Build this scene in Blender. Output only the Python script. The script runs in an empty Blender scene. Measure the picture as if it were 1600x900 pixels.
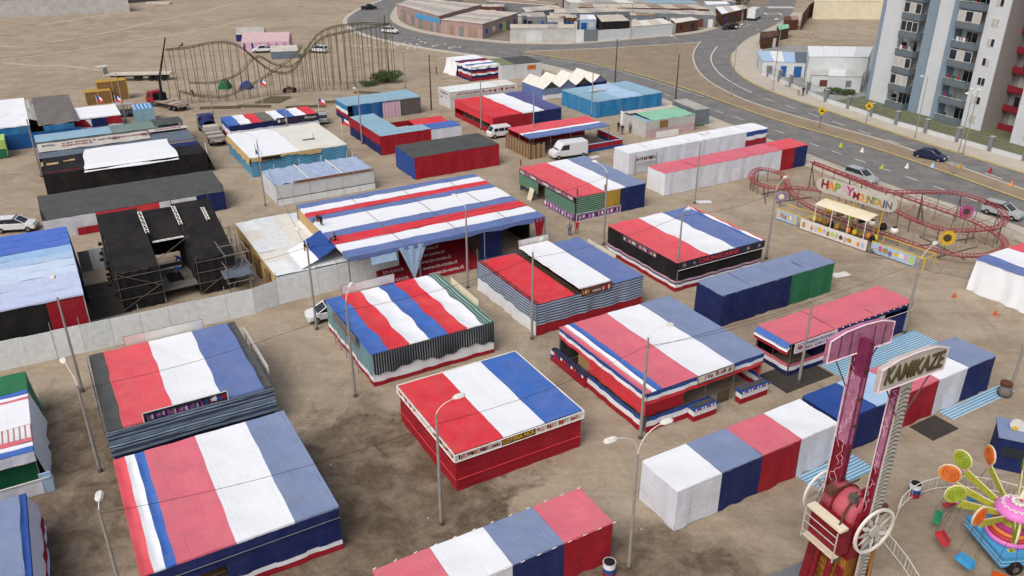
import bpy, bmesh, math, random
from math import sin, cos, pi, radians as R
from mathutils import Vector, Matrix, noise

random.seed(7)
scene = bpy.context.scene
C = scene.collection

# ---------------------------------------------------------------- camera, sky, sun, exposure
cam_data = bpy.data.cameras.new('camera')
cam_data.sensor_width = 36.0
cam_data.lens = 29.25
cam_data.clip_end = 3000
cam = bpy.data.objects.new('camera', cam_data)
cam.location = (0, 0, 36)
cam.rotation_euler = (R(64), 0, 0)
C.objects.link(cam)
scene.camera = cam

SUN_EL, SUN_AZ = R(52), R(214)          # azimuth clockwise from +Y
world = bpy.data.worlds.new('World')
scene.world = world
world.use_nodes = True
wn, wl = world.node_tree.nodes, world.node_tree.links
sky = wn.new('ShaderNodeTexSky')
sky.sky_type = 'NISHITA'
sky.sun_disc = False
sky.sun_elevation = SUN_EL
sky.sun_rotation = SUN_AZ
sky.air_density = 1.0
sky.dust_density = 6.0
sky.ozone_density = 1.0
hs = wn.new('ShaderNodeHueSaturation')
hs.inputs['Saturation'].default_value = 0.68
bg = wn['Background']
bg.inputs['Strength'].default_value = 0.15
wl.new(sky.outputs[0], hs.inputs['Color'])
wl.new(hs.outputs[0], bg.inputs['Color'])
sun_data = bpy.data.lights.new('sun', 'SUN')
sun_data.energy = 0.9
sun_data.angle = R(40)
sun_data.color = (1.0, 0.965, 0.92)
sun = bpy.data.objects.new('sun', sun_data)
sd = Vector((sin(SUN_AZ)*cos(SUN_EL), cos(SUN_AZ)*cos(SUN_EL), sin(SUN_EL)))
sun.rotation_euler = sd.to_track_quat('Z', 'Y').to_euler()
C.objects.link(sun)
vs = scene.view_settings
vs.view_transform = 'Standard'
vs.look = 'None'
vs.exposure = -0.08
vs.gamma = 1.0
vs.use_curve_mapping = False

# ---------------------------------------------------------------- materials
MATS = {}
def srgb(r, g, b):
    f = lambda c: ((c/255+0.055)/1.055)**2.4 if c > 10 else c/255/12.92
    return (f(r), f(g), f(b), 1)

def mat(name, col, rough=0.8, var=0.12, scale=1.5, bump=0.0, bscale=8.0, metal=0.0, stripe=None, spec=0.3, grain=0.0, dust=0.0):
    """procedural material: base colour broken up by noise, optional printed stripes (axis, period, colour, share)"""
    if name in MATS:
        return MATS[name]
    m = bpy.data.materials.new(name)
    m.use_nodes = True
    n, l = m.node_tree.nodes, m.node_tree.links
    b = n['Principled BSDF']
    b.inputs['Roughness'].default_value = rough
    b.inputs['Metallic'].default_value = metal
    b.inputs['Specular IOR Level'].default_value = spec
    tc = n.new('ShaderNodeTexCoord')
    nz = n.new('ShaderNodeTexNoise')
    nz.inputs['Scale'].default_value = scale
    nz.inputs['Detail'].default_value = 6
    nz.inputs['Roughness'].default_value = 0.65
    l.new(tc.outputs['Object'], nz.inputs['Vector'])
    rgb = n.new('ShaderNodeRGB')
    rgb.outputs[0].default_value = col
    src = rgb.outputs[0]
    if stripe:
        axis, per, c2, share = stripe
        sp = n.new('ShaderNodeSeparateXYZ')
        l.new(tc.outputs['Object'], sp.inputs[0])
        mu = n.new('ShaderNodeMath'); mu.operation = 'MULTIPLY'
        mu.inputs[1].default_value = 1.0/per
        l.new(sp.outputs[axis], mu.inputs[0])
        fr = n.new('ShaderNodeMath'); fr.operation = 'FRACT'
        l.new(mu.outputs[0], fr.inputs[0])
        lt = n.new('ShaderNodeMath'); lt.operation = 'LESS_THAN'
        lt.inputs[1].default_value = share
        l.new(fr.outputs[0], lt.inputs[0])
        mx = n.new('ShaderNodeMix'); mx.data_type = 'RGBA'
        l.new(lt.outputs[0], mx.inputs['Factor'])
        l.new(src, mx.inputs[6]); mx.inputs[7].default_value = c2
        src = mx.outputs[2]
    mp = n.new('ShaderNodeMapRange')
    mp.inputs['From Min'].default_value = 0.3
    mp.inputs['From Max'].default_value = 0.7
    mp.inputs['To Min'].default_value = 1-var
    mp.inputs['To Max'].default_value = 1+var*0.5
    l.new(nz.outputs['Fac'], mp.inputs['Value'])
    mx = n.new('ShaderNodeMix'); mx.data_type = 'RGBA'; mx.blend_type = 'MULTIPLY'
    mx.inputs['Factor'].default_value = 1
    l.new(src, mx.inputs[6]); l.new(mp.outputs[0], mx.inputs[7])
    outc = mx.outputs[2]
    if dust:
        n3 = n.new('ShaderNodeTexNoise'); n3.inputs['Scale'].default_value = 0.45; n3.inputs['Detail'].default_value = 7; n3.inputs['Roughness'].default_value = 0.7; n3.inputs['Distortion'].default_value = 0.8
        oi = n.new('ShaderNodeObjectInfo'); ad = n.new('ShaderNodeVectorMath'); l.new(tc.outputs['Object'], ad.inputs[0])
        sc = n.new('ShaderNodeMath'); sc.operation = 'MULTIPLY'; sc.inputs[1].default_value = 60.0; l.new(oi.outputs['Random'], sc.inputs[0]); l.new(sc.outputs[0], ad.inputs[1]); l.new(ad.outputs[0], n3.inputs['Vector'])
        m3 = n.new('ShaderNodeMapRange'); m3.inputs['From Min'].default_value = 0.42; m3.inputs['From Max'].default_value = 0.75; m3.inputs['To Max'].default_value = dust
        l.new(n3.outputs['Fac'], m3.inputs['Value'])
        md = n.new('ShaderNodeMix'); md.data_type = 'RGBA'; l.new(m3.outputs[0], md.inputs['Factor']); l.new(outc, md.inputs[6]); md.inputs[7].default_value = srgb(176, 160, 138)
        outc = md.outputs[2]
    l.new(outc, b.inputs['Base Color'])
    if bump:
        n2 = n.new('ShaderNodeTexNoise')
        n2.inputs['Scale'].default_value = bscale
        n2.inputs['Detail'].default_value = 5
        l.new(tc.outputs['Object'], n2.inputs['Vector'])
        bp = n.new('ShaderNodeBump')
        bp.inputs['Strength'].default_value = bump
        bp.inputs['Distance'].default_value = 0.1
        hgt = n2.outputs['Fac']
        if dust and not stripe:
            # packing creases pressed into the cloth
            sx = n.new('ShaderNodeSeparateXYZ'); wob = n.new('ShaderNodeVectorMath'); wob.operation = 'MULTIPLY_ADD'
            wob.inputs[1].default_value = (0.25, 0.25, 0.25); l.new(nz.outputs['Color'], wob.inputs[0]); l.new(tc.outputs['Object'], wob.inputs[2]); l.new(wob.outputs[0], sx.inputs[0])
            for ax_, per in ((0, 1.35), (1, 1.15), (2, 1.0)):
                q1 = n.new('ShaderNodeMath'); q1.operation = 'PINGPONG'; q1.inputs[1].default_value = per/2; l.new(sx.outputs[ax_], q1.inputs[0])
                q2 = n.new('ShaderNodeMapRange'); q2.inputs['From Min'].default_value = 0.0; q2.inputs['From Max'].default_value = 0.07; q2.inputs['To Min'].default_value = -0.22; q2.inputs['To Max'].default_value = 0.0
                l.new(q1.outputs[0], q2.inputs['Value'])
                q3 = n.new('ShaderNodeMath'); q3.operation = 'ADD'; l.new(hgt, q3.inputs[0]); l.new(q2.outputs[0], q3.inputs[1]); hgt = q3.outputs[0]
        l.new(hgt, bp.inputs['Height'])
        l.new(bp.outputs[0], b.inputs['Normal'])
    MATS[name] = m
    return m

def cloth(name, r, g, b, **k):
    k.setdefault('rough', 0.75); k.setdefault('var', 0.10); k.setdefault('scale', 0.9)
    k.setdefault('bump', 0.45); k.setdefault('bscale', 2.0); k.setdefault('dust', 0.16 if r+g+b > 330 else 0.05)
    return mat(name, srgb(r, g, b), **k)

cloth('red', 214, 54, 66); cloth('pink', 214, 108, 124); cloth('salmon', 222, 86, 98)
cloth('white', 232, 235, 240, var=0.03, dust=0.07, bump=0.3); cloth('offwhite', 222, 220, 210)
cloth('blue', 62, 106, 184); cloth('periwinkle', 98, 120, 174); cloth('greyblue', 124, 140, 174)
cloth('whitewall', 218, 222, 232, var=0.08); cloth('royal', 36, 74, 146); cloth('navy', 20, 36, 92); cloth('dkred', 158, 22, 40); cloth('paleblue', 168, 196, 226)  # paleblue serves pale cloth, and white cloth with bluish shade in the colour
cloth('skyblue', 140, 176, 196); cloth('tarpblue', 42, 128, 182); cloth('tarpdeep', 30, 92, 156)
cloth('green', 36, 112, 76); cloth('mint', 138, 196, 166); cloth('gold', 180, 144, 56)
cloth('black', 26, 25, 28, rough=0.9); cloth('charcoal', 78, 80, 80, var=0.2); cloth('netgrey', 112, 108, 104, var=0.2)
cloth('greygreen', 112, 134, 128); cloth('slate', 96, 108, 122); cloth('lilac', 206, 168, 190); cloth('cream', 226, 216, 190)
cloth('tan', 190, 160, 110); cloth('brown', 142, 108, 66); cloth('lightgreen', 176, 206, 110); cloth('olive', 120, 128, 96)
cloth('teal_stripe', 62, 116, 128, stripe=(2, 0.24, srgb(168, 190, 196), 0.35))
cloth('grey_stripe', 66, 82, 112, stripe=(2, 0.26, srgb(176, 188, 204), 0.45))
cloth('green_stripe', 48, 96, 76, stripe=(2, 0.24, srgb(150, 186, 164), 0.3))
cloth('greenroof_stripe', 64, 100, 96, stripe=(0, 0.30, srgb(150, 176, 166), 0.4))
cloth('blue_stripe', 40, 118, 160, stripe=(2, 0.22, srgb(116, 176, 204), 0.4))
cloth('ground_stripe', 84, 146, 184, stripe=(1, 0.26, srgb(178, 204, 220), 0.5))
cloth('pleat_stripe', 30, 34, 42, stripe=(0, 0.22, srgb(120, 128, 134), 0.3))  # black and pale stripes are the pleated curtain's own colours
cloth('ridge_stripe', 36, 48, 76, stripe=(2, 0.28, srgb(120, 142, 166), 0.5))
cloth('pink_strips', 226, 226, 230, stripe=(0, 0.34, srgb(170, 120, 124), 0.3))
mat('sign_white', srgb(220, 216, 212), 0.5)
mat('steel', srgb(150, 152, 152), 0.45, metal=0.6); mat('pole', srgb(150, 146, 140), 0.7, var=0.2, scale=3)
mat('pole_dark', srgb(96, 90, 84), 0.8, var=0.25); mat('wood', srgb(120, 92, 62), 0.9, var=0.3, scale=4)
mat('wood_dark', srgb(84, 66, 50), 0.9, var=0.3, scale=4); mat('plank', srgb(158, 126, 88), 0.9, var=0.3, scale=5)
mat('lamp_white', srgb(226, 224, 216), 0.4); mat('dark', srgb(30, 29, 31), 0.8)
mat('white_panel', srgb(232, 236, 236), 0.55, var=0.16, scale=2.0)
mat('white_panel_b', srgb(222, 227, 228), 0.55, var=0.18, scale=2.4)
mat('wall_white', srgb(206, 210, 212), 0.8, var=0.12, scale=0.6); mat('wall_grey', srgb(128, 130, 132), 0.9, var=0.2)
mat('brick_wall', srgb(96, 92, 90), 0.95, var=0.25, scale=0.8); mat('apt_white', srgb(206, 210, 214), 0.85, var=0.07, scale=0.4)
mat('apt_blue', srgb(132, 150, 166), 0.85, var=0.1, scale=0.4); mat('apt_grey', srgb(104, 116, 124), 0.85, var=0.1)
mat('apt_red', srgb(136, 36, 48), 0.85, var=0.1); mat('apt_shade', srgb(150, 146, 144), 0.85, var=0.1)  # apt_shade: shade of walls turned from the sun, put into the colour
mat('glass', srgb(38, 46, 56), 0.08, var=0.3, spec=0.6); mat('curtain', srgb(188, 186, 182), 0.8, var=0.2)
mat('roof_tan', srgb(200, 190, 176), 0.8, var=0.22, scale=0.35); mat('roof_grey', srgb(176, 172, 166), 0.8, var=0.25, scale=0.4)
mat('roof_brown', srgb(160, 138, 120), 0.85, var=0.3, scale=0.4); mat('pinkboard', srgb(172, 146, 142), 0.85, var=0.2, scale=0.8)
mat('rust', srgb(104, 66, 54), 0.9, var=0.3); mat('plaster_dirty', srgb(190, 190, 186), 0.9, var=0.2, scale=0.5)
mat('blue_panel', srgb(92, 160, 205), 0.7); mat('shop_grey', srgb(120, 128, 134), 0.8, var=0.25)
mat('track_red', srgb(156, 74, 78), 0.5, var=0.25); mat('track_green', srgb(104, 96, 74), 0.8, var=0.25)
mat('yellow', srgb(222, 186, 44), 0.5, var=0.15); mat('lime', srgb(178, 184, 62), 0.4, var=0.12); mat('orange', srgb(224, 136, 66), 0.4, var=0.12)
mat('limedark', srgb(124, 158, 44), 0.4); mat('orangedark', srgb(206, 88, 30), 0.4)
mat('candy_pink', srgb(226, 124, 200), 0.35, var=0.06); mat('candy_blue', srgb(72, 160, 210), 0.4, var=0.1); mat('magenta', srgb(176, 60, 130), 0.4)
mat('kami_pink', srgb(178, 116, 148), 0.5, var=0.4, scale=2.5); mat('kami_top', srgb(128, 46, 86), 0.5, var=0.4, scale=2.5); mat('kami_red', srgb(132, 26, 42), 0.5, var=0.4, scale=3)
mat('kami_lite', srgb(232, 206, 214), 0.5, var=0.15); mat('rubber', srgb(28, 28, 28), 0.9)
mat('seat_green', srgb(52, 150, 112), 0.5); mat('seat_red', srgb(190, 64, 70), 0.5); mat('bulb', srgb(96, 84, 56), 0.6, var=0.5, scale=20)
mat('leaf', srgb(74, 92, 52), 0.9, var=0.4, scale=3); mat('skin', srgb(168, 120, 96), 0.6); mat('hair', srgb(30, 24, 22), 0.7)
mat('sheet_tan', srgb(206, 190, 156), 0.8, var=0.3, scale=1.2); mat('flesh_canvas', srgb(196, 170, 170), 0.8, var=0.15)
mat('paint_white', srgb(214, 212, 206), 0.7, var=0.2, scale=3); mat('paint_yellow', srgb(186, 170, 118), 0.8, var=0.3, scale=3)
mat('print_mix', srgb(120, 96, 120), 0.5, var=0.7, scale=6); mat('print_dark', srgb(58, 54, 74), 0.5, var=0.7, scale=5)
mat('print_purple', srgb(150, 120, 170), 0.5, var=0.8, scale=5); mat('print_red', srgb(136, 24, 38), 0.6, var=0.3)  # print_red darkened for the shade under the stage canopy
mat('gravestone', srgb(190, 186, 178), 0.9, var=0.2); mat('mat_black', srgb(66, 62, 58), 0.95, var=0.25, scale=2)

# ---------------------------------------------------------------- mesh helpers
class MB:
    """collects simple shapes in one mesh"""
    def __init__(s): s.v = []; s.f = []; s.m = []; s.mi = 0
    def add(s, vs, fs):
        o = len(s.v); s.v += [tuple(p) for p in vs]
        for f in fs: s.f.append([i+o for i in f]); s.m.append(s.mi)
        return s
    def box(s, x0, y0, z0, x1, y1, z1):
        vs = [(x, y, z) for z in (z0, z1) for y in (y0, y1) for x in (x0, x1)]
        return s.add(vs, [(0, 2, 3, 1), (4, 5, 7, 6), (0, 1, 5, 4), (2, 6, 7, 3), (0, 4, 6, 2), (1, 3, 7, 5)])
    def tube(s, pts, r, n=6, r2=None, cap=True):
        pts = [Vector(p) for p in pts]; k = len(pts); vs = []
        for i, p in enumerate(pts):
            d = (pts[min(i+1, k-1)]-pts[max(i-1, 0)])
            d = d.normalized() if d.length > 1e-9 else Vector((0, 0, 1))
            u = d.cross(Vector((0, 0, 1)))
            if u.length < 1e-3: u = Vector((1, 0, 0))
            u.normalize(); w = d.cross(u)
            rr = r if r2 is None else r+(r2-r)*i/max(1, k-1)
            for j in range(n):
                a = 2*pi*j/n; vs.append(p+u*(rr*cos(a))+w*(rr*sin(a)))
        fs = [(i*n+j, i*n+(j+1) % n, (i+1)*n+(j+1) % n, (i+1)*n+j) for i in range(k-1) for j in range(n)]
        if cap: fs += [tuple(range(n))[::-1], tuple((k-1)*n+j for j in range(n))]
        return s.add(vs, fs)
    def lathe(s, prof, n=16, c=(0, 0, 0), ax='z', ring=False):
        if ring: prof = list(prof)+[prof[0]]
        vs = []; k = len(prof)
        for r, z in prof:
            for j in range(n):
                a = 2*pi*j/n; p = (r*cos(a), r*sin(a), z)
                if ax == 'x': p = (p[2], p[0], p[1])
                if ax == 'y': p = (p[0], p[2], p[1])
                vs.append((p[0]+c[0], p[1]+c[1], p[2]+c[2]))
        fs = [(i*n+j, i*n+(j+1) % n, (i+1)*n+(j+1) % n, (i+1)*n+j) for i in range(k-1) for j in range(n)]
        if not ring: fs += [tuple(range(n))[::-1], tuple((k-1)*n+j for j in range(n))]
        return s.add(vs, fs)
    def prism(s, poly, z0, z1):
        n = len(poly)
        ar = sum(poly[i][0]*poly[(i+1) % n][1]-poly[(i+1) % n][0]*poly[i][1] for i in range(n))
        if ar < 0: poly = poly[::-1]
        vs = [(p[0], p[1], z0) for p in poly]+[(p[0], p[1], z1) for p in poly]
        fs = [tuple(range(n))[::-1], tuple(range(n, 2*n))]+[(i, (i+1) % n, n+(i+1) % n, n+i) for i in range(n)]
        return s.add(vs, fs)
    def grid(s, fn, nu, nv):
        vs = [fn(i/nu, j/nv) for j in range(nv+1) for i in range(nu+1)]
        fs = [(j*(nu+1)+i, j*(nu+1)+i+1, (j+1)*(nu+1)+i+1, (j+1)*(nu+1)+i) for j in range(nv) for i in range(nu)]
        return s.add(vs, fs)
    def build(s, name, m, parent=None, smooth=False, loc=None, rz=None):
        me = bpy.data.meshes.new(name)
        me.from_pydata(s.v, [], s.f)
        for mm in (m if isinstance(m, (list, tuple)) else [m]):
            me.materials.append(MATS[mm] if isinstance(mm, str) else mm)
        if any(s.m): me.polygons.foreach_set('material_index', s.m)
        if smooth: me.polygons.foreach_set('use_smooth', [True]*len(me.polygons))
        me.update()
        o = bpy.data.objects.new(name, me)
        C.objects.link(o)
        if parent is not None: o.parent = parent
        if loc is not None: o.location = loc
        if rz is not None: o.rotation_euler = (0, 0, rz)
        return o

def tag(o, label, cat, group=None):
    o['label'] = label; o['category'] = cat
    if group: o['group'] = group
    return o
def thing(name, label, cat, loc=(0, 0, 0), rz=0.0, group=None):
    o = bpy.data.objects.new(name, None)
    o.empty_display_size = 0.5
    C.objects.link(o)
    o.location = loc if len(loc) == 3 else (loc[0], loc[1], 0)
    o.rotation_euler = (0, 0, rz)
    return tag(o, label, cat, group)
def structure(o): o['kind'] = 'structure'; return o
def dup(root, loc, rz, label, group=None):
    def cp(o, par):
        c = o.copy(); C.objects.link(c)
        if par is not None: c.parent = par
        for ch in o.children: cp(ch, c)
        return c
    r = cp(root, None)
    r.location = loc; r.rotation_euler = (0, 0, rz); r['label'] = label
    if group: r['group'] = group
    return r
def text_mesh(name, txt, size, m, parent, loc, rot, extrude=0.01, width=None, shear=0.0, bold=0.012):
    cu = bpy.data.curves.new(name, 'FONT')
    cu.body = txt; cu.size = size; cu.extrude = extrude; cu.align_x = 'CENTER'; cu.align_y = 'CENTER'
    cu.resolution_u = 2; cu.shear = shear; cu.offset = bold*size
    tmp = bpy.data.objects.new(name, cu); C.objects.link(tmp)
    bpy.context.view_layer.update()
    me = bpy.data.meshes.new_from_object(tmp)
    bpy.data.objects.remove(tmp)
    me.name = name; me.materials.clear(); me.materials.append(MATS[m])
    if width and len(me.vertices):
        xs = [v.co.x for v in me.vertices]; w = max(xs)-min(xs)
        if w > 0:
            for v in me.vertices: v.co.x *= width/w
    o = bpy.data.objects.new(name, me); C.objects.link(o)
    o.parent = parent; o.location = loc; o.rotation_euler = rot
    return o
def nz(x, y, z=0.0, s=1.0): return noise.noise(Vector((x*s, y*s, z*s)))
GRID = R(30)                                     # the stalls stand on one grid
AX = Vector((cos(GRID), sin(GRID), 0)); AY = Vector((-sin(GRID), cos(GRID), 0))

# ---------------------------------------------------------------- ground, road, pavements
def ground_material():
    m = bpy.data.materials.new('sandy_ground'); m.use_nodes = True
    n, l = m.node_tree.nodes, m.node_tree.links
    b = n['Principled BSDF']; b.inputs['Roughness'].default_value = 0.95; b.inputs['Specular IOR Level'].default_value = 0.15
    tc = n.new('ShaderNodeTexCoord')
    def noise_(sc, det=8, rough=0.6, dist=0.0, stretch=None):
        t = n.new('ShaderNodeTexNoise'); t.inputs['Scale'].default_value = sc; t.inputs['Detail'].default_value = det
        t.inputs['Roughness'].default_value = rough; t.inputs['Distortion'].default_value = dist
        if stretch:
            mp = n.new('ShaderNodeMapping'); mp.inputs['Rotation'].default_value = (0, 0, stretch[0]); mp.inputs['Scale'].default_value = (stretch[1], stretch[2], 1)
            l.new(tc.outputs['Object'], mp.inputs['Vector']); l.new(mp.outputs[0], t.inputs['Vector'])
        else: l.new(tc.outputs['Object'], t.inputs['Vector'])
        return t
    def ramp(src, a, c, lo=0.0, hi=1.0):
        r = n.new('ShaderNodeMapRange'); r.inputs['From Min'].default_value = a; r.inputs['From Max'].default_value = c
        r.inputs['To Min'].default_value = lo; r.inputs['To Max'].default_value = hi
        l.new(src, r.inputs['Value']); return r.outputs[0]
    def mix(f, a, c, blend='MIX'):
        x = n.new('ShaderNodeMix'); x.data_type = 'RGBA'; x.blend_type = blend
        if isinstance(f, float): x.inputs['Factor'].default_value = f
        else: l.new(f, x.inputs['Factor'])
        for s, v in ((6, a), (7, c)):
            if isinstance(v, tuple): x.inputs[s].default_value = v
            else: l.new(v, x.inputs[s])
        return x.outputs[2]
    def math_(op, a, c):
        x = n.new('ShaderNodeMath'); x.operation = op; x.use_clamp = True
        for i, v in enumerate((a, c)):
            if isinstance(v, (int, float)): x.inputs[i].default_value = v
            else: l.new(v, x.inputs[i])
        return x.outputs[0]
    base = mix(ramp(noise_(0.05).outputs['Fac'], 0.35, 0.65), srgb(168, 153, 133), srgb(150, 135, 115))
    base = mix(ramp(noise_(0.35, 9, 0.7).outputs['Fac'], 0.35, 0.7), base, srgb(180, 166, 147))
    # damp, trodden earth: irregular patches between the stalls
    def patch(cx, cy, rx, ry, soft):
        mp = n.new('ShaderNodeMapping'); mp.inputs['Location'].default_value = (-cx/rx, -cy/ry, 0); mp.inputs['Scale'].default_value = (1/rx, 1/ry, 0)
        l.new(tc.outputs['Object'], mp.inputs['Vector'])
        ln = n.new('ShaderNodeVectorMath'); ln.operation = 'LENGTH'; l.new(mp.outputs[0], ln.inputs[0])
        nn = noise_(0.2, 10, 0.68, 0.9)
        s = n.new('ShaderNodeMath'); s.operation = 'ADD'; l.new(ln.outputs['Value'], s.inputs[0])
        k = ramp(nn.outputs['Fac'], 0.25, 0.75, -0.5, 0.5); l.new(k, s.inputs[1])
        return ramp(s.outputs[0], 1.0+soft, 1.0-soft)
    damp = patch(-9.0, 43.0, 9.0, 10.0, 0.14)
    damp = math_('MAXIMUM', damp, patch(-29.5, 44, 7.5, 13, 0.3))
    damp = math_('MAXIMUM', damp, patch(9, 35, 7, 4.5, 0.3))
    damp = math_('MULTIPLY', damp, ramp(noise_(0.5, 10, 0.72, 0.8).outputs['Fac'], 0.34, 0.62, 0.4, 1.0))
    blot = ramp(noise_(0.22, 6, 0.7, 0.8).outputs['Fac'], 0.58, 0.74)
    base = mix(math_('MULTIPLY', blot, 0.5), base, srgb(108, 93, 75))
    blot2 = ramp(noise_(0.075, 9, 0.7, 1.2).outputs['Fac'], 0.5, 0.62)
    base = mix(math_('MULTIPLY', blot2, 0.4), base, srgb(126, 110, 91))
    pale = ramp(noise_(0.11, 8, 0.66, 0.7).outputs['Fac'], 0.6, 0.7)
    base = mix(math_('MULTIPLY', pale, 0.5), base, srgb(178, 165, 146))
    spot = ramp(noise_(1.1, 6, 0.6, 0.5).outputs['Fac'], 0.66, 0.72)
    base = mix(math_('MULTIPLY', spot, 0.35), base, srgb(92, 78, 62))
    # vehicle tracks drawn out along the lanes
    tr = ramp(noise_(0.5, 5, 0.6, 0.3, (-R(30), 0.16, 2.2)).outputs['Fac'], 0.5, 0.75)
    base = mix(math_('MULTIPLY', tr, 0.28), base, srgb(118, 103, 84))
    tr2 = ramp(noise_(0.14, 7, 0.65, 0.6, (R(10), 0.22, 1.8)).outputs['Fac'], 0.5, 0.72)
    base = mix(math_('MULTIPLY', tr2, 0.28), base, srgb(118, 102, 84))
    tr3 = ramp(noise_(0.6, 6, 0.6, 0.2, (R(60), 0.12, 2.6)).outputs['Fac'], 0.54, 0.7)
    base = mix(math_('MULTIPLY', tr3, 0.14), base, srgb(184, 170, 150))
    base = mix(math_('MULTIPLY', damp, 0.92), base, srgb(86, 72, 58))
    fine = ramp(noise_(2.2, 10, 0.8).outputs['Fac'], 0.25, 0.75, 0.74, 1.16)
    base = mix(1.0, base, fine, 'MULTIPLY')
    l.new(base, b.inputs['Base Color'])
    bp = n.new('ShaderNodeBump'); bp.inputs['Strength'].default_value = 0.5; bp.inputs['Distance'].default_value = 0.25
    l.new(noise_(1.2, 9, 0.7).outputs['Fac'], bp.inputs['Height']); l.new(bp.outputs[0], b.inputs['Normal'])
    MATS['ground'] = m
ground_material()
mat('asphalt', srgb(116, 117, 118), 0.9, var=0.28, scale=0.3, spec=0.2, dust=0.35)
mat('pavement', srgb(186, 178, 164), 0.9, var=0.14, scale=0.5); mat('kerb', srgb(190, 184, 172), 0.9, var=0.15, scale=1)
mat('island_dirt', srgb(148, 132, 112), 0.95, var=0.22, scale=0.25, bump=0.4, bscale=1.5)
mat('lawn', srgb(108, 112, 84), 0.95, var=0.3, scale=0.6); mat('yard', srgb(150, 150, 146), 0.9, var=0.2, scale=0.3)
mat('chalk', srgb(198, 184, 162), 0.95, var=0.2, scale=1)

structure(MB().grid(lambda u, v: (-900+1800*u, -150+1650*v, 0), 6, 6).build('ground', 'ground'))

def flat(name, poly, z, m, parent=None, kind=True):
    o = MB().add([(p[0], p[1], z) for p in poly], [tuple(range(len(poly)))]).build(name, m, parent)
    # ngon facing up
    if o.data.polygons[0].normal.z < 0: o.data.flip_normals()
    return structure(o) if kind else o
def slab(name, poly, z0, z1, m, parent=None):
    o = MB().prism(poly, z0, z1).build(name, m, parent)
    return structure(o) if parent is None else o
def offset(pts, d):
    out = []
    for i, p in enumerate(pts):
        a = Vector(pts[max(i-1, 0)]); c = Vector(pts[min(i+1, len(pts)-1)])
        t = (c-a).normalized(); nrm = Vector((-t.y, t.x))
        out.append(tuple(Vector(p)+nrm*d))
    return out
def smooth(pts, k=2):
    for _ in range(k):
        q = [pts[0]]
        for a, c in zip(pts, pts[1:]):
            q += [(a[0]*.75+c[0]*.25, a[1]*.75+c[1]*.25), (a[0]*.25+c[0]*.75, a[1]*.25+c[1]*.75)]
        pts = q+[pts[-1]]
    return pts
def ribbon(name, pts, w, z0, z1, m, parent=None, side=0.5):
    return slab(name, offset(pts, w*side)+offset(pts, -w*(1-side))[::-1], z0, z1, m, parent)

near_edge = smooth([(-37.69, 323.12), (-43.52, 297.20), (-48.05, 272.03), (-48.46, 253.09), (-45.18, 238.72), (-37.39, 222.78), (-23.37, 207.82), (-11.21, 198.57), (0.00, 191.55), (7.05, 186.39), (14.11, 176.81), (19.19, 167.50), (25.48, 157.97), (31.29, 147.00), (35.93, 135.28), (43.80, 118.10), (49.08, 105.69), (53.85, 98.53), (58.96, 90.11), (65.23, 76.79)])
far_kerb = smooth([(105.05, 323.12), (86.56, 266.35), (77.52, 248.13), (65.67, 227.87), (59.42, 217.89), (52.48, 201.84), (48.57, 187.84), (47.03, 172.98), (49.14, 160.12), (55.78, 143.79), (62.42, 126.89), (70.57, 110.03), (80.25, 87.96)])
town_edge = smooth([(-28.26, 323.12), (-37.91, 290.51), (-36.98, 259.56), (-34.22, 245.71), (-27.62, 232.10), (-16.48, 220.80), (-7.40, 215.06), (0.00, 211.38), (15.77, 210.48), (30.12, 217.89), (49.84, 226.83), (57.86, 237.59), (70.36, 253.09), (79.68, 273.49), (96.10, 323.12)])
road = flat('road', near_edge+far_kerb[::-1]+town_edge[::-1], 0.01, 'asphalt')
island_top = [(3.32, 201.01), (24.74, 206.08), (46.27, 213.20)]
island_right = smooth([(47.41, 214.12), (42.76, 200.19), (40.19, 186.39), (39.13, 171.12), (41.49, 156.39), (45.25, 146.07), (53.81, 132.12), (58.20, 125.12), (66.61, 102.87), (75.44, 81.63)])
island_low = smooth([(2.26, 200.19), (8.36, 194.61), (20.86, 183.56), (29.16, 169.90), (36.08, 156.39), (43.30, 138.99), (52.88, 124.07), (57.60, 114.69), (64.21, 98.53), (72.34, 77.56)])
isl = slab('traffic_island', island_low+island_right[::-1]+island_top[::-1], 0.0, 0.13, 'island_dirt')
MATS['kerb_yellow'] = MATS['paint_yellow']
ribbon('island_kerb', island_top, 0.45, 0, 0.16, 'kerb', side=0.0)
ribbon('island_kerb', island_right, 0.4, 0, 0.16, 'kerb', side=0.0)
ribbon('island_kerb', island_low, 0.4, 0, 0.16, 'paint_yellow', side=1.0)
k0 = 16
slab('pavement', offset(near_edge[34:], 0.0)+offset(near_edge[34:], -4.2)[::-1], 0, 0.13, 'pavement')
ribbon('kerb', near_edge[:36], 1.3, 0, 0.14, 'kerb', side=0.0)
slab('pavement', far_kerb[6:]+offset(far_kerb[6:], 4.6)[::-1], 0, 0.13, 'pavement')
ribbon('kerb', far_kerb[22:], 0.35, 0, 0.15, 'paint_yellow', side=0.0)
slab('pavement', offset(town_edge[4:46], 0.2)+offset(town_edge[4:46], 2.6)[::-1], 0, 0.13, 'pavement')
flat('forecourt', [(48.57, 187.84), (61.67, 214.12), (56.40, 186.39), (55.13, 165.74), (49.14, 160.12), (47.03, 172.98)], 0.135, 'pavement')
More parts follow.
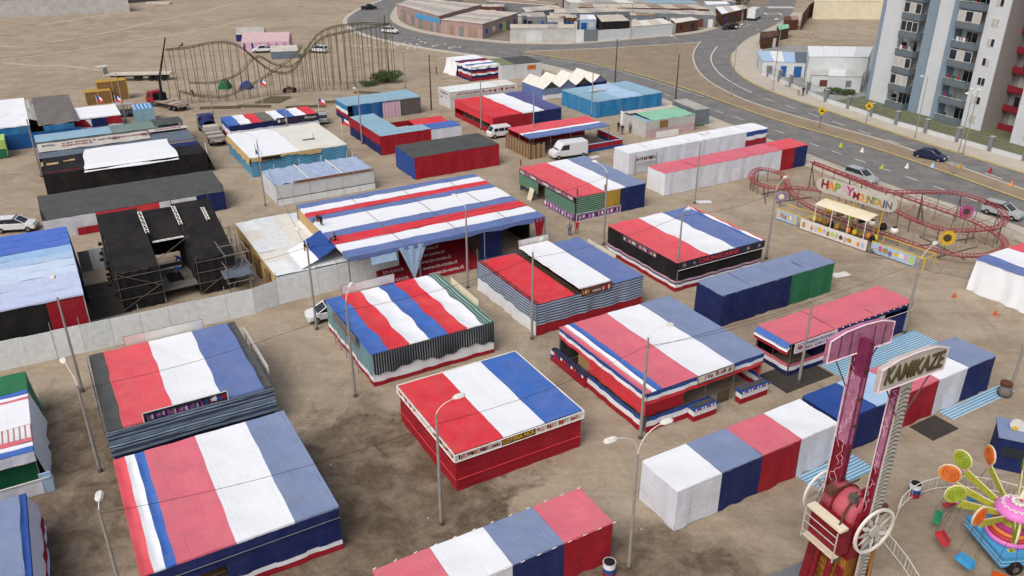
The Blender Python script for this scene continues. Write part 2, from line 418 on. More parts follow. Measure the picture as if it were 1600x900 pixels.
# painted lines, each dash its own piece of the road
def line(pts, w, m='paint_white', nm='lane_line'):
    o = flat(nm, offset(pts, w/2)+offset(pts, -w/2)[::-1], 0.02, m, road, kind=False); return o
line(smooth([(50.21, 208.70), (45.81, 196.17), (43.99, 186.39), (43.24, 174.88), (44.22, 165.17), (45.65, 158.50)]), 0.25)
line([(8.72, 192.68), (20.71, 182.17), (28.93, 168.39), (35.81, 155.09)], 0.18)
def dashes(a, c, n, gap=0.55, w=0.2, nm='lane_dash'):
    a, c = Vector(a), Vector(c)
    for i in range(n):
        p = a.lerp(c, (i+0.15)/n); q = a.lerp(c, (i+0.15+1-gap)/n)
        line([tuple(p), tuple(q)], w, nm=nm)
dashes((46.48, 154.83), (67.03, 105.17), 9)
dashes((26.12, 162.33), (44.39, 128.35), 8); dashes((45.38, 125.12), (61.14, 92.99), 8)
dashes((-15.58, 207.82), (7.33, 194.61), 4)
dashes((58.18, 229.96), (75.55, 255.64), 3)
for row in ((1196, 21.5, 1219, 21.5), (1199, 11.5, 1239, 11.5)):
    pass
zebra = [(77.16, 264.28), (81.65, 264.28), (81.93, 278.69), (89.92, 278.69)]
for (a, c, n) in ((zebra[0], zebra[1], 5), (zebra[2], zebra[3], 7)):
    for i in range(n):
        p = Vector(a).lerp(Vector(c), (i+0.5)/n)
        flat('crossing_block', [(p.x-.7, p.y-2.2), (p.x+.7, p.y-2.2), (p.x+.7, p.y+2.2), (p.x-.7, p.y+2.2)], 0.02, 'paint_white', road, kind=False)
# faint chalk lines left on the open lot
for pts in ([(-115.33, 214.12), (-106.56, 231.02), (-102.44, 251.83), (-95.15, 269.16), (-92.16, 288.88)], [(-114.93, 191.55), (-105.38, 200.19), (-96.88, 215.99), (-85.57, 229.96), (-75.55, 255.64)], [(-132.29, 241.01), (-123.81, 262.24), (-114.12, 272.03)],
            [(-112.90, 187.84), (-103.26, 184.26), (-99.06, 185.68), (-93.21, 182.17), (-87.18, 179.46)], [(-125.63, 209.58), (-120.76, 206.94), (-115.31, 207.82)]):
    ribbon('chalk_line', smooth(pts), 0.55, 0.004, 0.008, 'chalk')
# lawn and paved yard of the apartment block, empty lot behind it
lawn_fence = [(52.69, 172.98), (54.61, 164.02), (57.21, 151.32), (59.39, 146.07), (63.40, 135.28), (68.56, 125.12), (73.48, 115.30), (78.61, 102.12)]
flat('lawn', lawn_fence[2:]+[(131.73, 172.98), (66.19, 155.87)], 0.006, 'lawn')
flat('yard', [(52.69, 172.98), (54.61, 164.02), (57.21, 151.32), (65.40, 153.81), (88.90, 206.08), (61.49, 210.48)], 0.005, 'yard')
# litter, stones and wheel-turned clods
def rubble(name, label, spots, m, grp=None):
    mb = MB()
    for (x, y, s) in spots:
        mb.lathe([(0.01, 0.02), (s, 0.0), (s*0.9, s*0.3), (s*0.3, s*0.55)], 5, (x, y, 0))
    o = mb.build(name, m); o['kind'] = 'stuff'; o['label'] = label; o['category'] = 'rubble'
    return o
rs = random.Random(3)
pile = []
cx, cy = (-27.37, 208.70)
for i in range(60): pile.append((cx+rs.gauss(0, 7), cy+rs.gauss(0, 3.5), rs.uniform(0.12, 0.5)))
rubble('rubble', 'pale broken stones scattered beside the curving road', pile, 'gravestone')
spots = []
for i in range(260):
    spots.append((rs.uniform(-90, 70), rs.uniform(35, 190), rs.uniform(0.02, 0.10)))
rubble('litter', 'small pale stones and litter strewn over the sandy ground', spots, 'gravestone')

# ---------------------------------------------------------------- flag-coloured marquees and stalls
def put(B): return (B[0], B[1], 0)
def roof_strip(root, x0, x1, b, h, m, seed, k=0, sag=0.09, wob=0.0, a=None, y0=0.0, drop=0.14, tilt=0.0, name='roof_panel', ends=(True, True), axis='x', bays=3):
    """one length of roof cloth, slightly slack between the frames; hem turned down at the outer edges"""
    rnd = lambda s: random.Random(seed*13.7+s*3.1).uniform(-1, 1)
    def edge(i, y): return wob*sin(y*1.1+i*2.3+seed)+wob*0.6*sin(y*2.3+i*1.7)
    nu, nv = 9, 20
    W = a if a else x1
    def zf(x, y):
        s = abs(sin(pi*bays*(y-y0)/max(b-y0, .1)))*abs(sin(pi*min(max((x-x0)/(x1-x0), 0), 1)))
        return h-sag*s+0.05*nz(x*.7+seed, y*.7, 0)+0.02*nz(x*2.1, y*2.1, seed)+tilt*(y/b)+0.006*k
    def fn(u, v):
        y = y0+(b-y0)*v
        xa = x0+(edge(k, y) if not ends[0] else 0); xb = x1+(edge(k+1, y) if not ends[1] else 0)
        if ends[0]: xa -= 0.04
        if ends[1]: xb += 0.04
        x = xa+(xb-xa)*u
        return (x, y, zf(x, y))
    mb = MB()
    if axis == 'x': mb.grid(fn, nu, nv)
    else: mb.grid(lambda u, v: (lambda p: (p[1], p[0], p[2]))(fn(u, v)), nu, nv)
    o = mb
    # turned-down hems front and back (and at the ends)
    def hem(p0, p1, nrm, dz):
        n = 12
        def f(u, v):
            x = p0[0]+(p1[0]-p0[0])*u; y = p0[1]+(p1[1]-p0[1])*u
            zz = zf(x, y); d = dz*(1+0.25*sin(u*31+seed))
            q = (x+nrm[0]*0.03*v, y+nrm[1]*0.03*v, zz-d*v)
            return q if axis == 'x' else (q[1], q[0], q[2])
        o.grid(f, n, 1)
    hem((x0, y0), (x1, y0), (0, -1), drop); hem((x0, b), (x1, b), (0, 1), drop)
    if ends[0]: hem((x0-.04, y0), (x0-.04, b), (-1, 0), drop)
    if ends[1]: hem((x1+.04, y0), (x1+.04, b), (1, 0), drop)
    return o.build(name, m, root, smooth=True)

def wall(root, a, b, side, u0, u1, z0, z1, m, out=0.0, fold=0.03, name='wall_panel', flare=0.0, freq=2.6):
    """hanging side cloth or sheeting; u runs along the side from its near or left end"""
    if m == 'paleblue': m = 'whitewall'
    n = max(6, int((u1-u0)*4))
    def fn(s, t):
        u = u0+(u1-u0)*s; z = z0+(z1-z0)*t
        d = out+fold*(.5+.9*(1-t))*(sin(u*freq+3*nz(u*.6, z*.3, 1.7))+0.8*nz(u*1.7, z*1.1, 5.1))+flare*(1-t)
        if z0 < .01 and t == 0 and fold > .02: z = .02+.05*abs(nz(u*1.3, out, 3.3))
        if side == 'front': return (u, -d, z)
        if side == 'back': return (u, b+d, z)
        if side == 'left': return (-d, u, z)
        return (a+d, u, z)
    return MB().grid(fn, n, 4).build(name, m, root, smooth=True)

def bands(root, a, b, side, rows, u0=0.0, u1=None, out=0.0, fold=0.03, name='wall_panel', flare=0.0):
    L = a if side in ('front', 'back') else b
    u1 = L if u1 is None else u1
    for i, (z0, z1, m) in enumerate(rows):
        wall(root, a, b, side, u0, u1, z0, z1, m, out, fold, name, flare)

def posts(root, a, b, h, nx=4, ny=4, r=0.035, m='steel'):
    for i in range(nx+1):
        for j in range(ny+1):
            if i in (0, nx) or j in (0, ny):
                x = 0.06+(a-0.12)*i/nx; y = 0.06+(b-0.12)*j/ny
                MB().tube([(x, y, 0), (x, y, h-0.06)], r, 5).build('post', m, root)

def sign(root, side, a, b, u0, u1, z0, z1, m='sign_white', out=0.12, txt=None, tm='red', tilt=0.0, frame=None, name='sign_board', tsize=0.8, th=0.05):
    """board with thickness hung on a side of the stall, lettering proud of it"""
    o = bpy.data.objects.new(name, None)
    mb = MB()
    if side == 'front': mb.box(u0, -out-th, z0, u1, -out, z1)
    elif side == 'back': mb.box(u0, b+out, z0, u1, b+out+th, z1)
    elif side == 'left': mb.box(-out-th, u0, z0, -out, u1, z1)
    else: mb.box(a+out, u0, z0, a+out+th, u1, z1)
    o = mb.build(name, m, root)
    if frame:
        fr = MB(); w = 0.05
        for (p, q) in (((u0, z0), (u1, z0)), ((u0, z1), (u1, z1)), ((u0, z0), (u0, z1)), ((u1, z0), (u1, z1))):
            def P(uz):
                d = out+th+0.02
                return {'front': (uz[0], -d, uz[1]), 'left': (-d, uz[0], uz[1]), 'back': (uz[0], b+d, uz[1]), 'right': (a+d, uz[0], uz[1])}[side]
            fr.tube([P(p), P(q)], w*0.7, 4)
        fr.build('frame', frame, o)
    if txt:
        d = out+th+0.012; cu, cz = (u0+u1)/2, (z0+z1)/2
        loc, rot = {'front': ((cu, -d, cz), (pi/2, 0, 0)), 'left': ((-d, cu, cz), (pi/2, 0, -pi/2)),
                    'right': ((a+d, cu, cz), (pi/2, 0, pi/2)), 'back': ((cu, b+d, cz), (pi/2, 0, pi))}[side]
        text_mesh('lettering', txt, (z1-z0)*tsize, tm, o, loc, rot, width=(u1-u0)*0.86)
    return o

def blotches(root, side, u0, u1, z0, z1, out, mats, n, seed, nm='printed_picture'):
    """printed pictures on a banner: flat coloured shapes a few mm proud of it"""
    rd = random.Random(seed); n = int(n*1.7)
    for i in range(n):
        u = u0+(u1-u0)*(i+0.5)/n; w = (u1-u0)/n*rd.uniform(.42, .75); zc = (z0+z1)/2+rd.uniform(-.1, .1)*(z1-z0); hh = (z1-z0)*rd.uniform(.32, .52)
        k = rd.choice((5, 6, 7, 8)); ph = rd.uniform(0, 6)
        pts = [(u+w*cos(ph+2*pi*j/k)*rd.uniform(.7, 1), zc+hh*sin(ph+2*pi*j/k)*rd.uniform(.7, 1)) for j in range(k)]
        d = out+0.004+0.002*(i % 3)
        vs = [((p[0], -d, p[1]) if side == 'front' else (-d, p[0], p[1])) for p in pts]
        MB().add(vs, [tuple(range(k))]).build(nm, mats[i % len(mats)], root)

def rail(root, p, q, z0, z1, m='lamp_white', n=4, name='fascia_board'):
    """light board on uprights standing above a roof edge, seen from behind"""
    p, q = Vector(p), Vector(q); d = (q-p); nrm = Vector((-d.y, d.x)).normalized()*0.03
    mb = MB(); vs = []
    for s in (p-nrm, q-nrm, q+nrm, p+nrm): vs.append((s.x, s.y))
    mb.prism(vs, z0, z1); o = mb.build(name, m, root)
    fr = MB()
    for i in range(n+1):
        s = p.lerp(q, i/n); fr.tube([(s.x, s.y, 0.02), (s.x, s.y, z1+0.04)], 0.035, 5)
    fr.tube([(p.x, p.y, z1+.02), (q.x, q.y, z1+.02)], 0.03, 5)
    fr.build('board_frame', 'steel', o)
    return o

def box_stall(label, B, a, b, h, roofs, front, left=None, right=None, back=None, name='market_stall', cat='stall', group=None, wob=0.0, sag=0.07, npost=(3, 2), rz=GRID, tilt=0.0):
    """long booth built of equal bays: one roof length and one front cloth per bay"""
    t = thing(name, label, cat, put(B), rz, group)
    n = len(roofs)
    for i, m in enumerate(roofs):
        roof_strip(t, a*i/n, a*(i+1)/n, b, h, m, seed=int(abs(B[0]*7+B[1]))+i, k=i, wob=wob, sag=sag, a=a, ends=(i == 0, i == n-1), bays=1, tilt=tilt, drop=0.1)
    k = len(front)
    for i, m in enumerate(front):
        if m: wall(t, a, b, 'front', a*i/k, a*(i+1)/k, 0.0, h-0.03, m, 0.03, 0.045)
    for side, ms in (('left', left or [front[0]]), ('right', right or [front[-1]]), ('back', back or [front[0]])):
        L = a if side == 'back' else b; q = len(ms)
        for i, m in enumerate(ms):
            if m: wall(t, a, b, side, L*i/q, L*(i+1)/q, 0.0, h-0.03, m, 0.03, 0.04)
    posts(t, a, b, h, npost[0], npost[1])
    return t

def roof_fr(t, a, b, h, parts, seed, wob=0.0, sag=0.1, tilt=0.0, drop=0.14, y0=0.0, bays=3):
    for i, (f0, f1, m) in enumerate(parts):
        roof_strip(t, a*f0, a*f1, b, h, m, seed, i, sag, wob, a, ends=(i == 0, i == len(parts)-1), tilt=tilt, drop=drop, y0=y0, bays=bays)

MG = 'large marquees of the fair'
def marquee(label, B): return thing('marquee', label, 'tent', put(B), GRID, MG)

# T1 nearest marquee with wide pink, white and grey-blue lengths
t = marquee('large tent nearest the lower edge, pink white grey-blue roof with thin side stripes', (-19.5, 32.7)); a, b, h = 10.8, 11.3, 3.2
roof_fr(t, a, b, h, [(0, .057, 'salmon'), (.057, .113, 'white'), (.113, .164, 'blue'), (.164, .456, 'pink'), (.456, .76, 'white'), (.76, 1, 'greyblue')], 1, 0.02)
wall(t, a, b, 'front', 0, a, 2.55, 3.18, 'navy', .12, .03, 'valance')
bands(t, a, b, 'front', [(0.75, 2.5, 'navy'), (.42, .8, 'white'), (0, .45, 'dkred')], u0=4.2)
bands(t, a, b, 'front', [(0, 1.0, 'periwinkle')], u1=1.9); wall(t, a, b, 'front', 1.9, 4.2, 1.9, 2.6, 'navy', 0)
MB().box(1.9, .6, .9, 4.1, 1.0, 1.0).build('counter', 'wood', t)
for s in ('left', 'right', 'back'): bands(t, a, b, s, [(.75, 3.15, 'navy'), (.42, .8, 'white'), (0, .45, 'dkred')])
MB().tube([(.5, -.17, 2.52), (a, -.17, 2.55)], .025, 5).build('rail', 'steel', t)
posts(t, a, b, h)

# T2 marquee with dark mesh at both sides and a starred banner
t = marquee('large tent with dark mesh side strips and a starred banner above its ribbed striped front', (-27, 45.7)); a, b, h = 11.0, 11.4, 3.1
roof_fr(t, a, b, h, [(0, .09, 'charcoal'), (.09, .39, 'salmon'), (.39, .69, 'white'), (.69, .95, 'periwinkle'), (.95, 1, 'charcoal')], 2, 0.04)
n_r = 9
for i in range(n_r):
    z1 = 3.05-i*(1.75/n_r); z0 = z1-1.75/n_r
    mb = MB(); d0 = .05+.045*i
    mb.grid(lambda u, v: (-.1+(a+.2)*u, -(d0+.05+.05*sin(v*pi)+.045*v+.02*sin(u*40+i)), z1+(z0-z1)*v-.04*sin(u*9)), 24, 4)
    mb.build('ruffle', 'slate' if i % 2 == 0 else 'ridge_stripe', t, True)
bands(t, a, b, 'front', [(.45, 1.35, 'navy'), (0, .5, 'paleblue')])
for s in ('left', 'right'): bands(t, a, b, s, [(0.5, 3.05, 'grey_stripe'), (0, .55, 'white')])
bands(t, a, b, 'back', [(0, 3.05, 'charcoal')])
bo = sign(t, 'front', a, b, 2.3, 7.9, 2.9, 3.75, 'print_dark', out=.02, frame='lamp_white', th=.06)
blotches(bo, 'front', 2.5, 6.2, 2.98, 3.6, .084, ['print_purple', 'print_mix', 'lilac', 'navy', 'magenta'], 15, 4)
blotches(bo, 'front', 6.3, 7.8, 2.98, 3.7, .084, ['royal', 'dkred', 'white'], 3, 9)
st = []
for j in range(10): rr = .24 if j % 2 == 0 else .1; st.append((6.9+rr*sin(2*pi*j/10), -.1, 3.38+rr*cos(2*pi*j/10)))
MB().add(st, [tuple(range(10))]).build('star', 'white', bo)
rail(t, (2.6, b+.25), (8.6, b+.25), 3.0, 3.85); rail(t, (-.25, 3), (-.25, 10.6), 2.5, 3.35, 'lamp_white'); rail(t, (a+.5, 2.5), (a+.5, 10), 2.5, 3.3, 'lamp_white')
posts(t, a, b, h)

# T3 six-striped marquee with green ribbed sides
t = marquee('large tent with six wavy blue red and white roof stripes and dark pleated front curtain', (-10.9, 55.9)); a, b, h = 10.8, 11.0, 3.0
roof_fr(t, a, b, h, [(0, .133, 'blue'), (.133, .293, 'red'), (.293, .46, 'white'), (.46, .607, 'blue'), (.607, .767, 'red'), (.767, .913, 'white'), (.913, 1, 'greenroof_stripe')], 3, 0.09, sag=.13)
def pleat(u, v):
    x = a*u; z = 2.98-(1.75+.16*sin(x*1.3)+.1*sin(x*4.7))*v
    return (x, -(.05+.09*v*(1+sin(x*27))/2+.03*v), z)
MB().grid(pleat, 190, 5).build('pleated_curtain', 'pleat_stripe', t, True)
bands(t, a, b, 'front', [(.38, 1.4, 'white'), (0, .42, 'dkred')])
for s in ('left', 'right'): bands(t, a, b, s, [(.8, 2.95, 'teal_stripe'), (.38, .85, 'white'), (0, .42, 'dkred')])
bands(t, a, b, 'back', [(0, 2.95, 'teal_stripe')])
rail(t, (-.35, 2.6), (-.35, 8.2), 2.45, 3.3, 'netgrey', 4); rail(t, (a+.3, 3.2), (a+.3, 8.6), 2.7, 3.55, 'cream', 4); rail(t, (1.6, b+.25), (6.6, b+.25), 3.0, 3.8, 'sign_white', 4)
posts(t, a, b, h)

# T4 red marquee
t = marquee('large bright red tent with a picture-and-letter sign band all along its eaves', (-3.6, 43.3)); a, b, h = 9.7, 9.2, 3.1
roof_fr(t, a, b, h, [(0, .36, 'red'), (.36, .69, 'white'), (.69, 1, 'blue')], 4, 0.015, sag=.04, drop=.05)
for s in ('front', 'left', 'right', 'back'):
    L = a if s in ('front', 'back') else b
    bands(t, a, b, s, [(.95, 2.5, 'dkred'), (0, 1.0, 'dkred')], fold=.02)
    for zz in (.97, .5, 1.5, 2.0):
        d = .07
        P = {'front': [(0, -d, zz), (a, -d, zz)], 'left': [(-d, 0, zz), (-d, b, zz)], 'right': [(a+d, 0, zz), (a+d, b, zz)], 'back': [(0, b+d, zz), (a, b+d, zz)]}[s]
        MB().tube(P, .035 if zz == .97 else .015, 5).build('hem_rail', 'red' if zz == .97 else 'dkred', t)
    bo = sign(t, s, a, b, -.12 if s in ('left', 'right') else -.14, L+.12, 2.5, 3.06, 'sign_white', out=.1, frame='lamp_white')
    if s in ('front', 'left'):
        blotches(bo, s, .1, 3.2, 2.55, 3.02, .155, ['black', 'brown', 'orange', 'lilac', 'charcoal', 'dkred'], 12, 5)
        blotches(bo, s, 6.0, L-.2, 2.55, 3.02, .155, ['dkred', 'gold', 'lilac', 'cream', 'dkred'], 11, 8)
    if s == 'front':
        MB().box(3.3, -.162, 2.53, 5.9, -.152, 3.04).build('name_plate', 'rust', bo)
        text_mesh('lettering', 'LOTERIA PICA', .42, 'yellow', bo, (4.6, -.168, 2.79), (pi/2, 0, 0), width=2.4)
posts(t, a, b, h)

# T5 flag-banded food marquee with serving counters
t = marquee('large tent with blue white red bands round its eaves and open serving counters', (9.6, 49.9)); a, b, h = 11.4, 11.4, 3.3
roof_fr(t, a, b, h, [(0, .035, 'pink'), (.035, .075, 'white'), (.075, .125, 'blue'), (.125, .41, 'pink'), (.41, .72, 'white'), (.72, 1, 'greyblue')], 5, 0.03, sag=.09, drop=.03)
for s in ('front', 'left', 'right', 'back'): bands(t, a, b, s, [(2.95, 3.27, 'royal'), (2.62, 2.97, 'white'), (2.3, 2.64, 'red')], out=.06, name='valance_band')
low = [(.95, 1.3, 'royal'), (.5, .97, 'white'), (0, .52, 'dkred')]
bands(t, a, b, 'left', low, out=.25); bands(t, a, b, 'left', [(1.3, 2.35, 'red')], 0, 7.0, out=.02); MB().box(.0, 7.0, 1.3, .08, 8.6, 2.3).build('side_board', 'plank', t)
MB().box(-.5, 6.9, .1, -.26, b, 1.15).build('counter', 'dkred', t); MB().box(-.58, 6.8, 1.15, -.1, b+.1, 1.25).build('counter_top', 'print_dark', t)
for k in range(9): MB().box(-.61, 7.0+k*.5, .95, -.585, 7.25+k*.5, 1.16).build('bunting_flag', ['white', 'royal', 'red'][k % 3], t)
bands(t, a, b, 'front', low, 0, 6.0, out=.2); bands(t, a, b, 'front', [(1.3, 2.35, 'dkred')], 0, 3.5, out=.02)
bands(t, a, b, 'right', low); bands(t, a, b, 'right', [(1.3, 2.35, 'red')]); bands(t, a, b, 'back', [(0, 2.35, 'charcoal')])
for (x0, x1) in ((3.9, 6.1), (8.6, 11.4)):
    c = MB().box(x0, -.9, .02, x1, -.3, .5).build('counter', 'dkred', t); MB().box(x0-.003, -.904, .5, x1+.003, -.296, .95).build('counter_band', 'white', c)
    MB().box(x0-.05, -.96, .95, x1+.05, -.2, 1.12).build('counter_top', 'royal', c)
    for k in range(int((x1-x0)/.3)): MB().box(x0+.05+k*.3, -.98, .98, x0+.2+k*.3, -.965, 1.14).build('bunting_flag', ['white', 'red', 'white'][k % 3], c)
    MB().box(x0+.1, -.75, 1.12, x1-.1, -.35, 1.2).build('tray', 'charcoal', c)
for k in range(7): MB().box(7.0+.18*k, -.05, .1, 7.06+.18*k, .02, 1.1).build('stacked_bench', 'wood_dark', t)
bo = sign(t, 'front', a, b, 4.6, 8.2, 2.72, 3.4, 'sign_white', out=.14, frame='dark')
blotches(bo, 'front', 4.8, 8.1, 2.8, 3.34, .2, ['cream', 'brown', 'lilac', 'dkred', 'rust'], 8, 12); MB().lathe([(.01, 0), (.26, 0), (.26, .01), (.01, .01)], 14, (5.0, -.215, 3.06), 'y').build('round_badge', 'cream', bo)
MB().box(.1, 9.8, .01, a-.1, 11.3, .02).build('floor_mat', 'mat_black', t)
posts(t, a, b, h)

# T6 three separate roof lengths with gaps, grey striped sides
t = marquee('large tent with gaps between its red white and blue roof lengths and grey-striped walls', (2.1, 64.1)); a, b, h = 11.7, 10.9, 3.1
for i, (f0, f1, m, dz) in enumerate(((.03, .36, 'red', -.12), (.40, .68, 'white', .45), (.72, 1.0, 'periwinkle', .02))):
    roof_strip(t, a*f0, a*f1, b-.1, h+dz, m, 20+i, i, .06, 0, a, y0=.12, drop=.12, ends=(True, True))
for f in (0.03, .36, .38, .40, .68, .70, .72, 1.0):
    MB().tube([(a*f, .05, h-.05), (a*f, b-.05, h-.05)], .04, 5).build('roof_bar', 'wood_dark' if f < .5 else 'steel', t)
MB().box(.1, .15, 2.2, a-.1, b-.15, 2.22).build('inner_sheet', 'black', t)  # one black sheet below the gaps between the roof lengths
for i in range(9):
    y = .6+i*1.15; MB().tube([(0, y, h+.02), (a*.05, y+.02, h-.02)], .02, 4).build('tie', 'wood_dark', t)
bands(t, a, b, 'front', [(1.0, 3.1, 'grey_stripe'), (0, 1.02, 'dkred')], fold=.05); bands(t, a, b, 'left', [(1.3, 3.1, 'grey_stripe'), (0, 1.35, 'white')], fold=.05)
bands(t, a, b, 'right', [(1.0, 3.1, 'grey_stripe'), (0, 1.02, 'dkred')]); bands(t, a, b, 'back', [(0, 3.1, 'grey_stripe')])
bo = MB().box(4.7, -.12, 2.75, 8.0, .02, 3.5).build('sign_board', 'rust', t)
text_mesh('lettering', 'ASADOS', .3, 'sign_white', bo, (6.3, -.135, 3.05), (pi/2, 0, 0), width=.9)
blotches(bo, 'front', 4.75, 5.5, 2.8, 3.4, .122, ['orange', 'cream'], 2, 3); blotches(bo, 'front', 6.9, 7.95, 2.8, 3.45, .122, ['cream', 'red', 'dkred'], 3, 4)
rail(t, (4.7, b+.2), (8.2, b+.2), 3.2, 4.1, 'sign_white', 3)
MB().tube([(0, b, 0), (0, b, 4.3)], .04, 5).build('corner_pole', 'steel', t); MB().tube([(4.6, b+.1, 0), (4.6, b+.1, 4.2)], .04, 5).build('corner_pole', 'dark', t)
rail(t, (a+.35, 4.8), (a+.35, 9.6), 2.6, 3.4, 'cream', 3)
posts(t, a, b, h)

# T7 black-walled marquee
t = marquee('large black-walled tent with red lettering between painted wheels on its long fascia', (15.9, 72.9)); a, b, h = 11.4, 11.3, 3.15
roof_fr(t, a, b, h, [(0, .35, 'salmon'), (.35, .65, 'white'), (.65, .93, 'periwinkle'), (.93, .955, 'blue'), (.955, .985, 'white'), (.985, 1, 'salmon')], 7, 0.09, sag=.12, drop=.05)
for s in ('front', 'left', 'right', 'back'): bands(t, a, b, s, [(1.1, 3.1, 'black'), (.88, 1.12, 'lilac'), (.74, .9, 'navy'), (.42, .76, 'white'), (0, .44, 'dkred')], fold=.035)
bo = sign(t, 'front', a, b, 0.05, a, 2.35, 3.12, 'print_dark', out=.12)
MB().tube([(0, -.18, 2.33), (a, -.18, 2.33)], .03, 4).build('frame', 'lamp_white', bo)
text_mesh('lettering', 'CHUPASCARNE', .62, 'red', bo, (5.2, -.19, 2.76), (pi/2, 0, 0), width=5.2, shear=.1)
for (x, r) in ((.75, .26), (2.0, .2), (9.1, .28), (10.6, .24)):
    w = MB().lathe([(r*.72, 0), (r, 0), (r, .02), (r*.72, .02)], 18, (x, -.2, 2.78), 'y', ring=True).build('painted_wheel', 'netgrey', bo)
    MB().lathe([(.01, 0), (r*.35, 0), (r*.35, .012), (.01, .012)], 12, (x, -.2, 2.78), 'y').build('wheel_hub', 'sign_white', w)
bo = sign(t, 'left', a, b, 3.0, 8.4, 2.5, 3.05, 'print_mix', out=.1); blotches(bo, 'left', 3.1, 8.3, 2.55, 3.0, .155, ['cream', 'brown', 'lilac', 'dkred', 'black', 'sign_white'], 11, 22)
posts(t, a, b, h)

# T8 green ribbed stall with a purple picture frieze
t = marquee('large tent with green ribbed walls, a purple picture frieze and gold and navy side panels', (7.5, 91.6)); a, b, h = 10.1, 12.9, 3.1
roof_fr(t, a, b, h, [(0, .40, 'salmon'), (.40, .70, 'white'), (.70, 1, 'greyblue')], 8, 0.05, drop=.08)
bands(t, a, b, 'front', [(.95, 3.05, 'green_stripe')], 0, 3.9, out=.15); bands(t, a, b, 'front', [(1.0, 3.05, 'gold')], 3.9, 6.4); bands(t, a, b, 'front', [(0, 3.05, 'navy')], 6.4, a, out=.05)
o = sign(t, 'front', a, b, 0, 6.4, .05, .98, 'print_purple', out=.1, frame='lamp_white'); blotches(o, 'front', .1, 6.3, .15, .9, .155, ['navy', 'lilac', 'magenta', 'white', 'print_dark'], 14, 31)
bands(t, a, b, 'left', [(.95, 2.4, 'green_stripe')], 0, 6.6, out=.2); bands(t, a, b, 'left', [(.95, 2.4, 'green_stripe')], 8.2, b, out=.15)
o = sign(t, 'left', a, b, 0, 6.6, .05, .9, 'print_purple', out=.2); blotches(o, 'left', .1, 6.5, .12, .85, .255, ['navy', 'lilac', 'magenta', 'white'], 12, 32)
o = sign(t, 'left', a, b, .3, b, 2.4, 3.0, 'print_mix', out=.1); blotches(o, 'left', .6, b-.3, 2.45, 2.95, .155, ['sign_white', 'lilac', 'brown', 'salmon', 'print_purple', 'cream'], 15, 33)
bands(t, a, b, 'right', [(0, 3.05, 'navy')]); bands(t, a, b, 'back', [(0, 3.05, 'greyblue')])
MB().add([(-.9, 8.6, 0), (-.9, 9.6, 0), (-.45, 9.6, 1.5), (-.45, 8.6, 1.5), (-.95, 8.6, 0), (-.95, 9.6, 0), (-.5, 9.6, 1.5), (-.5, 8.6, 1.5)], [(0, 1, 2, 3), (7, 6, 5, 4), (0, 3, 7, 4), (1, 5, 6, 2), (3, 2, 6, 7), (0, 4, 5, 1)]).build('leaning_board', 'cream', t)
for (x, y, z) in ((0, 0, 4.2), (0, b, 4.2), (4.0, 0, 4.0)): 
    MB().tube([(x, y, 0), (x, y, z)], .03, 5).build('flag_pole', 'steel', t); MB().add([(x, y, z), (x+.1, y-.15, z-.1), (x+.12, y-.2, z-.9), (x, y, z-.8)], [(0, 1, 2, 3)]).build('pennant', 'dkred', t)
posts(t, a, b, h)

# long booths
BG = 'long cloth booths of the fair'
box_stall('plain navy and green closed cloth booth with pale blue roof beside a lamp post', (18.7, 65.8), 14.2, 3.4, 3.2, ['greyblue']*4, ['navy', 'navy', 'navy', 'green', 'green'], ['navy'], ['green'], name='cloth_booth', cat='booth', group=BG)
box_stall('four-bay cloth booth starting with a plain white bay, ending white beside the sign tower', (10, 39.6), 13.9, 3.4, 3.1, ['white', 'greyblue', 'pink', 'white'], ['paleblue', 'navy', 'dkred', 'paleblue'], ['paleblue'], name='cloth_booth', cat='booth', group=BG)
box_stall('five-bay cloth booth behind the lettered sign tower, ending in a navy bay', (22.5, 46.9), 17.2, 3.5, 3.1, ['royal', 'paleblue', 'pink', 'white', 'greyblue'], ['navy', 'navy', 'dkred', 'paleblue', 'navy'], name='cloth_booth', cat='booth', group=BG)
T11 = Vector((5.78, 37.12))-Vector((cos(GRID), sin(GRID)))*13.3
t = box_stall('four-bay cloth booth at the lower edge with pink white blue pink roof', (T11.x, T11.y), 13.3, 3.4, 2.9, ['pink', 'white', 'greyblue', 'pink'], ['dkred', 'paleblue', 'navy', 'dkred'], name='cloth_booth', cat='booth', group=BG)
for i in range(14): MB().tube([(i*1.02, -.06, 2.88), (i*1.02+.25, -.06, 2.9)], .03, 4).build('clip', 'lamp_white', t)
for i in range(12): MB().tube([(i*1.2, 3.46, 2.88), (i*1.2+.2, 3.46, 2.93)], .03, 4).build('clip', 'lamp_white', t)
t = box_stall('long white-roofed booth beside the road with striped flag cloth at its far end', (15.9, 109.1), 25.7, 3.4, 3.05, ['white']*7, ['paleblue']*5+[None], ['paleblue'], ['navy'], name='cloth_booth', cat='booth', group=BG)
bands(t, 25.7, 3.4, 'front', [(2.3, 3.0, 'royal'), (1.7, 2.35, 'white'), (.9, 1.75, 'dkred'), (0, .95, 'royal')], 21.4, 25.7)
o = sign(t, 'front', 25.7, 3.4, .6, 4.2, 1.7, 2.7, 'sign_white', out=.6); blotches(o, 'front', .7, 4.1, 1.8, 2.6, .655, ['charcoal', 'dkred', 'greyblue', 'charcoal'], 7, 51)
for x in (.6, 4.2): MB().tube([(x, -.66, 0), (x, -.66, 2.8)], .06, 5).build('sign_leg', 'steel', t)
box_stall('long pink-roofed booth with white front ending in red and navy beside the small coaster', (19.4, 100.6), 25.4, 3.5, 3.05, ['pink']*4+['salmon'], ['paleblue']*8+['dkred', 'navy'], ['white'], ['navy'], name='cloth_booth', cat='booth', group=BG)

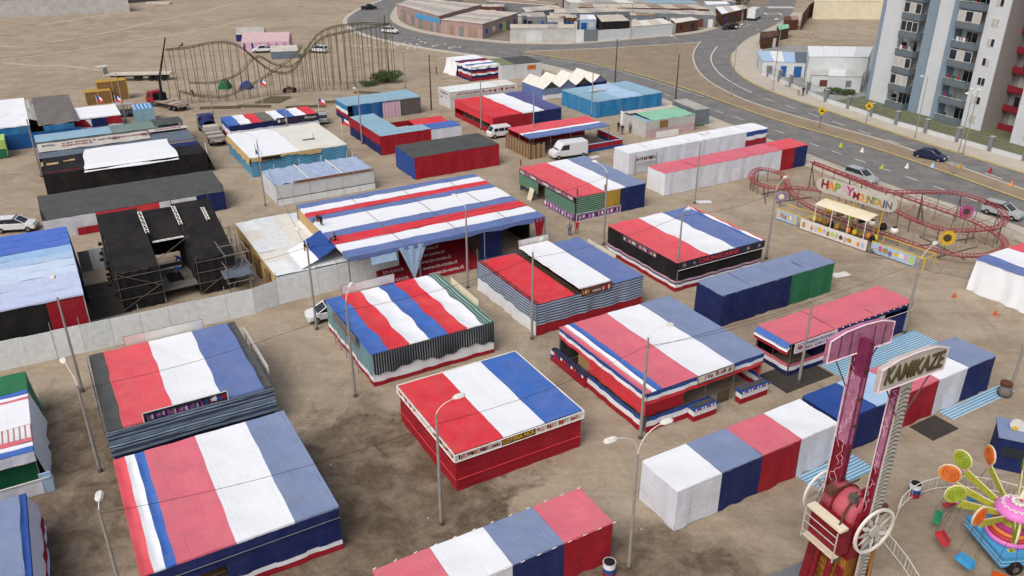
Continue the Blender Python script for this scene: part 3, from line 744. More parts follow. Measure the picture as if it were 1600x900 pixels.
# T10 snack booth with awning and lettered sign
t = box_stall('navy snack booth with pink roof, tricolour corner awning and lettered sign', (22.3, 57.6), 14.8, 3.6, 3.0, ['pink']*3, [None], [None], ['navy'], ['navy'], name='snack_booth', cat='booth', group=BG); a, b = 14.8, 3.6
bands(t, a, b, 'front', [(0, 2.0, 'navy'), (2.55, 2.95, 'navy')], 4.2, a); bands(t, a, b, 'front', [(0, .45, 'navy'), (.42, .8, 'white'), (.78, 1.1, 'pink')], 0, 4.2, out=.1); bands(t, a, b, 'left', [(0, .45, 'navy'), (.42, .8, 'white'), (.78, 1.1, 'pink')], out=.1)
bands(t, a, b, 'left', [(2.6, 2.98, 'blue'), (2.3, 2.62, 'white'), (2.05, 2.32, 'dkred')], out=.15, flare=.35, name='awning_band')
MB().box(4.2, .4, 0, 4.3, b-.1, 2.9).build('partition', 'navy', t); MB().box(.2, b-.6, 0, 4.2, b-.5, 2.8).build('shelf_back', 'dark', t)
o = sign(t, 'front', a, b, .2, 5.0, 2.1, 2.95, 'sign_white', out=.15, frame='lilac', th=.08)
text_mesh('lettering', 'COMIDA RAPIDA', .3, 'print_purple', o, (2.9, -.245, 2.7), (pi/2, 0, 0), width=3.6); text_mesh('lettering', 'MR. DENTO', .3, 'print_purple', o, (2.9, -.245, 2.33), (pi/2, 0, 0), width=3.0)
blotches(o, 'front', .4, 1.1, 2.2, 2.8, .235, ['magenta'], 1, 3)
rd = random.Random(5)
for i in range(6): MB().box(5.4+i*1.1, .2, 2.0, 6.1+i*1.1, .9, 2.15+rd.random()*.3).build('stored_crate', ['plank', 'wood_dark', 'cream'][i % 3], t)
MB().tube([(4.3, -.1, 2.3), (a, -.1, 2.2)], .025, 4).build('cable', 'lamp_white', t)
for i in range(12): MB().lathe([(.01, 0), (.06, .03), (.01, .1)], 6, (5+i*.8, -.12, 2.9)).build('bulb', 'lamp_white', t)
def ground_mat(label, poly, m, z=0.012, cat='ground mat'):
    return tag(MB().prism(poly, 0.001, z).build('ground_tarp', m), label, cat)
def grid_rect(o, x0, y0, x1, y1):
    O = Vector((o[0], o[1])); ax = AX.xy; ay = AY.xy
    return [tuple(O+ax*x+ay*y) for x, y in ((x0, y0), (x1, y0), (x1, y1), (x0, y1))]
def striped_tarp(label, o, x0, y0, x1, y1):
    tt = MB().grid(lambda u, v: (x0+(x1-x0)*u, y0+(y1-y0)*v, .012+.03*abs(nz(u*5, v*5, x0))), 24, 16).build('striped_tarp', 'ground_stripe', None, loc=(o[0], o[1], 0), rz=GRID)
    return tag(tt, label, 'tarp')
striped_tarp('wide blue and white striped tarp spread between the snack booth and the booth row', (22.3, 57.6), 3.6, -5.3, 15.6, -.25)
striped_tarp('small blue striped tarp on the ground at the foot of the sign tower', (10, 39.6), 10.6, -2.2, 15.8, -.1)
striped_tarp('narrow blue striped tarp edging the navy end of the booth row', (22.5, 46.9), 11.2, -1.3, 19, -.1)
ground_mat('black ground mat in front of the snack booth corner', grid_rect((22.3, 57.6), -2.0, -1.9, 3.4, 1.2), 'mat_black')
ground_mat('black ground mat before the red bay of the booth row', grid_rect((22.5, 46.9), 7.6, -2.2, 10.6, -.2), 'mat_black')
ground_mat('dark wet mat lying beside the counters of the flag-banded tent', grid_rect((9.6, 49.9), 11.6, 3.5, 14.2, 8.5), 'mat_black')

# T14 white and blue tent at the edge
t14 = Vector((45.06, 73.69)); B14 = t14-AY.xy*9.5
t = marquee('large tent cut by the frame edge, white sagging wall under a white blue white roof', (B14.x, B14.y)); a, b, h = 10, 9.5, 3.3
roof_fr(t, a, b, h, [(0, .17, 'periwinkle'), (.17, .5, 'white'), (.5, .75, 'salmon'), (.75, 1, 'white')], 14, .05)
bands(t, a, b, 'left', [(.0, 3.25, 'white')], flare=.5, fold=.09); bands(t, a, b, 'front', [(0, 3.25, 'white')], fold=.08); bands(t, a, b, 'back', [(0, 3.25, 'white')]); bands(t, a, b, 'right', [(0, 3.25, 'white')]); posts(t, a, b, h)

# T39 green and white tent at the opposite edge
R39 = Vector((-30.96, 43.77)); B39 = R39-AX.xy*10.6
t = marquee('green and white tent with slanted pinstripes on its roof, cut by the frame edge', (B39.x, B39.y)); a, b, h = 10.6, 11, 3.0
def rowroof(rows, seed):
    for i, (f0, f1, m) in enumerate(rows):
        roof_strip(t, b*f0, b*f1, a, h, m, seed+i, i, .06, .02, b, ends=(i == 0, i == len(rows)-1), axis='y')
rowroof([(0, .05, 'blue'), (.05, .1, 'white'), (.1, .15, 'pink'), (.15, .3, 'pink_strips'), (.3, .62, 'white'), (.62, .65, 'pink'), (.65, .69, 'white'), (.69, .74, 'blue'), (.74, 1, 'green')], 39)
bands(t, a, b, 'front', [(2.2, 2.98, 'paleblue')], out=.1); bands(t, a, b, 'front', [(0, 1.1, 'paleblue')], out=.7); MB().box(0, -.75, 1.1, a+.5, -.65, 1.16).build('counter_rail', 'sign_white', t)
MB().box(.2, .9, 0, a-.1, 1.0, 2.9).build('inner_curtain', 'green', t); MB().box(.1, .2, .02, a-.1, .9, .06).build('floor_cloth', 'green', t)
MB().lathe([(.01, 0), (.26, 0), (.26, .03), (.01, .03)], 14, (7.0, -.17, 2.6), 'y').build('round_emblem', 'netgrey', t)
bands(t, a, b, 'right', [(0, 2.95, 'whitewall')], 0, 8.2, flare=.55, fold=.05); bands(t, a, b, 'right', [(0, 2.95, 'green')], 8.2, b, flare=.3); bands(t, a, b, 'back', [(0, 2.95, 'green')]); bands(t, a, b, 'left', [(0, 2.95, 'mint')])
MB().box(a-.1, -.7, 0, a+.6, -.6, 1.5).build('end_panel', 'paleblue', t); posts(t, a, b, h)

# T40 corner tent
T40 = Vector((-29.17, 39.39)); B40 = T40-AY.xy*11-AX.xy*11
t = marquee('grey-blue roofed tent with thin tricolour side, in the lowest corner of the fair', (B40.x, B40.y)); a, b, h = 11, 11, 3.1
roof_fr(t, a, b, h, [(0, .35, 'pink'), (.35, .6, 'white'), (.6, .97, 'greyblue'), (.97, 1, 'royal')], 40, .03)
bands(t, a, b, 'right', [(1.9, 3.05, 'paleblue'), (1.0, 1.95, 'dkred'), (.4, 1.05, 'white'), (0, .45, 'royal')], flare=.5); bands(t, a, b, 'front', [(0, 3.05, 'royal')]); bands(t, a, b, 'back', [(0, 3.05, 'royal')]); bands(t, a, b, 'left', [(0, 3.05, 'royal')]); posts(t, a, b, h)

# ---------------------------------------------------------------- stalls farther back, stage enclosure
SG = 'smaller stalls of the fair'
def stall(name, label, B, rz=GRID, cat='stall', group=SG): return thing(name, label, cat, put(B), rz, group)
def walls4(t, a, b, h, front, left=None, right=None, back=None, fold=.03, skip=()):
    for s, r in (('front', front), ('left', left or front), ('right', right or front), ('back', back or front)):
        if s not in skip: bands(t, a, b, s, r if isinstance(r, list) else [(0, h, r)], fold=fold)

# K the great striped stage roof
t = stall('stage_canopy', 'huge open canopy with nine long violet, white and red stripes over a red stage', (-15.4, 71.5), cat='canopy', group=None); a, b, h = 21.8, 16.2, 4.3
rows = [(0, .10, 'periwinkle'), (.10, .22, 'white'), (.22, .34, 'red'), (.34, .44, 'periwinkle'), (.44, .66, 'white'), (.66, .74, 'periwinkle'), (.74, .82, 'red'), (.82, .92, 'white'), (.92, 1, 'periwinkle')]
for i, (f0, f1, m) in enumerate(rows):
    roof_strip(t, b*f0, b*f1, a, h, m, 60+i, i, .06, .05, b, ends=(i == 0, i == len(rows)-1), axis='y', drop=.2 if i else .45, bays=4)
for f in (.27, .55, .82): MB().tube([(a*f, -.02, h+.06), (a*f, b, h+.06)], .03, 4).build('roof_cord', 'netgrey', t)
for x in (0, a/3, 2*a/3, a):
    for y in (0, b): MB().tube([(x, y, 0), (x, y, h)], .07, 6).build('post', 'steel', t)
for (x, w, m, zb) in ((6.6, 1.5, 'paleblue', .5), (a-.7, .7, 'dkred', .3)):
    MB().grid(lambda u, v: (x+(u-.5)*2*w*(1-v), -.06-.05*sin(u*18)*(1-v), h-.1-(h-.1-zb)*v), 14, 8).build('pennant_drape', m, t, True)
MB().grid(lambda u, v: (14.6+2.6*u, 1.2-.06*sin(u*20), h-.1-4.0*v), 16, 6).build('blue_drape', 'navy', t, True)
MB().box(.1, b-.2, 0, a, b-.1, 4.0).build('back_wall', 'black', t); MB().box(.05, 6, 0, .12, b-.1, 4.0).build('side_wall', 'tan', t)
MB().box(a-.15, 3.0, 0, a-.05, b-.1, 4.0).build('side_wall', 'black', t)
SLP = math.atan2(1.9, 5.0)
st = MB().add([(3.6, .1, .05), (14.4, .1, .05), (14.4, 5.1, 1.95), (3.6, 5.1, 1.95), (3.6, 5.1, .02), (14.4, 5.1, .02)], [(0, 1, 2, 3), (0, 3, 4), (1, 5, 2), (3, 2, 5, 4), (0, 4, 5, 1)]).build('stage_ramp', 'print_red', t)
for k in range(5):
    y_ = .7+k*.85; text_mesh('lettering', 'www.in-coca.cl', .66, 'sign_white', st, (10.4-.3*k, y_, .05+(y_-.1)*.38+.02), (SLP, 0, 0), width=3.9, extrude=.004, shear=.25)
for k in range(3):
    y_ = 1.0+k*1.2; text_mesh('lettering', 'in-coca', .8, 'lilac', st, (5.2, y_, .05+(y_-.1)*.38+.02), (SLP, 0, 0), width=2.2, extrude=.004, shear=.25)
MB().add([(2.2, -.2, 3.1), (4.8, -.2, 3.1), (4.8, 0, 4.2), (2.2, 0, 4.2)], [(0, 1, 2, 3)]).build('flap', 'paleblue', t)
# folded flag cloth hanging off the end of the canopy
fl = tag(MB().grid(lambda u, v: (-1.9+2.0*u, 3.2+5.0*v, 3.3+.95*u+.05*sin(v*8)+.03*sin(u*11)), 12, 12).build('flag_cloth', 'royal', None, True, loc=(-15.4, 71.5, 0), rz=GRID), 'royal blue cloth length hanging off the canopy edge over the pale shed roof', 'cloth')
fl = tag(MB().grid(lambda u, v: (-3.7+1.8*u, 2.9+5.0*v+.3*u, 2.82+.48*u+.03*sin(v*9)), 8, 12).build('flag_cloth', 'white', None, True, loc=(-15.4, 71.5, 0), rz=GRID), 'white cloth length lying on the pale shed roof beside the blue one', 'cloth')
# T35 pale sheet-roofed sheds
t = stall('panel_shed', 'pale shed with patched weathered white roof sheets beside the striped canopy', (-22.2, 70.8), cat='shed'); a, b, h = 7.4, 15.6, 2.6
rd = random.Random(2)
for i in range(4):
    for j in range(5):
        x0, y0 = a*i/4, b*j/5; dz = rd.uniform(0, .12)
        MB().box(x0-.05, y0-.05, h+dz, x0+a/4+.08, y0+b/5+.1, h+dz+.04).build('roof_sheet', ['white_panel', 'offwhite', 'white_panel_b'][rd.randrange(3)], t)
walls4(t, a, b, h, 'white_panel', left='tan', fold=.004)
for i in range(3): MB().box(-.25, 2+i*4, 0, -.08, 3.4+i*4, 2.2).build('leaning_plank', 'wood', t)
# white panel wall round the stage yard, every panel its own
fence = thing('panel_wall', 'long white sheet-metal wall on posts closing off the stage yard', 'wall', (0, 0, 0))
path = [(-44.22, 56.80), (-41.94, 58.26), (-36.29, 61.36), (-30.15, 64.73), (-23.77, 68.39), (-22.03, 70.21), (-17.00, 73.52), (-11.43, 76.94)]
def panel_run(root, path, h, step, mats, seed, thick=.04, nm='panel', post=True):
    rd = random.Random(seed)
    for p, q in zip(path, path[1:]):
        p, q = Vector(p), Vector(q); L = (q-p).length; n = max(1, round(L/step)); d = (q-p)/n; nrm = Vector((-d.y, d.x)).normalized()
        for i in range(n):
            s = p+d*i+nrm*rd.uniform(-.03, .03); e = s+d*.99; hh = h+rd.uniform(-.04, .04)
            MB().prism([tuple(s-nrm*thick/2), tuple(e-nrm*thick/2), tuple(e+nrm*thick/2), tuple(s+nrm*thick/2)], 0, hh).build(nm, mats[rd.randrange(len(mats))], root)
            if post and i % 2 == 0:
                pp = s+nrm*.08; MB().tube([(pp.x, pp.y, 0), (pp.x, pp.y, h+.75)], .035, 5).build('post', 'pole', root)
panel_run(fence, path, 2.6, 2.4, ['white_panel', 'white_panel_b', 'white_panel'], 5)
# T32 black scaffold stage seen from behind
t = thing('scaffold_stage', 'tall black-draped scaffold stage standing inside the white wall', 'stage', put((-35.78, 68.13)), R(31))
a, b, h = 10.6, 10.5, 7.5
for (x0, x1, y0, z0, z1) in ((0, 3.6, 9.6, .2, 6.7), (3.7, 7.0, 9.0, 1.6, 6.3), (7.1, 10.5, 9.6, .2, 6.5)):
    MB().grid(lambda u, v: (x0+(x1-x0)*u, y0+.05*sin(u*30), z0+(z1-z0)*v), 20, 6).build('back_drape', 'black', t, True)
for (x0, x1, y0, zf, zb) in ((0, 3.7, .6, 3.9, 6.7), (6.9, 10.6, .6, 3.7, 6.5), (3.7, 6.9, 4.6, 4.6, 6.3)):
    MB().grid(lambda u, v: (x0+(x1-x0)*u, y0+(9.6-y0)*v, zf+(zb-zf)*v**.8-.15*sin(u*pi)*sin(v*pi*2)+.03*sin(v*26+u*3)), 12, 16).build('roof_drape', 'black', t, True)
for (x0, x1, z1) in ((0, 3.7, 3.9), (6.9, 10.6, 3.7)):
    MB().grid(lambda u, v: (x0+(x1-x0)*u, .55+.06*sin(u*25), .1+(z1-.1)*v), 20, 8).build('wing_drape', 'black', t, True)
    for xs in (x0, x1): MB().grid(lambda u, v: (xs+.05*sin(u*20), .9+8.7*u, .1+(z1+2.8*u**.8-.1)*v), 16, 5).build('side_drape', 'black', t, True)
MB().box(3.4, 1.0, 1.0, 7.2, 7.4, 1.12).build('deck', 'netgrey', t); MB().box(4.6, 2.6, 1.12, 6.0, 4.8, 1.14).build('deck_plate', 'dark', t); MB().box(4.3, 4.8, 1.6, 6.2, 4.95, 1.7).build('lighting_bar', 'sign_white', t)  # flat dark plate lying on top of the deck
for (p, q) in (((3.75, 4.6, 5.8), (3.75, 8.2, 6.8)), ((6.95, 5.2, 5.8), (6.95, 8.4, 6.7)), ((9.6, 5.4, 5.7), (9.6, 7.6, 6.3)), ((4, 4.5, 4.8), (6.9, 4.5, 4.8))):
    tr = MB(); p, q = Vector(p), Vector(q); n = 10; off = Vector((.15, 0, 0)) if abs(q.y-p.y) > 1 else Vector((0, .15, 0))
    tr.tube([p+off, q+off], .04, 4).tube([p-off, q-off], .04, 4)
    for i in range(n): tr.tube([p.lerp(q, i/n)+off*(1 if i % 2 else -1), p.lerp(q, (i+1)/n)-off*(1 if i % 2 else -1)], .035, 4)
    tr.build('truss', 'lamp_white', t)
for x in (0, 3.7, 7, 10.6):
    for (y, zt) in ((.5, 4.2), (4.8, 5.8), (9.7, 7.2)): MB().tube([(x, y, 0), (x, y, zt)], .04, 5).build('scaffold_post', 'pole_dark', t)
for z in (1.3, 2.4, 3.5):
    for y in (.42, 9.75): MB().tube([(-.3, y, z), (3.9, y, z)], .04, 5).build('scaffold_bar', 'pole_dark', t); MB().tube([(6.8, y, z), (11, y, z)], .04, 5).build('scaffold_bar', 'pole_dark', t)
for (p, q) in (((0, .38, .3), (3.7, .38, 2.2)), ((0, .38, 3.9), (3.7, .38, 2.0)), ((7, .38, .3), (10.6, .38, 2.4)), ((3.6, 1, 4.2), (7.2, 3, 5.4))): MB().tube([p, q], .04, 5).build('brace', 'pole_dark', t)
for k in range(9):
    MB().lathe([(.02, 0), (.16, .02), (.2, .2), (.13, .32), (.02, .34)], 8, (-.35-.2*(k % 2), 1.0+k*.85, 1.6+(k % 3)*1.3)).build('stage_light', 'dark', t)
# side scaffold tower of the stage
sc = thing('scaffold_tower', 'open tube scaffold with cross braces beside the black stage', 'scaffold', put((-27.03, 71.70)), R(31))
for x in (0, 2.2):
    for y in (0, 2.4, 4.8, 7.2): MB().tube([(x, y, 0), (x, y, 4.6)], .035, 5).build('upright', 'pole_dark', sc)
for z in (1.5, 3.0, 4.4):
    for x in (0, 2.2): MB().tube([(x, -.2, z), (x, 7.4, z)], .03, 4).build('ledger', 'pole', sc)
    for y in (0, 2.4, 4.8, 7.2): MB().tube([(-.2, y, z), (2.4, y, z)], .03, 4).build('ledger', 'pole', sc)
for (p, q) in (((0, 0, .1), (2.2, 2.4, 3)), ((2.2, 2.4, .2), (0, 4.8, 3)), ((0, 4.8, .2), (2.2, 7.2, 4.4)), ((0, 0, 3), (0, 2.4, 1.5)), ((2.2, 0, 4.4), (2.2, 7.2, 1.5))): MB().tube([p, q], .03, 4).build('brace', 'pole', sc)
MB().box(-.1, 2.2, 1.55, 2.3, 5, 1.62).build('platform', 'slate', sc); MB().grid(lambda u, v: (-.3+2.8*u, .2+2.4*v, 1.9+.3*v+.05*sin(u*9)), 8, 8).build('sheet', 'slate', sc, True)
def carpet(label, B, x0, y0, x1, y1, m, z=.02):
    return tag(MB().grid(lambda u, v: (x0+(x1-x0)*u, y0+(y1-y0)*v, z+.02*nz(u*6, v*6, x0)), 12, 12).build('floor_cloth', m, None, loc=(B[0], B[1], 0), rz=GRID), label, 'ground cloth')
carpet('dark grey cloth floor between the blue marquee and the black stage', (-38.71, 66.52), .4, .3, 4.0, 8.5, 'mat_black', .03)
lad = thing('ladder_truss', 'short aluminium lattice truss propped beside the black stage', 'truss', put((-41.15, 71.02)), R(100))
tr = MB()
for s in (0, .4): tr.tube([(0, s, .1), (2.4, s, 1.2)], .03, 4)
for i in range(9): tr.tube([(.27*i, .4*(i % 2), .1+.124*i), (.27*(i+1), .4*((i+1) % 2), .1+.124*(i+1))], .02, 4)
tr.build('lattice', 'lamp_white', lad)
t = stall('panel_screen', 'grey sheet screen standing on sand between blue marquee and stage', (-44.19, 77.56), cat='screen')
for i in range(5): MB().box(i*1.1, 0, 0, i*1.1+1.07, .05, 2.2+.1*(i % 2)).build('panel', ['wall_grey', 'white_panel_b', 'shop_grey'][i % 3], t)
# T33 blue-shaded marquee with tall posts
t = marquee('tall marquee shading from royal blue to pale, with black and red side curtains', (-52.1, 54.3)); a, b, h = 18.1, 17.5, 4.6
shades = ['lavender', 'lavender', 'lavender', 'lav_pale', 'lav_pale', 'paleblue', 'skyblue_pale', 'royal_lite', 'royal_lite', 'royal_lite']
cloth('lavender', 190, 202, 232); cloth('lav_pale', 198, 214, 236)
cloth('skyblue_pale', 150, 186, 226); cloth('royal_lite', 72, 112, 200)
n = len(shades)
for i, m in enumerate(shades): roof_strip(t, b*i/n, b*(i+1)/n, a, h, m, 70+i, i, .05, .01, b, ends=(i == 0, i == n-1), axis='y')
bands(t, a, b, 'front', [(0, 4.5, 'paleblue')], 0, 11.0); bands(t, a, b, 'front', [(0, 4.5, 'black')], 11.0, 15.2); bands(t, a, b, 'front', [(0, 4.5, 'dkred')], 15.2, a-.1)
bands(t, a, b, 'right', [(0, 4.5, 'navy')], 8, b, flare=.3); bands(t, a, b, 'back', [(0, 4.5, 'royal')]); bands(t, a, b, 'left', [(0, 4.5, 'royal')]); posts(t, a, b, h, 5, 5, .06, 'lamp_white')
# T31 barrel-roofed hall with coloured front
t = stall('hall_tent', 'long grey-roofed hall with white, red and blue cloth lengths along its front', (-52, 86), cat='tent', group=None); a, b, h = 19.7, 6.4, 3.2
for i in range(4):
    MB().grid(lambda u, v: (a*(i+u)/4, b*v, h-.9*(1-v)**3+.06*nz(u*4+i, v*4, 3)), 10, 12).build('roof_panel', 'charcoal', t, True)
for (x0, x1, m) in ((0, 5.4, 'whitewall'), (5.4, 12.2, 'red'), (12.2, 16.4, 'whitewall'), (16.4, a, 'navy')):
    MB().grid(lambda u, v: (x0+(x1-x0)*u, -.06-.12*sin(v*1.5)-.03*sin(u*15), .02+2.3*v), 14, 6).build('front_cloth', m, t, True)
bands(t, a, b, 'left', [(0, 3.0, 'charcoal')]); bands(t, a, b, 'right', [(0, 3.0, 'navy')]); bands(t, a, b, 'back', [(0, 3.1, 'black')]); posts(t, a, b, 2.3, 5, 1)
bands(t, a, b, 'front', [(0, .9, 'dkred')], 3.2, 7.5, out=.25)
# T30 patched exhibition tent with banner and white sheet
t = stall('patchwork_tent', 'sprawling black tent patched with grey banner and a big white sheet', (-59.1, 100.4), cat='tent', group=None); a, b, h = 20, 21, 2.9
def patch_roof(x0, y0, x1, y1, z, m, nm='roof_panel', r=.05): return MB().grid(lambda u, v: (x0+(x1-x0)*u, y0+(y1-y0)*v, z+r*nz(u*5+x0, v*5+y0, 2)+.12*sin(v*pi)), 14, 10).build(nm, m, t, True)
patch_roof(0, 16.6, a*.5, b, h, 'skyblue'); patch_roof(a*.5, 16.4, a*.82, b, h+.02, 'greygreen'); patch_roof(a*.8, 17, a+.2, b+.4, h+.12, 'charcoal')
patch_roof(0, 13.6, a, 16.7, h-.05, 'charcoal'); patch_roof(0, 8, a, 13.7, h-.1, 'slate'); patch_roof(.3, 4.2, a, 8, h-.16, 'black')
ban = MB().grid(lambda u, v: (.1+(a*.72)*u, 10.4+3.4*v, h+.12+.28*v+.03*sin(u*22)), 30, 5).build('banner', 'gravestone', t, True)
sl = math.atan2(.28, 3.4); bl = MB().grid(lambda u, v: (a*.735+(a*.27)*u, 13.2+1.3*v, h+.25+.1*v), 12, 3).build('banner_strip', 'gravestone', t)
for (txt, x, y, m, s, w) in (('SGL', 1.5, 12.6, 'charcoal', .9, 1.7), ('al EX GREEN la', 5.3, 12.7, 'print_red', .75, 4.4), ('DISPONIBLE', 5.0, 11.7, 'print_red', .7, 3.8), ('SGHR', 8.6, 12.4, 'charcoal', .8, 1.7), ('TODO ALGARROBO', 12.1, 12.4, 'print_red', .75, 3.4)):
    text_mesh('lettering', txt, s, m, ban, (x, y, h+.2+.28*(y-10.4)/3.4), (sl, 0, 0), width=w, extrude=.01)
for x in (9.9, 14.0):
    MB().lathe([(.55, 0), (.7, 0), (.7, .02), (.55, .02)], 18, (x, 12.4, h+.34), ring=True).build('round_emblem', 'print_red', ban); MB().lathe([(.12, 0), (.32, 0), (.32, .02), (.12, .02)], 14, (x, 12.4, h+.34), ring=True).build('round_emblem', 'charcoal', ban)
text_mesh('lettering', 'DISPONIBLE', .7, 'print_red', bl, (a*.87, 13.85, h+.32), (.08, 0, 0), width=3.6, extrude=.01)
ws = MB().grid(lambda u, v: (4.7+11.6*u+.9*v*(1-u)+.12*sin(v*7), -.25+9.1*v+.12*sin(u*9), h+.16+.03*sin(u*6+v*5)-(.6*max(0, .08-v)/.08)), 24, 26).build('white_sheet', 'white', t, True)
MB().grid(lambda u, v: (0+5.5*u, 3.6+3.4*v, h-.3+.1*nz(u*6, v*6, 9)), 14, 10).build('pallet_sheet', 'sheet_tan', t, True)
for (x, y) in ((1.4, 4.8), (3.4, 5.4)): MB().box(x-.7, y-.35, h-.2, x+.7, y+.35, h-.06).build('sack', 'tan', t)
MB().box(.1, 1.6, h-.8, 5.6, 1.7, h-.3).build('red_valance', 'dkred', t); MB().box(0, 2.6, h-.7, 5.7, 2.7, h-.35).build('white_valance', 'paleblue', t)
MB().grid(lambda u, v: (16.4+3.5*u, 4.6+1.6*v, h-.1+.1*v), 8, 4).build('roof_panel', 'navy', t); MB().grid(lambda u, v: (16.3+3.6*u, 6.2+1.2*v, h), 8, 4).build('roof_panel', 'netgrey', t)
bands(t, a, b, 'front', [(0, h-.1, 'black')]); MB().grid(lambda u, v: (a*u, 4.4*v, h-.15-.3*(1-v)), 20, 4).build('roof_panel', 'black', t)
bands(t, a, b, 'left', [(0, h-.1, 'black')]); bands(t, a, b, 'right', [(0, h-.1, 'black')], flare=.9); bands(t, a, b, 'back', [(0, h-.1, 'tarpblue')]); MB().tube([(a+.1, .2, h-.3), (a+.9, 5.5, h-.2)], .05, 4).build('edge_pole', 'lamp_white', t); posts(t, a, b, h-.1, 5, 5)

# T26 red and blue box stall
t = box_stall('closed red and blue cloth stall with dark grey flat roof', (-13, 107), 12.9, 6.5, 3.1, ['charcoal']*3, ['dkred'], ['royal'], ['dkred'], name='cloth_booth', cat='booth', group=BG)
# T29 white booth with crumpled blue tarp roof
t = stall('panel_booth', 'white panel booth with crumpled pale blue tarp roof and red-lettered fascia strip', (-29, 97.1), cat='booth', group=None); a, b, h = 12.8, 6.7, 2.6
for i in range(3): MB().grid(lambda u, v: (a*(i+u)/3, b*v, h+.14*nz(u*5+i*3, v*7, 4)+.06*nz(u*13, v*16, 1)), 20, 20).build('roof_tarp', 'periwinkle_pale' if 'periwinkle_pale' in MATS else cloth('periwinkle_pale', 160, 178, 206), t, True)
for i in range(6):
    x0 = a*i/6; MB().box(x0+.01, -.05, .85, x0+a/6-.02, 0, h-.05).build('wall_panel', 'wall_white', t); MB().box(x0+.02, -.25, .02, x0+a/6-.03, -.2, .8).build('counter_front', 'white_panel', t)
bands(t, a, b, 'left', [(0, h-.05, 'wall_white')], fold=.005); bands(t, a, b, 'right', [(0, h-.05, 'wall_white')], fold=.005); bands(t, a, b, 'back', [(0, h-.05, 'wall_white')], fold=.005)
o = sign(t, 'front', a, b, 2.2, a-.1, h-.12, h+.22, 'roof_brown', out=.08); text_mesh('lettering', 'EMPANADAS  COMPLETOS  BEBIDAS  CHURROS', .24, 'print_red', o, (7.4, -.145, h+.05), (pi/2, 0, 0), width=9.5)
for x in (4.3, 8.6): MB().box(x-.08, -.05, h+.12, x+.08, b, h+.2).build('roof_batten', 'lamp_white', t)
for (x, y) in ((1.5, 5.8), (5, 6.4), (8, 6.5), (11.6, 6.6), (12.3, 6.4), (2.2, .1)): MB().tube([(x, y, 0), (x, y, h+.9)], .03, 4).build('post', 'lamp_white', t)
# T28 white flat roof with tan edging and blue ribbed walls
t = stall('ribbed_tent', 'white flat-roofed tent with tan fringed edge and blue ribbed walls', (-35.1, 108), cat='tent', group=None); a, b, h = 13.5, 13.5, 2.7
roof_fr(t, a, b, h, [(.0, .5, 'white'), (.5, 1, 'offwhite')], 28, .02, sag=.05)
bands(t, a, b, 'front', [(0, 2.6, 'blue_stripe')], fold=.05); bands(t, a, b, 'left', [(0, 1.9, 'blue_stripe')], fold=.05); bands(t, a, b, 'right', [(0, 2.6, 'blue_stripe')]); bands(t, a, b, 'back', [(0, 2.6, 'blue_stripe')])
MB().grid(lambda u, v: (-.1-.2*v, b*u, h+.02-(.9+.15*sin(u*30))*v), 30, 4).build('fringe', 'tan', t, True); MB().grid(lambda u, v: (a*.72*u, -.1-.1*v, h+.02-(.45+.2*sin(u*9)+.05*sin(u*47))*v), 40, 3).build('fringe', 'tan', t, True)
MB().grid(lambda u, v: (1.4+2.6*u, -.22, h-.05-.5*v*(1+.3*sin(u*40))), 30, 2).build('dark_fringe', 'dark', t)
MB().box(8.6, 4.6, h+.08, 10.4, 4.85, h+.16).build('roof_beam', 'netgrey', t); MB().tube([(10.2, 4.7, h), (10.2, 4.7, h+.9)], .04, 4).build('roof_pole', 'netgrey', t)
MB().tube([(1.0, 1.0, 0), (1.0, 1.0, h+1.6)], .03, 4).build('flag_pole', 'steel', t); MB().add([(1, 1, h+.2), (1.3, .9, h+.1), (1.2, 1, h+.7), (1, 1, h+.9)], [(0, 1, 2, 3)]).build('pennant', 'royal', t); posts(t, a, b, h, 3, 3)
# T27 small flag-roofed stall with lettered fascia
t = stall('striped_stall', 'stall with short blue white red roof lengths and a dark lettered fascia', (-43.2, 125.1)); a, b, h = 14, 5.8, 2.6
roof_fr(t, a, b, h, [(0, .12, 'blue'), (.12, .24, 'white'), (.24, .36, 'red'), (.36, .5, 'netgrey'), (.5, .62, 'white'), (.62, .74, 'blue'), (.74, .87, 'white'), (.87, 1, 'red')], 27, .06)
bands(t, a, b, 'front', [(1.6, 2.55, 'navy'), (.8, 1.65, 'white'), (0, .85, 'dkred')]); bands(t, a, b, 'left', [(1.7, 2.55, 'royal'), (.8, 1.75, 'white'), (0, .85, 'dkred')]); bands(t, a, b, 'right', [(0, 2.55, 'paleblue')]); bands(t, a, b, 'back', [(0, 2.55, 'navy')])
bands(t, a, b, 'front', [(0, 1.5, 'paleblue')], 5, a, out=.2)
o = sign(t, 'front', a, b, 7.2, a, 1.8, 2.8, 'print_dark', out=.12); text_mesh('lettering', 'Rincon', .6, 'sign_white', o, (12.6, -.185, 2.35), (pi/2, 0, 0), width=1.9, shear=.3); blotches(o, 'front', 7.3, 9.0, 1.9, 2.7, .175, ['sign_white', 'netgrey'], 2, 3); posts(t, a, b, h, 4, 2)
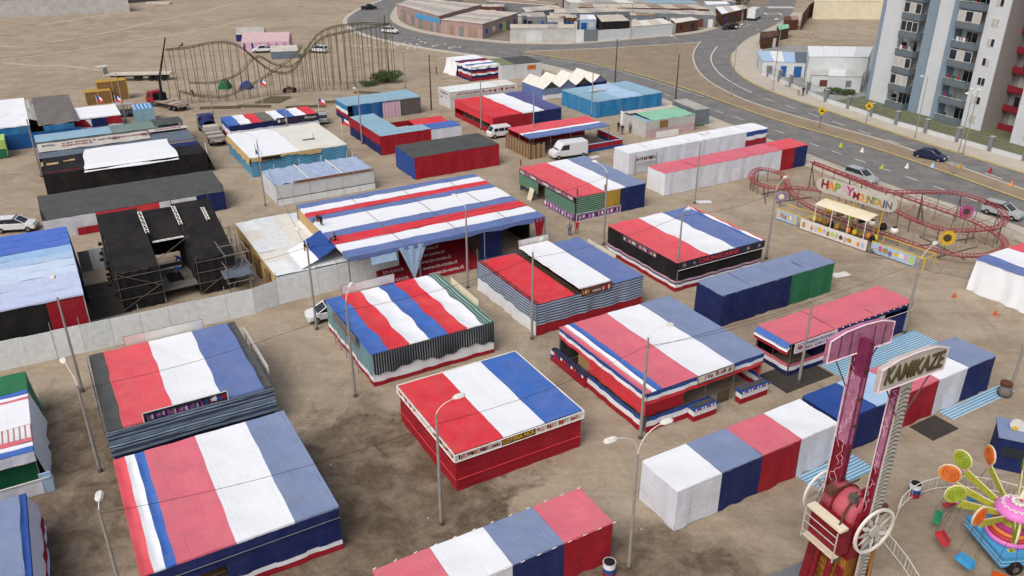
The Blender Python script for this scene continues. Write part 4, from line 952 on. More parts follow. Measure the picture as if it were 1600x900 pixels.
# T25 L-shaped stall
t = stall('court_stall', 'L-shaped stall with weathered blue-grey roof over red walls and a purple skirt', (-19.1, 118)); a, b, h = 13.2, 13, 2.9
MB().grid(lambda u, v: (4.1*u, b*v, h+.06*nz(u*4, v*9, 1)), 8, 16).build('roof_panel', 'skyblue', t, True); MB().grid(lambda u, v: (4.1+4*u, 3.2*v, h+.06*nz(u*4, v*4, 2)), 8, 6).build('roof_panel', 'skyblue', t, True); MB().grid(lambda u, v: (8.1+5.1*u, 3.3*v, h-.1+.05*nz(u*4, v*4, 3)), 8, 6).build('roof_panel', 'blue', t, True)
MB().box(4.2, 7.4, 0, a, 7.5, 2.6).build('red_partition', 'dkred', t); MB().grid(lambda u, v: (7.6+5.6*u, 3.4+4*v, 2.2+.4*v), 6, 6).build('red_awning', 'red', t); MB().box(4.4, 4.2, 1.9, 7.2, 6.6, 1.98).build('inner_roof', 'cream', t)
bands(t, a, b, 'front', [(.9, 2.85, 'dkred'), (0, .95, 'dkred')], 0, 8.1); bands(t, a, b, 'front', [(0, 2.75, 'paleblue')], 8.1, a); bands(t, a, b, 'left', [(1.4, 2.85, 'dkred'), (0, 1.45, 'navy')]); bands(t, a, b, 'right', [(0, 2.7, 'paleblue')], 0, 3.3); bands(t, a, b, 'right', [(0, 2.4, 'dkred')], 3.3, 7.4); bands(t, a, b, 'back', [(0, 2.85, 'dkred')], 0, 4.1)
# T24 blue tarp stall
t = stall('tarp_stall', 'blue tarp stall with faded turquoise roof near the old coaster frame', (-27.2, 136.5)); a, b, h = 13.2, 6, 2.9
roof_fr(t, a, b, h, [(0, .45, 'skyblue'), (.45, 1, 'skyblue')], 24, .1, sag=.12)
bands(t, a, b, 'front', [(0, 2.85, 'tarpdeep')], .9, 6.2, fold=.1); bands(t, a, b, 'front', [(0, 2.6, 'lilac')], 6.2, 9.4); bands(t, a, b, 'front', [(0, 2.8, 'brick_wall')], 9.4, a)
bands(t, a, b, 'left', [(1.9, 2.85, 'tarpblue'), (1.3, 1.95, 'white'), (.7, 1.35, 'dkred'), (0, .75, 'navy')]); bands(t, a, b, 'right', [(0, 2.85, 'brick_wall')]); bands(t, a, b, 'back', [(0, 2.85, 'tarpblue')])
for i in range(6): MB().tube([(6.3+.6*i, -.15, 0), (6.3+.6*i, -.15, 2.3)], .03, 4).build('bar', 'lamp_white', t)
posts(t, a, b, h, 3, 2)
# T17 awning with red yard and plank fence
t = stall('awning_stall', 'pink white blue awning over a small red-walled yard with plank fencing', (2.6, 116.7)); a, b, h = 14, 6.4, 3
for i, (f0, f1, m) in enumerate(((0, .32, 'periwinkle'), (.32, .44, 'white'), (.44, 1, 'salmon'))): roof_strip(t, b*f0, b*f1, a, h, m, 80+i, i, .1, .03, b, ends=(i == 0, i == 2), axis='y', bays=2)
for i in range(26): MB().box(-.35, -.5+i*.27, 0, -.28, -.5+i*.27+.24, 2.2+.2*sin(i*2.1)).build('plank', ['plank', 'wood', 'roof_brown'][i % 3], t)
for i in range(9): MB().box(-.3+i*.27, -.62, 0, -.06+i*.27, -.55, 2.1+.15*sin(i*1.7)).build('plank', ['wood', 'plank', 'roof_brown'][i % 3], t)
for (x0, y0, x1, y1) in ((6, -1.9, 15.2, -1.8), (15.1, -1.8, 15.2, 4.5), (6, -1.8, 6.1, 1)):
    MB().box(x0, y0, .45, x1, y1, 1.15).build('yard_wall', 'dkred', t); MB().box(x0-.01, y0-.01, .02, x1+.01, y1+.01, .45).build('yard_band', 'royal', t); MB().box(x0-.04, y0-.04, 1.15, x1+.04, y1+.04, 1.22).build('yard_rail', 'paleblue', t)
bands(t, a, b, 'back', [(0, 2.9, 'dkred')]); posts(t, a, b, h, 4, 2)
# T18 red-roofed tent with white and navy ends
t = marquee('tent with red front half, white middle and navy end, open red-skirted side', (-3, 129)); a, b, h = 12.8, 13.5, 2.9
roof_fr(t, a, b, h, [(0, .42, 'red'), (.42, .74, 'white'), (.74, 1, 'navy_faded')] if cloth('navy_faded', 86, 88, 140) else [], 18, .06, sag=.2)
bands(t, a, b, 'front', [(0, 2.85, 'dkred')], 0, 7.2); bands(t, a, b, 'front', [(0, 2.85, 'navy')], 7.2, a); bands(t, a, b, 'left', [(1.6, 2.85, 'red'), (0, .8, 'dkred')]); bands(t, a, b, 'right', [(0, 2.85, 'navy')]); bands(t, a, b, 'back', [(0, 2.85, 'dkred')]); posts(t, a, b, h)
# T19 blue tarp-walled tent
t = stall('tarp_tent', 'bright blue tarp-walled tent with pale faded roof beside the road', (14.2, 139.6), cat='tent'); a, b, h = 14.2, 10.5, 2.8
roof_fr(t, a, b, h, [(0, .35, 'skyblue'), (.35, .7, 'paleblue'), (.7, 1, 'skyblue')], 19, .1, sag=.22); walls4(t, a, b, 2.75, 'tarpblue', fold=.09)
MB().box(3, 6, 2.9, 6.2, 6.4, 3.2).build('roof_beam', 'sign_white', t); posts(t, a, b, h)
# T20 white zig-zag gazebo row: four joined gables
for i in range(4):
    t = thing('gazebo', ['first white gazebo of the zig-zag row, nearest the red-roofed tent', 'second white gazebo of the zig-zag row over bluish walls', 'third white gazebo of the zig-zag row with dark gable sheet', 'last white gazebo of the zig-zag row, nearest the road'][i], 'gazebo', put(Vector((5.6, 152.5))+AX.xy*3.6*i), GRID, 'zig-zag row of white gazebos')
    a, b = 3.6, 7.4
    for (x0, z0, x1, z1) in ((0, 2.0, a/2, 3.3), (a/2, 3.3, a, 2.0)): MB().grid(lambda u, v: (x0+(x1-x0)*u, -.2+(b+.4)*v, z0+(z1-z0)*u-.08*sin(u*pi)+.02*sin(v*9)), 6, 10).build('roof_slope', 'offwhite', t, True)
    MB().add([(.1, .1, 2.0), (a-.1, .1, 2.0), (a/2, .1, 3.2)], [(0, 1, 2)]).build('gable_cloth', 'greyblue' if i % 2 else 'charcoal', t)  # sheet closing the gable, charcoal on every other gazebo
    bands(t, a, b, 'front', [(.8, 2.0, 'greyblue' if i < 2 else 'navy'), (0, .85, 'white')]); bands(t, a, b, 'back', [(0, 2.0, 'greyblue')])
    if i == 0: bands(t, a, b, 'left', [(0, 2.0, 'periwinkle')])
    if i == 3: bands(t, a, b, 'right', [(0, 2.0, 'white')])
    posts(t, a, b, 2.0, 1, 2)
# T22 drape-striped tent and its neighbours
t = marquee('small tent draped in crumpled navy, red and white flag cloth beside the road', (-8.2, 168.3)); a, b, h = 6.7, 11.3, 2.9
for i, (f0, f1, m) in enumerate(((0, .14, 'white'), (.14, .24, 'periwinkle'), (.24, .42, 'white'), (.42, .52, 'dkred'), (.52, .62, 'navy'), (.62, 1, 'white'))): roof_strip(t, b*f0, b*f1, a, h, m, 90+i, i, .15, .12, b, ends=(i == 0, i == 5), axis='y')
bands(t, a, b, 'front', [(2.3, 2.85, 'white'), (1.9, 2.35, 'navy'), (1.5, 1.95, 'dkred'), (1.1, 1.55, 'white'), (.6, 1.15, 'navy'), (0, .65, 'dkred')], fold=.12)
bands(t, a, b, 'left', [(2.3, 2.85, 'white'), (1.7, 2.35, 'navy'), (1.2, 1.75, 'paleblue'), (.5, 1.25, 'dkred'), (0, .55, 'navy')], 0, 6, fold=.12); bands(t, a, b, 'left', [(0, 2.85, 'white')], 6, b, fold=.2, flare=.7); bands(t, a, b, 'right', [(0, 2.8, 'white')]); bands(t, a, b, 'back', [(0, 2.8, 'white')]); posts(t, a, b, h, 2, 3)
t = stall('panel_store', 'white panel store with dark olive roof and small orange sign near the road', (-2.07, 169.90), R(24), 'shed'); a, b, h = 9.0, 7.5, 2.9
for i, m in enumerate(('olive', 'charcoal', 'charcoal')): MB().grid(lambda u, v: (a*(i+u)/3, b*v, h+.12*nz(u*4+i, v*5, 1)), 8, 8).build('roof_tarp', m, t, True)
for i in range(6): MB().box(a*i/6+.01, 0, 0, a*(i+1)/6-.02, .05, h-.05).build('wall_panel', 'wall_white', t)
walls4(t, a, b, h-.05, 'wall_white', right='wall_grey', skip=('front',), fold=.01); o = sign(t, 'front', a, b, 5.6, 7.6, 1.6, 2.5, 'orange', out=.03); text_mesh('lettering', 'CAFE', .5, 'rust', o, (6.6, -.095, 2.05), (pi/2, 0, 0), width=1.5); text_mesh('lettering', 'P', .5, 'print_purple', o, (3.0, -.02, 2.0), (pi/2, 0, 0)); text_mesh('lettering', 'I', .5, 'print_purple', o, (3.0, -.02, 1.3), (pi/2, 0, 0))
# T23 white lettered stall
t = stall('lettered_stall', 'low white stall with a lettered red and white band under its roof edge', (-10.9, 146)); a, b, h = 13.7, 4.6, 2.9
for i in range(7): MB().box(a*i/7, 0, h-.05+.02*(i % 2), a*(i+1)/7-.02, b, h+.02*(i % 2)).build('roof_sheet', 'offwhite' if i > 4 else 'white_panel', t)
for i in range(7): MB().box(a*i/7+.01, -.04, .02, a*(i+1)/7-.01, 0, 1.9).build('wall_panel', 'wall_white', t)
o = sign(t, 'front', a, b, 0, a, 1.95, 2.8, 'sign_white', out=.05); text_mesh('lettering', 'ARTESANIAS', .5, 'print_red', o, (3.6, -.115, 2.4), (pi/2, 0, 0), width=4.6); blotches(o, 'front', 6.4, a-.2, 2.0, 2.75, .105, ['print_red', 'lilac', 'roof_brown', 'dkred', 'cream'], 9, 71)
o = sign(t, 'left', a, b, 0, b, 1.95, 2.8, 'sign_white', out=.05); text_mesh('lettering', 'VARIEDAD', .45, 'charcoal', o, (-.115, b/2, 2.4), (pi/2, 0, -pi/2), width=3.6); bands(t, a, b, 'left', [(0, 1.95, 'wall_white')], fold=.005); text_mesh('lettering', 'VENTAS', .25, 'charcoal', o, (-.03, 3.4, 1.5), (pi/2, 0, -pi/2)); bands(t, a, b, 'right', [(0, 2.8, 'wall_white')], fold=.005); bands(t, a, b, 'back', [(0, 2.8, 'wall_white')], fold=.005)
# T21 shed with green roof, container
t = stall('yard_shed', 'patched white shed with mint-green tarp roof and a plywood hatch', (20.8, 127), R(28), 'shed'); a, b, h = 9.6, 6.2, 2.7
MB().grid(lambda u, v: (1.2+8.4*u, .0+4.6*v, h+.12*nz(u*4, v*4, 2)+.2*v), 14, 10).build('roof_tarp', 'mint', t, True); MB().grid(lambda u, v: (0+9.6*u, 4.6+1.6*v, h+.2), 8, 4).build('roof_sheet', 'roof_tan', t); MB().grid(lambda u, v: (0+1.2*u, 4.6*v, h-.1), 4, 4).build('roof_sheet', 'skyblue', t)
bands(t, a, b, 'front', [(1.35, h-.05, 'plaster_dirty'), (0, 1.35, 'flesh_canvas')], fold=.01); MB().box(2.6, -.06, 1.4, 4.2, 0, 2.5).build('hatch', 'brown', t); MB().box(1.6, -.6, 0, 6.0, -.55, 1.0).build('front_panel', 'white_panel', t); walls4(t, a, b, h-.05, 'plaster_dirty', skip=('front',), fold=.01)
f2 = thing('sheet_fence', 'row of dented white sheets fencing the yard beside the green-roofed shed', 'fence'); panel_run(f2, [(17.91, 135.68), (19.40, 131.73), (20.93, 127.25)], 2.3, 1.3, ['white_panel', 'plaster_dirty'], 9)
panel_run(f2, [(20.93, 127.25), (21.53, 127.98)], 2.2, 1.3, ['white_panel'], 10, post=False)
t = stall('shipping_container', 'dark grey shipping container with ribbed sides beside the green-roofed shed', (29.9, 134.2), R(22), 'container', None)
MB().box(0, 0, .12, 2.7, 7.1, 2.72).build('box', 'shop_grey', t); MB().box(-.02, -.02, 2.72, 2.72, 7.12, 2.8).build('roof', 'roof_grey', t); MB().box(-.03, -.03, .02, 2.73, 7.13, .16).build('base_rail', 'green', t)
for i in range(11): MB().box(.1+.24*i, -.05, .2, .2+.24*i, -.001, 2.65).build('rib', 'shop_grey', t)
for i in range(24): MB().box(-.05, .1+.29*i, .2, -.001, .22+.29*i, 2.65).build('rib', 'shop_grey', t)
# T37 cluster at the far edge
t = marquee('white flat-roofed tent over a blue tarp wall, cut by the frame beside a net shade', (-83.2, 118.4)); a, b, h = 11.6, 20, 3.0
for i in range(3): roof_strip(t, b*i/3, b*(i+1)/3, a, h, 'white', 95+i, i, .12, .0, b, ends=(i == 0, i == 2), axis='y')
walls4(t, a, b, 2.95, 'tarpblue', fold=.06); posts(t, a, b, h); MB().grid(lambda u, v: (a+1.6*u, 4+15*v, 3.0-.6*u+.2*nz(u*4, v*6, 1)), 8, 14).build('plastic_sheet', 'gravestone', t, True)
t = marquee('dark shade-net roof on posts above a blue tarp wall', (-70.8, 123.6)); a, b, h = 4.2, 21, 3.0
MB().grid(lambda u, v: (a*1.35*u-.6, b*v, h+.25*nz(u*3, v*5, 6)), 12, 20).build('net_roof', 'netgrey', t, True); walls4(t, a, b, 2.9, 'tarpblue', left='black', fold=.06); bands(t, 3, b, 'front', [(0, 2.3, 'tarpdeep')], -7.5, 5, out=.6); bands(t, a, b, 'left', [(0, 1.6, 'dkred')], 0, 6, out=.9); posts(t, a, b, 3.1, 2, 5)
t = stall('flag_stall', 'small white-roofed stall with flag-coloured front and a white star', (-68.9, 127.4)); a, b, h = 7.6, 8.0, 2.8
roof_fr(t, a, b, h, [(0, 1, 'white')], 37, 0); bands(t, a, b, 'front', [(1.4, 2.75, 'dkred'), (0, 1.45, 'paleblue')]); walls4(t, a, b, 2.7, 'paleblue', skip=('front',)); o = MB().box(3.2, -.14, 1.3, 5.4, -.08, 2.6).build('dark_panel', 'navy', t); MB().add([(2.4, -.12, 2.6), (3.2, -.12, 2.6), (3.2, -.12, 1.4)], [(0, 1, 2)]).build('white_gusset', 'white', t); posts(t, a, b, h, 2, 2)
for (px, lab, w, hh) in (((-76.11, 142.45), 'low tan plywood crate stacked behind the small flag-coloured stall', 4.2, 2.2), ((-75.03, 145.15), 'taller tan plywood crate stacked behind the small flag-coloured stall', 5.0, 3.4)):
    c = thing('plywood_crate', lab, 'crate', (px[0], px[1]+6, 0), GRID, 'plywood crates'); MB().box(0, 0, 0, w, 2.6, hh).build('body', 'brown', c); MB().box(-.05, -.05, hh, w+.05, 2.65, hh+.08).build('lid', 'gold', c)
    for x in (0, w/2, w): MB().box(x-.08, -.06, 0, x+.08, -.002, hh).build('batten', 'tan', c)
G38 = Vector((-72.44, 115.91))
t = stall('painted_kiosk', 'yellow and green painted kiosk cut by the frame on the sandy lane', (G38.x-5, G38.y-1.5)); a, b, h = 5, 3.6, 2.6
MB().box(0, 0, h, a+.1, b, h+.1).build('roof', 'lightgreen', t); MB().box(0, 0, .1, a, b, h).build('body', 'green', t); MB().box(a, -.05, .4, a+.06, b*.9, h).build('side_board', 'lightgreen', t); MB().box(0, -.06, 1.4, a, -.002, h).build('front_board', 'lightgreen', t)
for x in (.4, a-.4): MB().lathe([(.05, -.1), (.3, -.1), (.3, .1), (.05, .1)], 12, (x, .2, .3), 'y').build('wheel', 'rubber', t)
t = stall('small_booth', 'tiny booth with vertical blue and white striped roof behind the patched tent', (-62.42, 136.50)); a, b, h = 3.0, 2.6, 2.2
for i in range(10): MB().grid(lambda u, v: (a*(i+u)/10, b*v, h+.3*v), 2, 3).build('roof_stripe', ['paleblue', 'tarpblue'][i % 2], t)
walls4(t, a, b, h, 'skyblue')

# ---------------------------------------------------------------- rides
def spline(pts, n=8, closed=False):
    pts = [Vector(p) for p in pts]; k = len(pts); out = []
    rng = range(k if closed else k-1)
    for i in rng:
        g_ = (lambda j: pts[j % k]) if closed else (lambda j: pts[min(max(j, 0), k-1)])
        p0, p1, p2, p3 = g_(i-1), g_(i), g_(i+1), g_(i+2)
        for s in range(n):
            t_ = s/n
            out.append(0.5*((2*p1)+(p2-p0)*t_+(2*p0-5*p1+4*p2-p3)*t_*t_+(3*p1-p0-3*p2+p3)*t_**3))
    if not closed: out.append(pts[-1])
    return out
def track(root, pts, m, gauge=.35, r=.05, tie=3, spine=True):
    L, Rr, mid = [], [], []
    k = len(pts)
    for i, p in enumerate(pts):
        d = pts[min(i+1, k-1)]-pts[max(i-1, 0)]; nrm = Vector((-d.y, d.x, 0))
        nrm = nrm.normalized() if nrm.length > 1e-6 else Vector((1, 0, 0))
        L.append(p+nrm*gauge); Rr.append(p-nrm*gauge); mid.append(p-Vector((0, 0, .28)))
    MB().tube(L, r, 5).build('rail', m, root); MB().tube(Rr, r, 5).build('rail', m, root)
    if spine: MB().tube(mid, r*1.3, 5).build('spine', m, root)
    mb = MB()
    for i in range(0, k, tie): mb.tube([L[i], Rr[i]], r*.8, 4); mb.tube([L[i], mid[i], Rr[i]], r*.6, 3)
    o = mb.build('ties', m, root); o['kind'] = 'stuff'
    return L, Rr
# --- swing ride with the lettered sign
kr = thing('swing_ride', 'tall pink and crimson twin-arm swing ride topped by lettered signs', 'ride', (17.55, 34.0, 0), R(26))
def arm(y, top, w, d):
    o = MB(); n = 22
    for i in range(n):
        z0, z1 = 5.2+(top-5.2)*i/n, 5.2+(top-5.2)*(i+1)/n; o.mi = 2 if z0 > top-2.2 else (1 if z0 > 10 else 0)
        o.box(-w/2, y-d/2, z0, w/2, y+d/2, z1)
    o = o.build('arm', ['kami_red', 'kami_pink', 'kami_top'], kr)
    rd = random.Random(y)
    for k in range(9):
        q = rd.uniform(-.3, .3)*d; pts = []; z = 5.6+k*1.05
        for i in range(9): pts.append((-w/2-.012, y+min(max(q, -d*.44), d*.44), z)); q += rd.uniform(-.28, .28); z += rd.uniform(.08, .3)
        MB().tube(pts, .016, 3).build('lightning', 'kami_lite', o)
    for (sx, sy) in ((-1, -1), (-1, 1), (1, -1), (1, 1)): MB().box(sx*w/2-.035, y+sy*d/2-.035, 5.2, sx*w/2+.035, y+sy*d/2+.035, top-.1).build('edge_bar', 'kami_lite' if sy > 0 else 'kami_top', o)
    for k in range(6): MB().box(-w/2-.03, y-d/2-.05, 6.5+k*1.6, w/2+.03, y-d/2+.03, 6.62+k*1.6).build('bracket', 'wood_dark', o)
    MB().tube([(-w/2-.05, y+d*.3, 5.5), (-w/2-.06, y+d*.33, 9), (-w/2-.05, y+d*.28, top-.5)], .02, 4).build('cable', 'dark', o)
    return o
arm(1.15, 16.2, .3, .85); ar = arm(-1.15, 16.1, .34, .42)
# zig-zag lit strip down the near arm
st = MB().box(-.17, -1.5, 1.0, .5, -1.37, 15.6).build('light_strip', 'gravestone', ar)
for i in range(56):
    z = 1.2+i*.245; MB().add([(-.17, -1.515, z), (.165, -1.515, z+.13), (.5, -1.515, z), (.5, -1.515, z+.07), (.165, -1.515, z+.2), (-.17, -1.515, z+.07)], [(0, 1, 4, 5), (1, 2, 3, 4)]).build('zigzag_bulbs', 'pole_dark', st)
for (x, y, z, a_, b_, c_, m) in ((-.9, .5, 7.6, .5, .5, .35, 'rust'), (.5, -.6, 7.7, .45, .6, .3, 'kami_red'), (-.7, -.7, 7.9, .3, .4, .4, 'pole_dark'), (.8, .4, 6.2, .5, .5, .6, 'rust'), (-1.0, 0, 4.7, .8, 1.0, .3, 'lime'), (.3, 1.3, 7.9, .4, .25, .7, 'kami_red'), (.9, -1.3, 7.0, .5, .2, .5, 'rust')):
    MB().box(x-a_/2, y-b_/2, z, x+a_/2, y+b_/2, z+c_).build('machinery', m, kr)
for (p_, q_) in (((-1.3, .9, 4.8), (-.6, .8, 8.2)), ((-1.3, -1.0, 4.8), (-.5, -.9, 8.0)), ((1.0, -1.2, 4.5), (.4, -1.2, 8.4)), ((-1.6, -.9, 6.8), (-.4, -.6, 8.3)), ((-1.2, .2, 8.0), (.9, .4, 7.9))): MB().tube([p_, q_], .05, 5).build('strut', 'wood_dark', kr)
def board(y, zc, face, txt):
    prof = [(-2.1, zc-.75), (2.1, zc-.6), (2.1, zc+.55), (1.2, zc+.82), (.0, zc+.86), (-1.2, zc+.74), (-2.1, zc+.45)]
    mb = MB(); n = len(prof); y0, y1 = y-.13, y+.13
    mb.add([(p[0], y0, p[1]) for p in prof]+[(p[0], y1, p[1]) for p in prof], [tuple(range(n)), tuple(range(n, 2*n))[::-1]]+[(i, n+i, n+(i+1) % n, (i+1) % n) for i in range(n)])
    o = mb.build('name_board', 'gravestone' if txt else 'kami_pink', kr)
    MB().tube([(p[0], y0, p[1]) for p in prof]+[(prof[0][0], y0, prof[0][1])], .05, 4).build('board_edge', 'kami_lite', o)
    if txt: text_mesh('lettering', txt, 1.25, 'bulb', o, (0, y0-.03, zc), (pi/2, 0, 0), width=3.75, extrude=.03, shear=.12)
    else:
        for x in (-1.4, -.7, .8, 1.5): MB().box(x-.02, y0-.03, zc-.62, x+.02, y0-.002, zc+.6).build('board_seam', 'wood_dark', o)
    for s in (-1, 1): MB().tube([(s*1.5, y, zc-.6), (s*.3, y, zc-2.6)], .035, 5).build('board_stay', 'pole_dark', o)
board(1.45, 16.0, 1, None); board(-1.6, 16.1, -1, 'KAMIKAZE')
hub = MB().lathe([(.5, -1.0), (.95, -.98), (.95, .98), (.5, 1.0)], 20, (0, 0, 6.9), 'y').build('drum', 'salmon_hub' if 'salmon_hub' in MATS else mat('salmon_hub', srgb(190, 92, 104), .5, var=.25, scale=3), kr, True)
for y in (-.6, .3): MB().lathe([(.96, -.05), (1.04, -.05), (1.04, .05), (.96, .05)], 20, (0, y, 6.9), 'y', ring=True).build('drum_band', 'kami_red', hub)
for s in (-1, 1):
    y = s*1.75
    w = MB().lathe([(1.22, -.06), (1.36, -.06), (1.36, .06), (1.22, .06)], 28, (0, y, 6.5), 'y', ring=True).build('flower_wheel', 'lamp_white', kr)
    for k in range(12):
        a_ = 2*pi*k/12; c, s_ = cos(a_), sin(a_); pt = lambda r, t: (r*cos(a_+t), y, 6.5+r*sin(a_+t))
        MB().add([pt(.25, 0), pt(.75, .2), pt(1.24, .0), pt(.75, -.2)], [(0, 1, 2, 3)]).build('petal', 'lamp_white' if k % 2 else 'gravestone', w)
    MB().lathe([(.02, -.08), (.34, -.06), (.34, .06), (.02, .08)], 14, (0, y, 6.5), 'y').build('wheel_hub', 'gravestone', w)
# supporting A-frame with painted flames
for y in (-1.0, 1.0):
    MB().add([(-1.3, y-.25, 0), (1.3, y-.25, 0), (.55, y-.25, 7.2), (-.55, y-.25, 7.2), (-1.3, y+.25, 0), (1.3, y+.25, 0), (.55, y+.25, 7.2), (-.55, y+.25, 7.2)], [(0, 1, 2, 3), (7, 6, 5, 4), (0, 3, 7, 4), (1, 5, 6, 2), (3, 2, 6, 7)]).build('support_leg', 'kami_red', kr)
mat('flame', srgb(168, 112, 40), .6, var=.5, scale=2)
fl = MB().box(-.9, -1.25, 0, 1.25, 1.2, 4.4).build('flame_housing', 'flame', kr)
rd = random.Random(8)
for i in range(15):
    q = -.85+i*.15; z1 = rd.uniform(2.4, 4.3); MB().add([(q-.08, -1.256, .2), (q+.13, -1.256, .2), (q+rd.uniform(-.1, .2), -1.256, z1)], [(0, 1, 2)]).build('flame', ['orange', 'yellow', 'kami_red'][i % 3], fl)
    q = -1.2+i*.165; z1 = rd.uniform(2.4, 4.3); MB().add([(-.906, q-.08, .2), (-.906, q+.14, .2), (-.906, q+rd.uniform(-.1, .2), z1)], [(0, 1, 2)]).build('flame', ['yellow', 'orange', 'kami_red'][i % 3], fl)
for y in (-.5, .35): MB().tube([(-1.5, y, .3), (-1.05, y, 4.6)], .16, 8).build('lift_ram', 'kami_red', kr)
for k in range(9): MB().tube([(-1.0, -1.0, .5+k*.45), (-1.0, .95, .5+k*.45)], .03, 4).build('ladder_rung', 'wood_dark', kr)
for (x, y, z) in ((-1.4, -.1, 4.5), (-1.2, .7, 4.3), (-1.3, -.9, 4.4)): MB().lathe([(.05, 0), (.2, .05), (.2, .4), (.05, .45)], 8, (x, y, z)).build('motor', 'pole_dark', kr)
# gondola frame in front of the hub
MB().box(-1.9, -1.3, 6.7, -1.35, 1.0, 6.85).build('gondola_step', 'cream', kr); MB().box(-1.95, -1.2, 4.9, -1.5, .9, 5.02).build('gondola_step', 'cream', kr)
MB().box(-1.6, -1.2, 5.0, -.9, .9, 6.7).build('gondola', 'kami_red', kr)
for y in (-1.25, .95):
    MB().tube([(-2.0, y, 4.8), (-2.0, y, 6.7)], .04, 5).build('gondola_bar', 'gravestone', kr)
for z in (5.3, 5.9, 6.4): MB().tube([(-2.0, -1.25, z), (-2.0, .95, z)], .03, 5).build('gondola_bar', 'gravestone', kr)
MB().box(-2.6, -2.6, 0, 2.6, 2.6, .45).build('base_deck', 'steel', kr)
# --- candy swing carousel
cc = Vector((29.35, 37.85))
cr = thing('candy_carousel', 'swing carousel with lollipop discs on yellow arms round a pink cake top', 'ride', (cc.x, cc.y, 0), 0)
plat = MB().box(-1.45, -1.75, .55, 1.9, 1.75, 1.25).build('platform', 'candy_blue', cr, rz=GRID+R(-24)); MB().box(-1.5, -1.8, 1.25, 1.95, 1.8, 1.32).build('deck', 'candy_blue', plat)
for z in (.7, .95): MB().box(-1.48, -1.78, z, 1.93, 1.78, z+.04).build('trim_line', 'paleblue', plat)
rd = random.Random(4)
for k in range(12):
    x, y = rd.uniform(-1.25, 1.6), rd.uniform(-1.6, 1.6); MB().lathe([(.02, 0), (.16, 0), (.16, .004), (.02, .004)], 6, (x, y, 1.323)).build('painted_star', 'lime', plat)
for (x, y) in ((-.6, -1.8), (.75, -1.8), (-.6, 1.8), (.75, 1.8)):
    w = MB().lathe([(.1, -.14), (.42, -.14), (.46, -.06), (.46, .06), (.42, .14), (.1, .14)], 16, (x, y, .46), 'y').build('wheel', 'rubber', plat); MB().lathe([(.02, -.16), (.2, -.16), (.2, .16), (.02, .16)], 10, (x, y, .46), 'y').build('rim', 'netgrey', w)
for (r0, r1, z0, z1, m) in ((1.25, 1.3, 1.32, 1.62, 'candy_pink'), (1.18, 1.2, 1.62, 1.85, 'seat_red'), (1.1, 1.1, 1.85, 2.05, 'orange'), (1.0, .95, 2.05, 2.3, 'magenta'), (.7, .6, 2.3, 2.9, 'lime')):
    MB().lathe([(r0*.95, z0), (r1, z0+.04), (r1, z1-.04), (r0*.93, z1)], 24).build('tier', m, cr, True)
top = MB().lathe([(.3, 2.85), (.95, 2.9), (1.15, 3.1), (1.15, 3.25), (.95, 3.5), (.5, 3.62), (.02, 3.66)], 26).build('cake_top', 'candy_pink', cr, True)
wave = [Vector(((.78+.1*sin(k*2.1))*cos(2*pi*k/48), (.78+.1*sin(k*2.1))*sin(2*pi*k/48), 3.58+.05*cos(k*2.1))) for k in range(49)]
MB().tube(wave, .05, 5).build('icing_wave', 'lamp_white', top)
for k in range(10):
    a_ = 2*pi*k/10; MB().lathe([(.02, -.1), (.1, -.05), (.1, .05), (.02, .1)], 8, (.33*cos(a_), .33*sin(a_), 3.78)).build('cream_swirl', 'lamp_white', top)
MB().lathe([(.3, 3.6), (.28, 3.8), (.02, 3.9)], 12).build('cream_mound', 'gravestone', top); MB().lathe([(.02, 3.85), (.09, 3.92), (.09, 3.98), (.02, 4.05)], 8, (0.05, -.1, 0)).build('cherry', 'seat_red', top)
MB().tube([(.2, .2, 3.75), (.55, .65, 4.25)], .18, 8, .02).build('cone', 'cream', top)
chairs = ['seat_green', 'seat_red', 'candy_blue', 'orange', 'yellow', 'seat_green', 'seat_red', 'candy_blue', 'orange', 'yellow', 'magenta', 'seat_red']
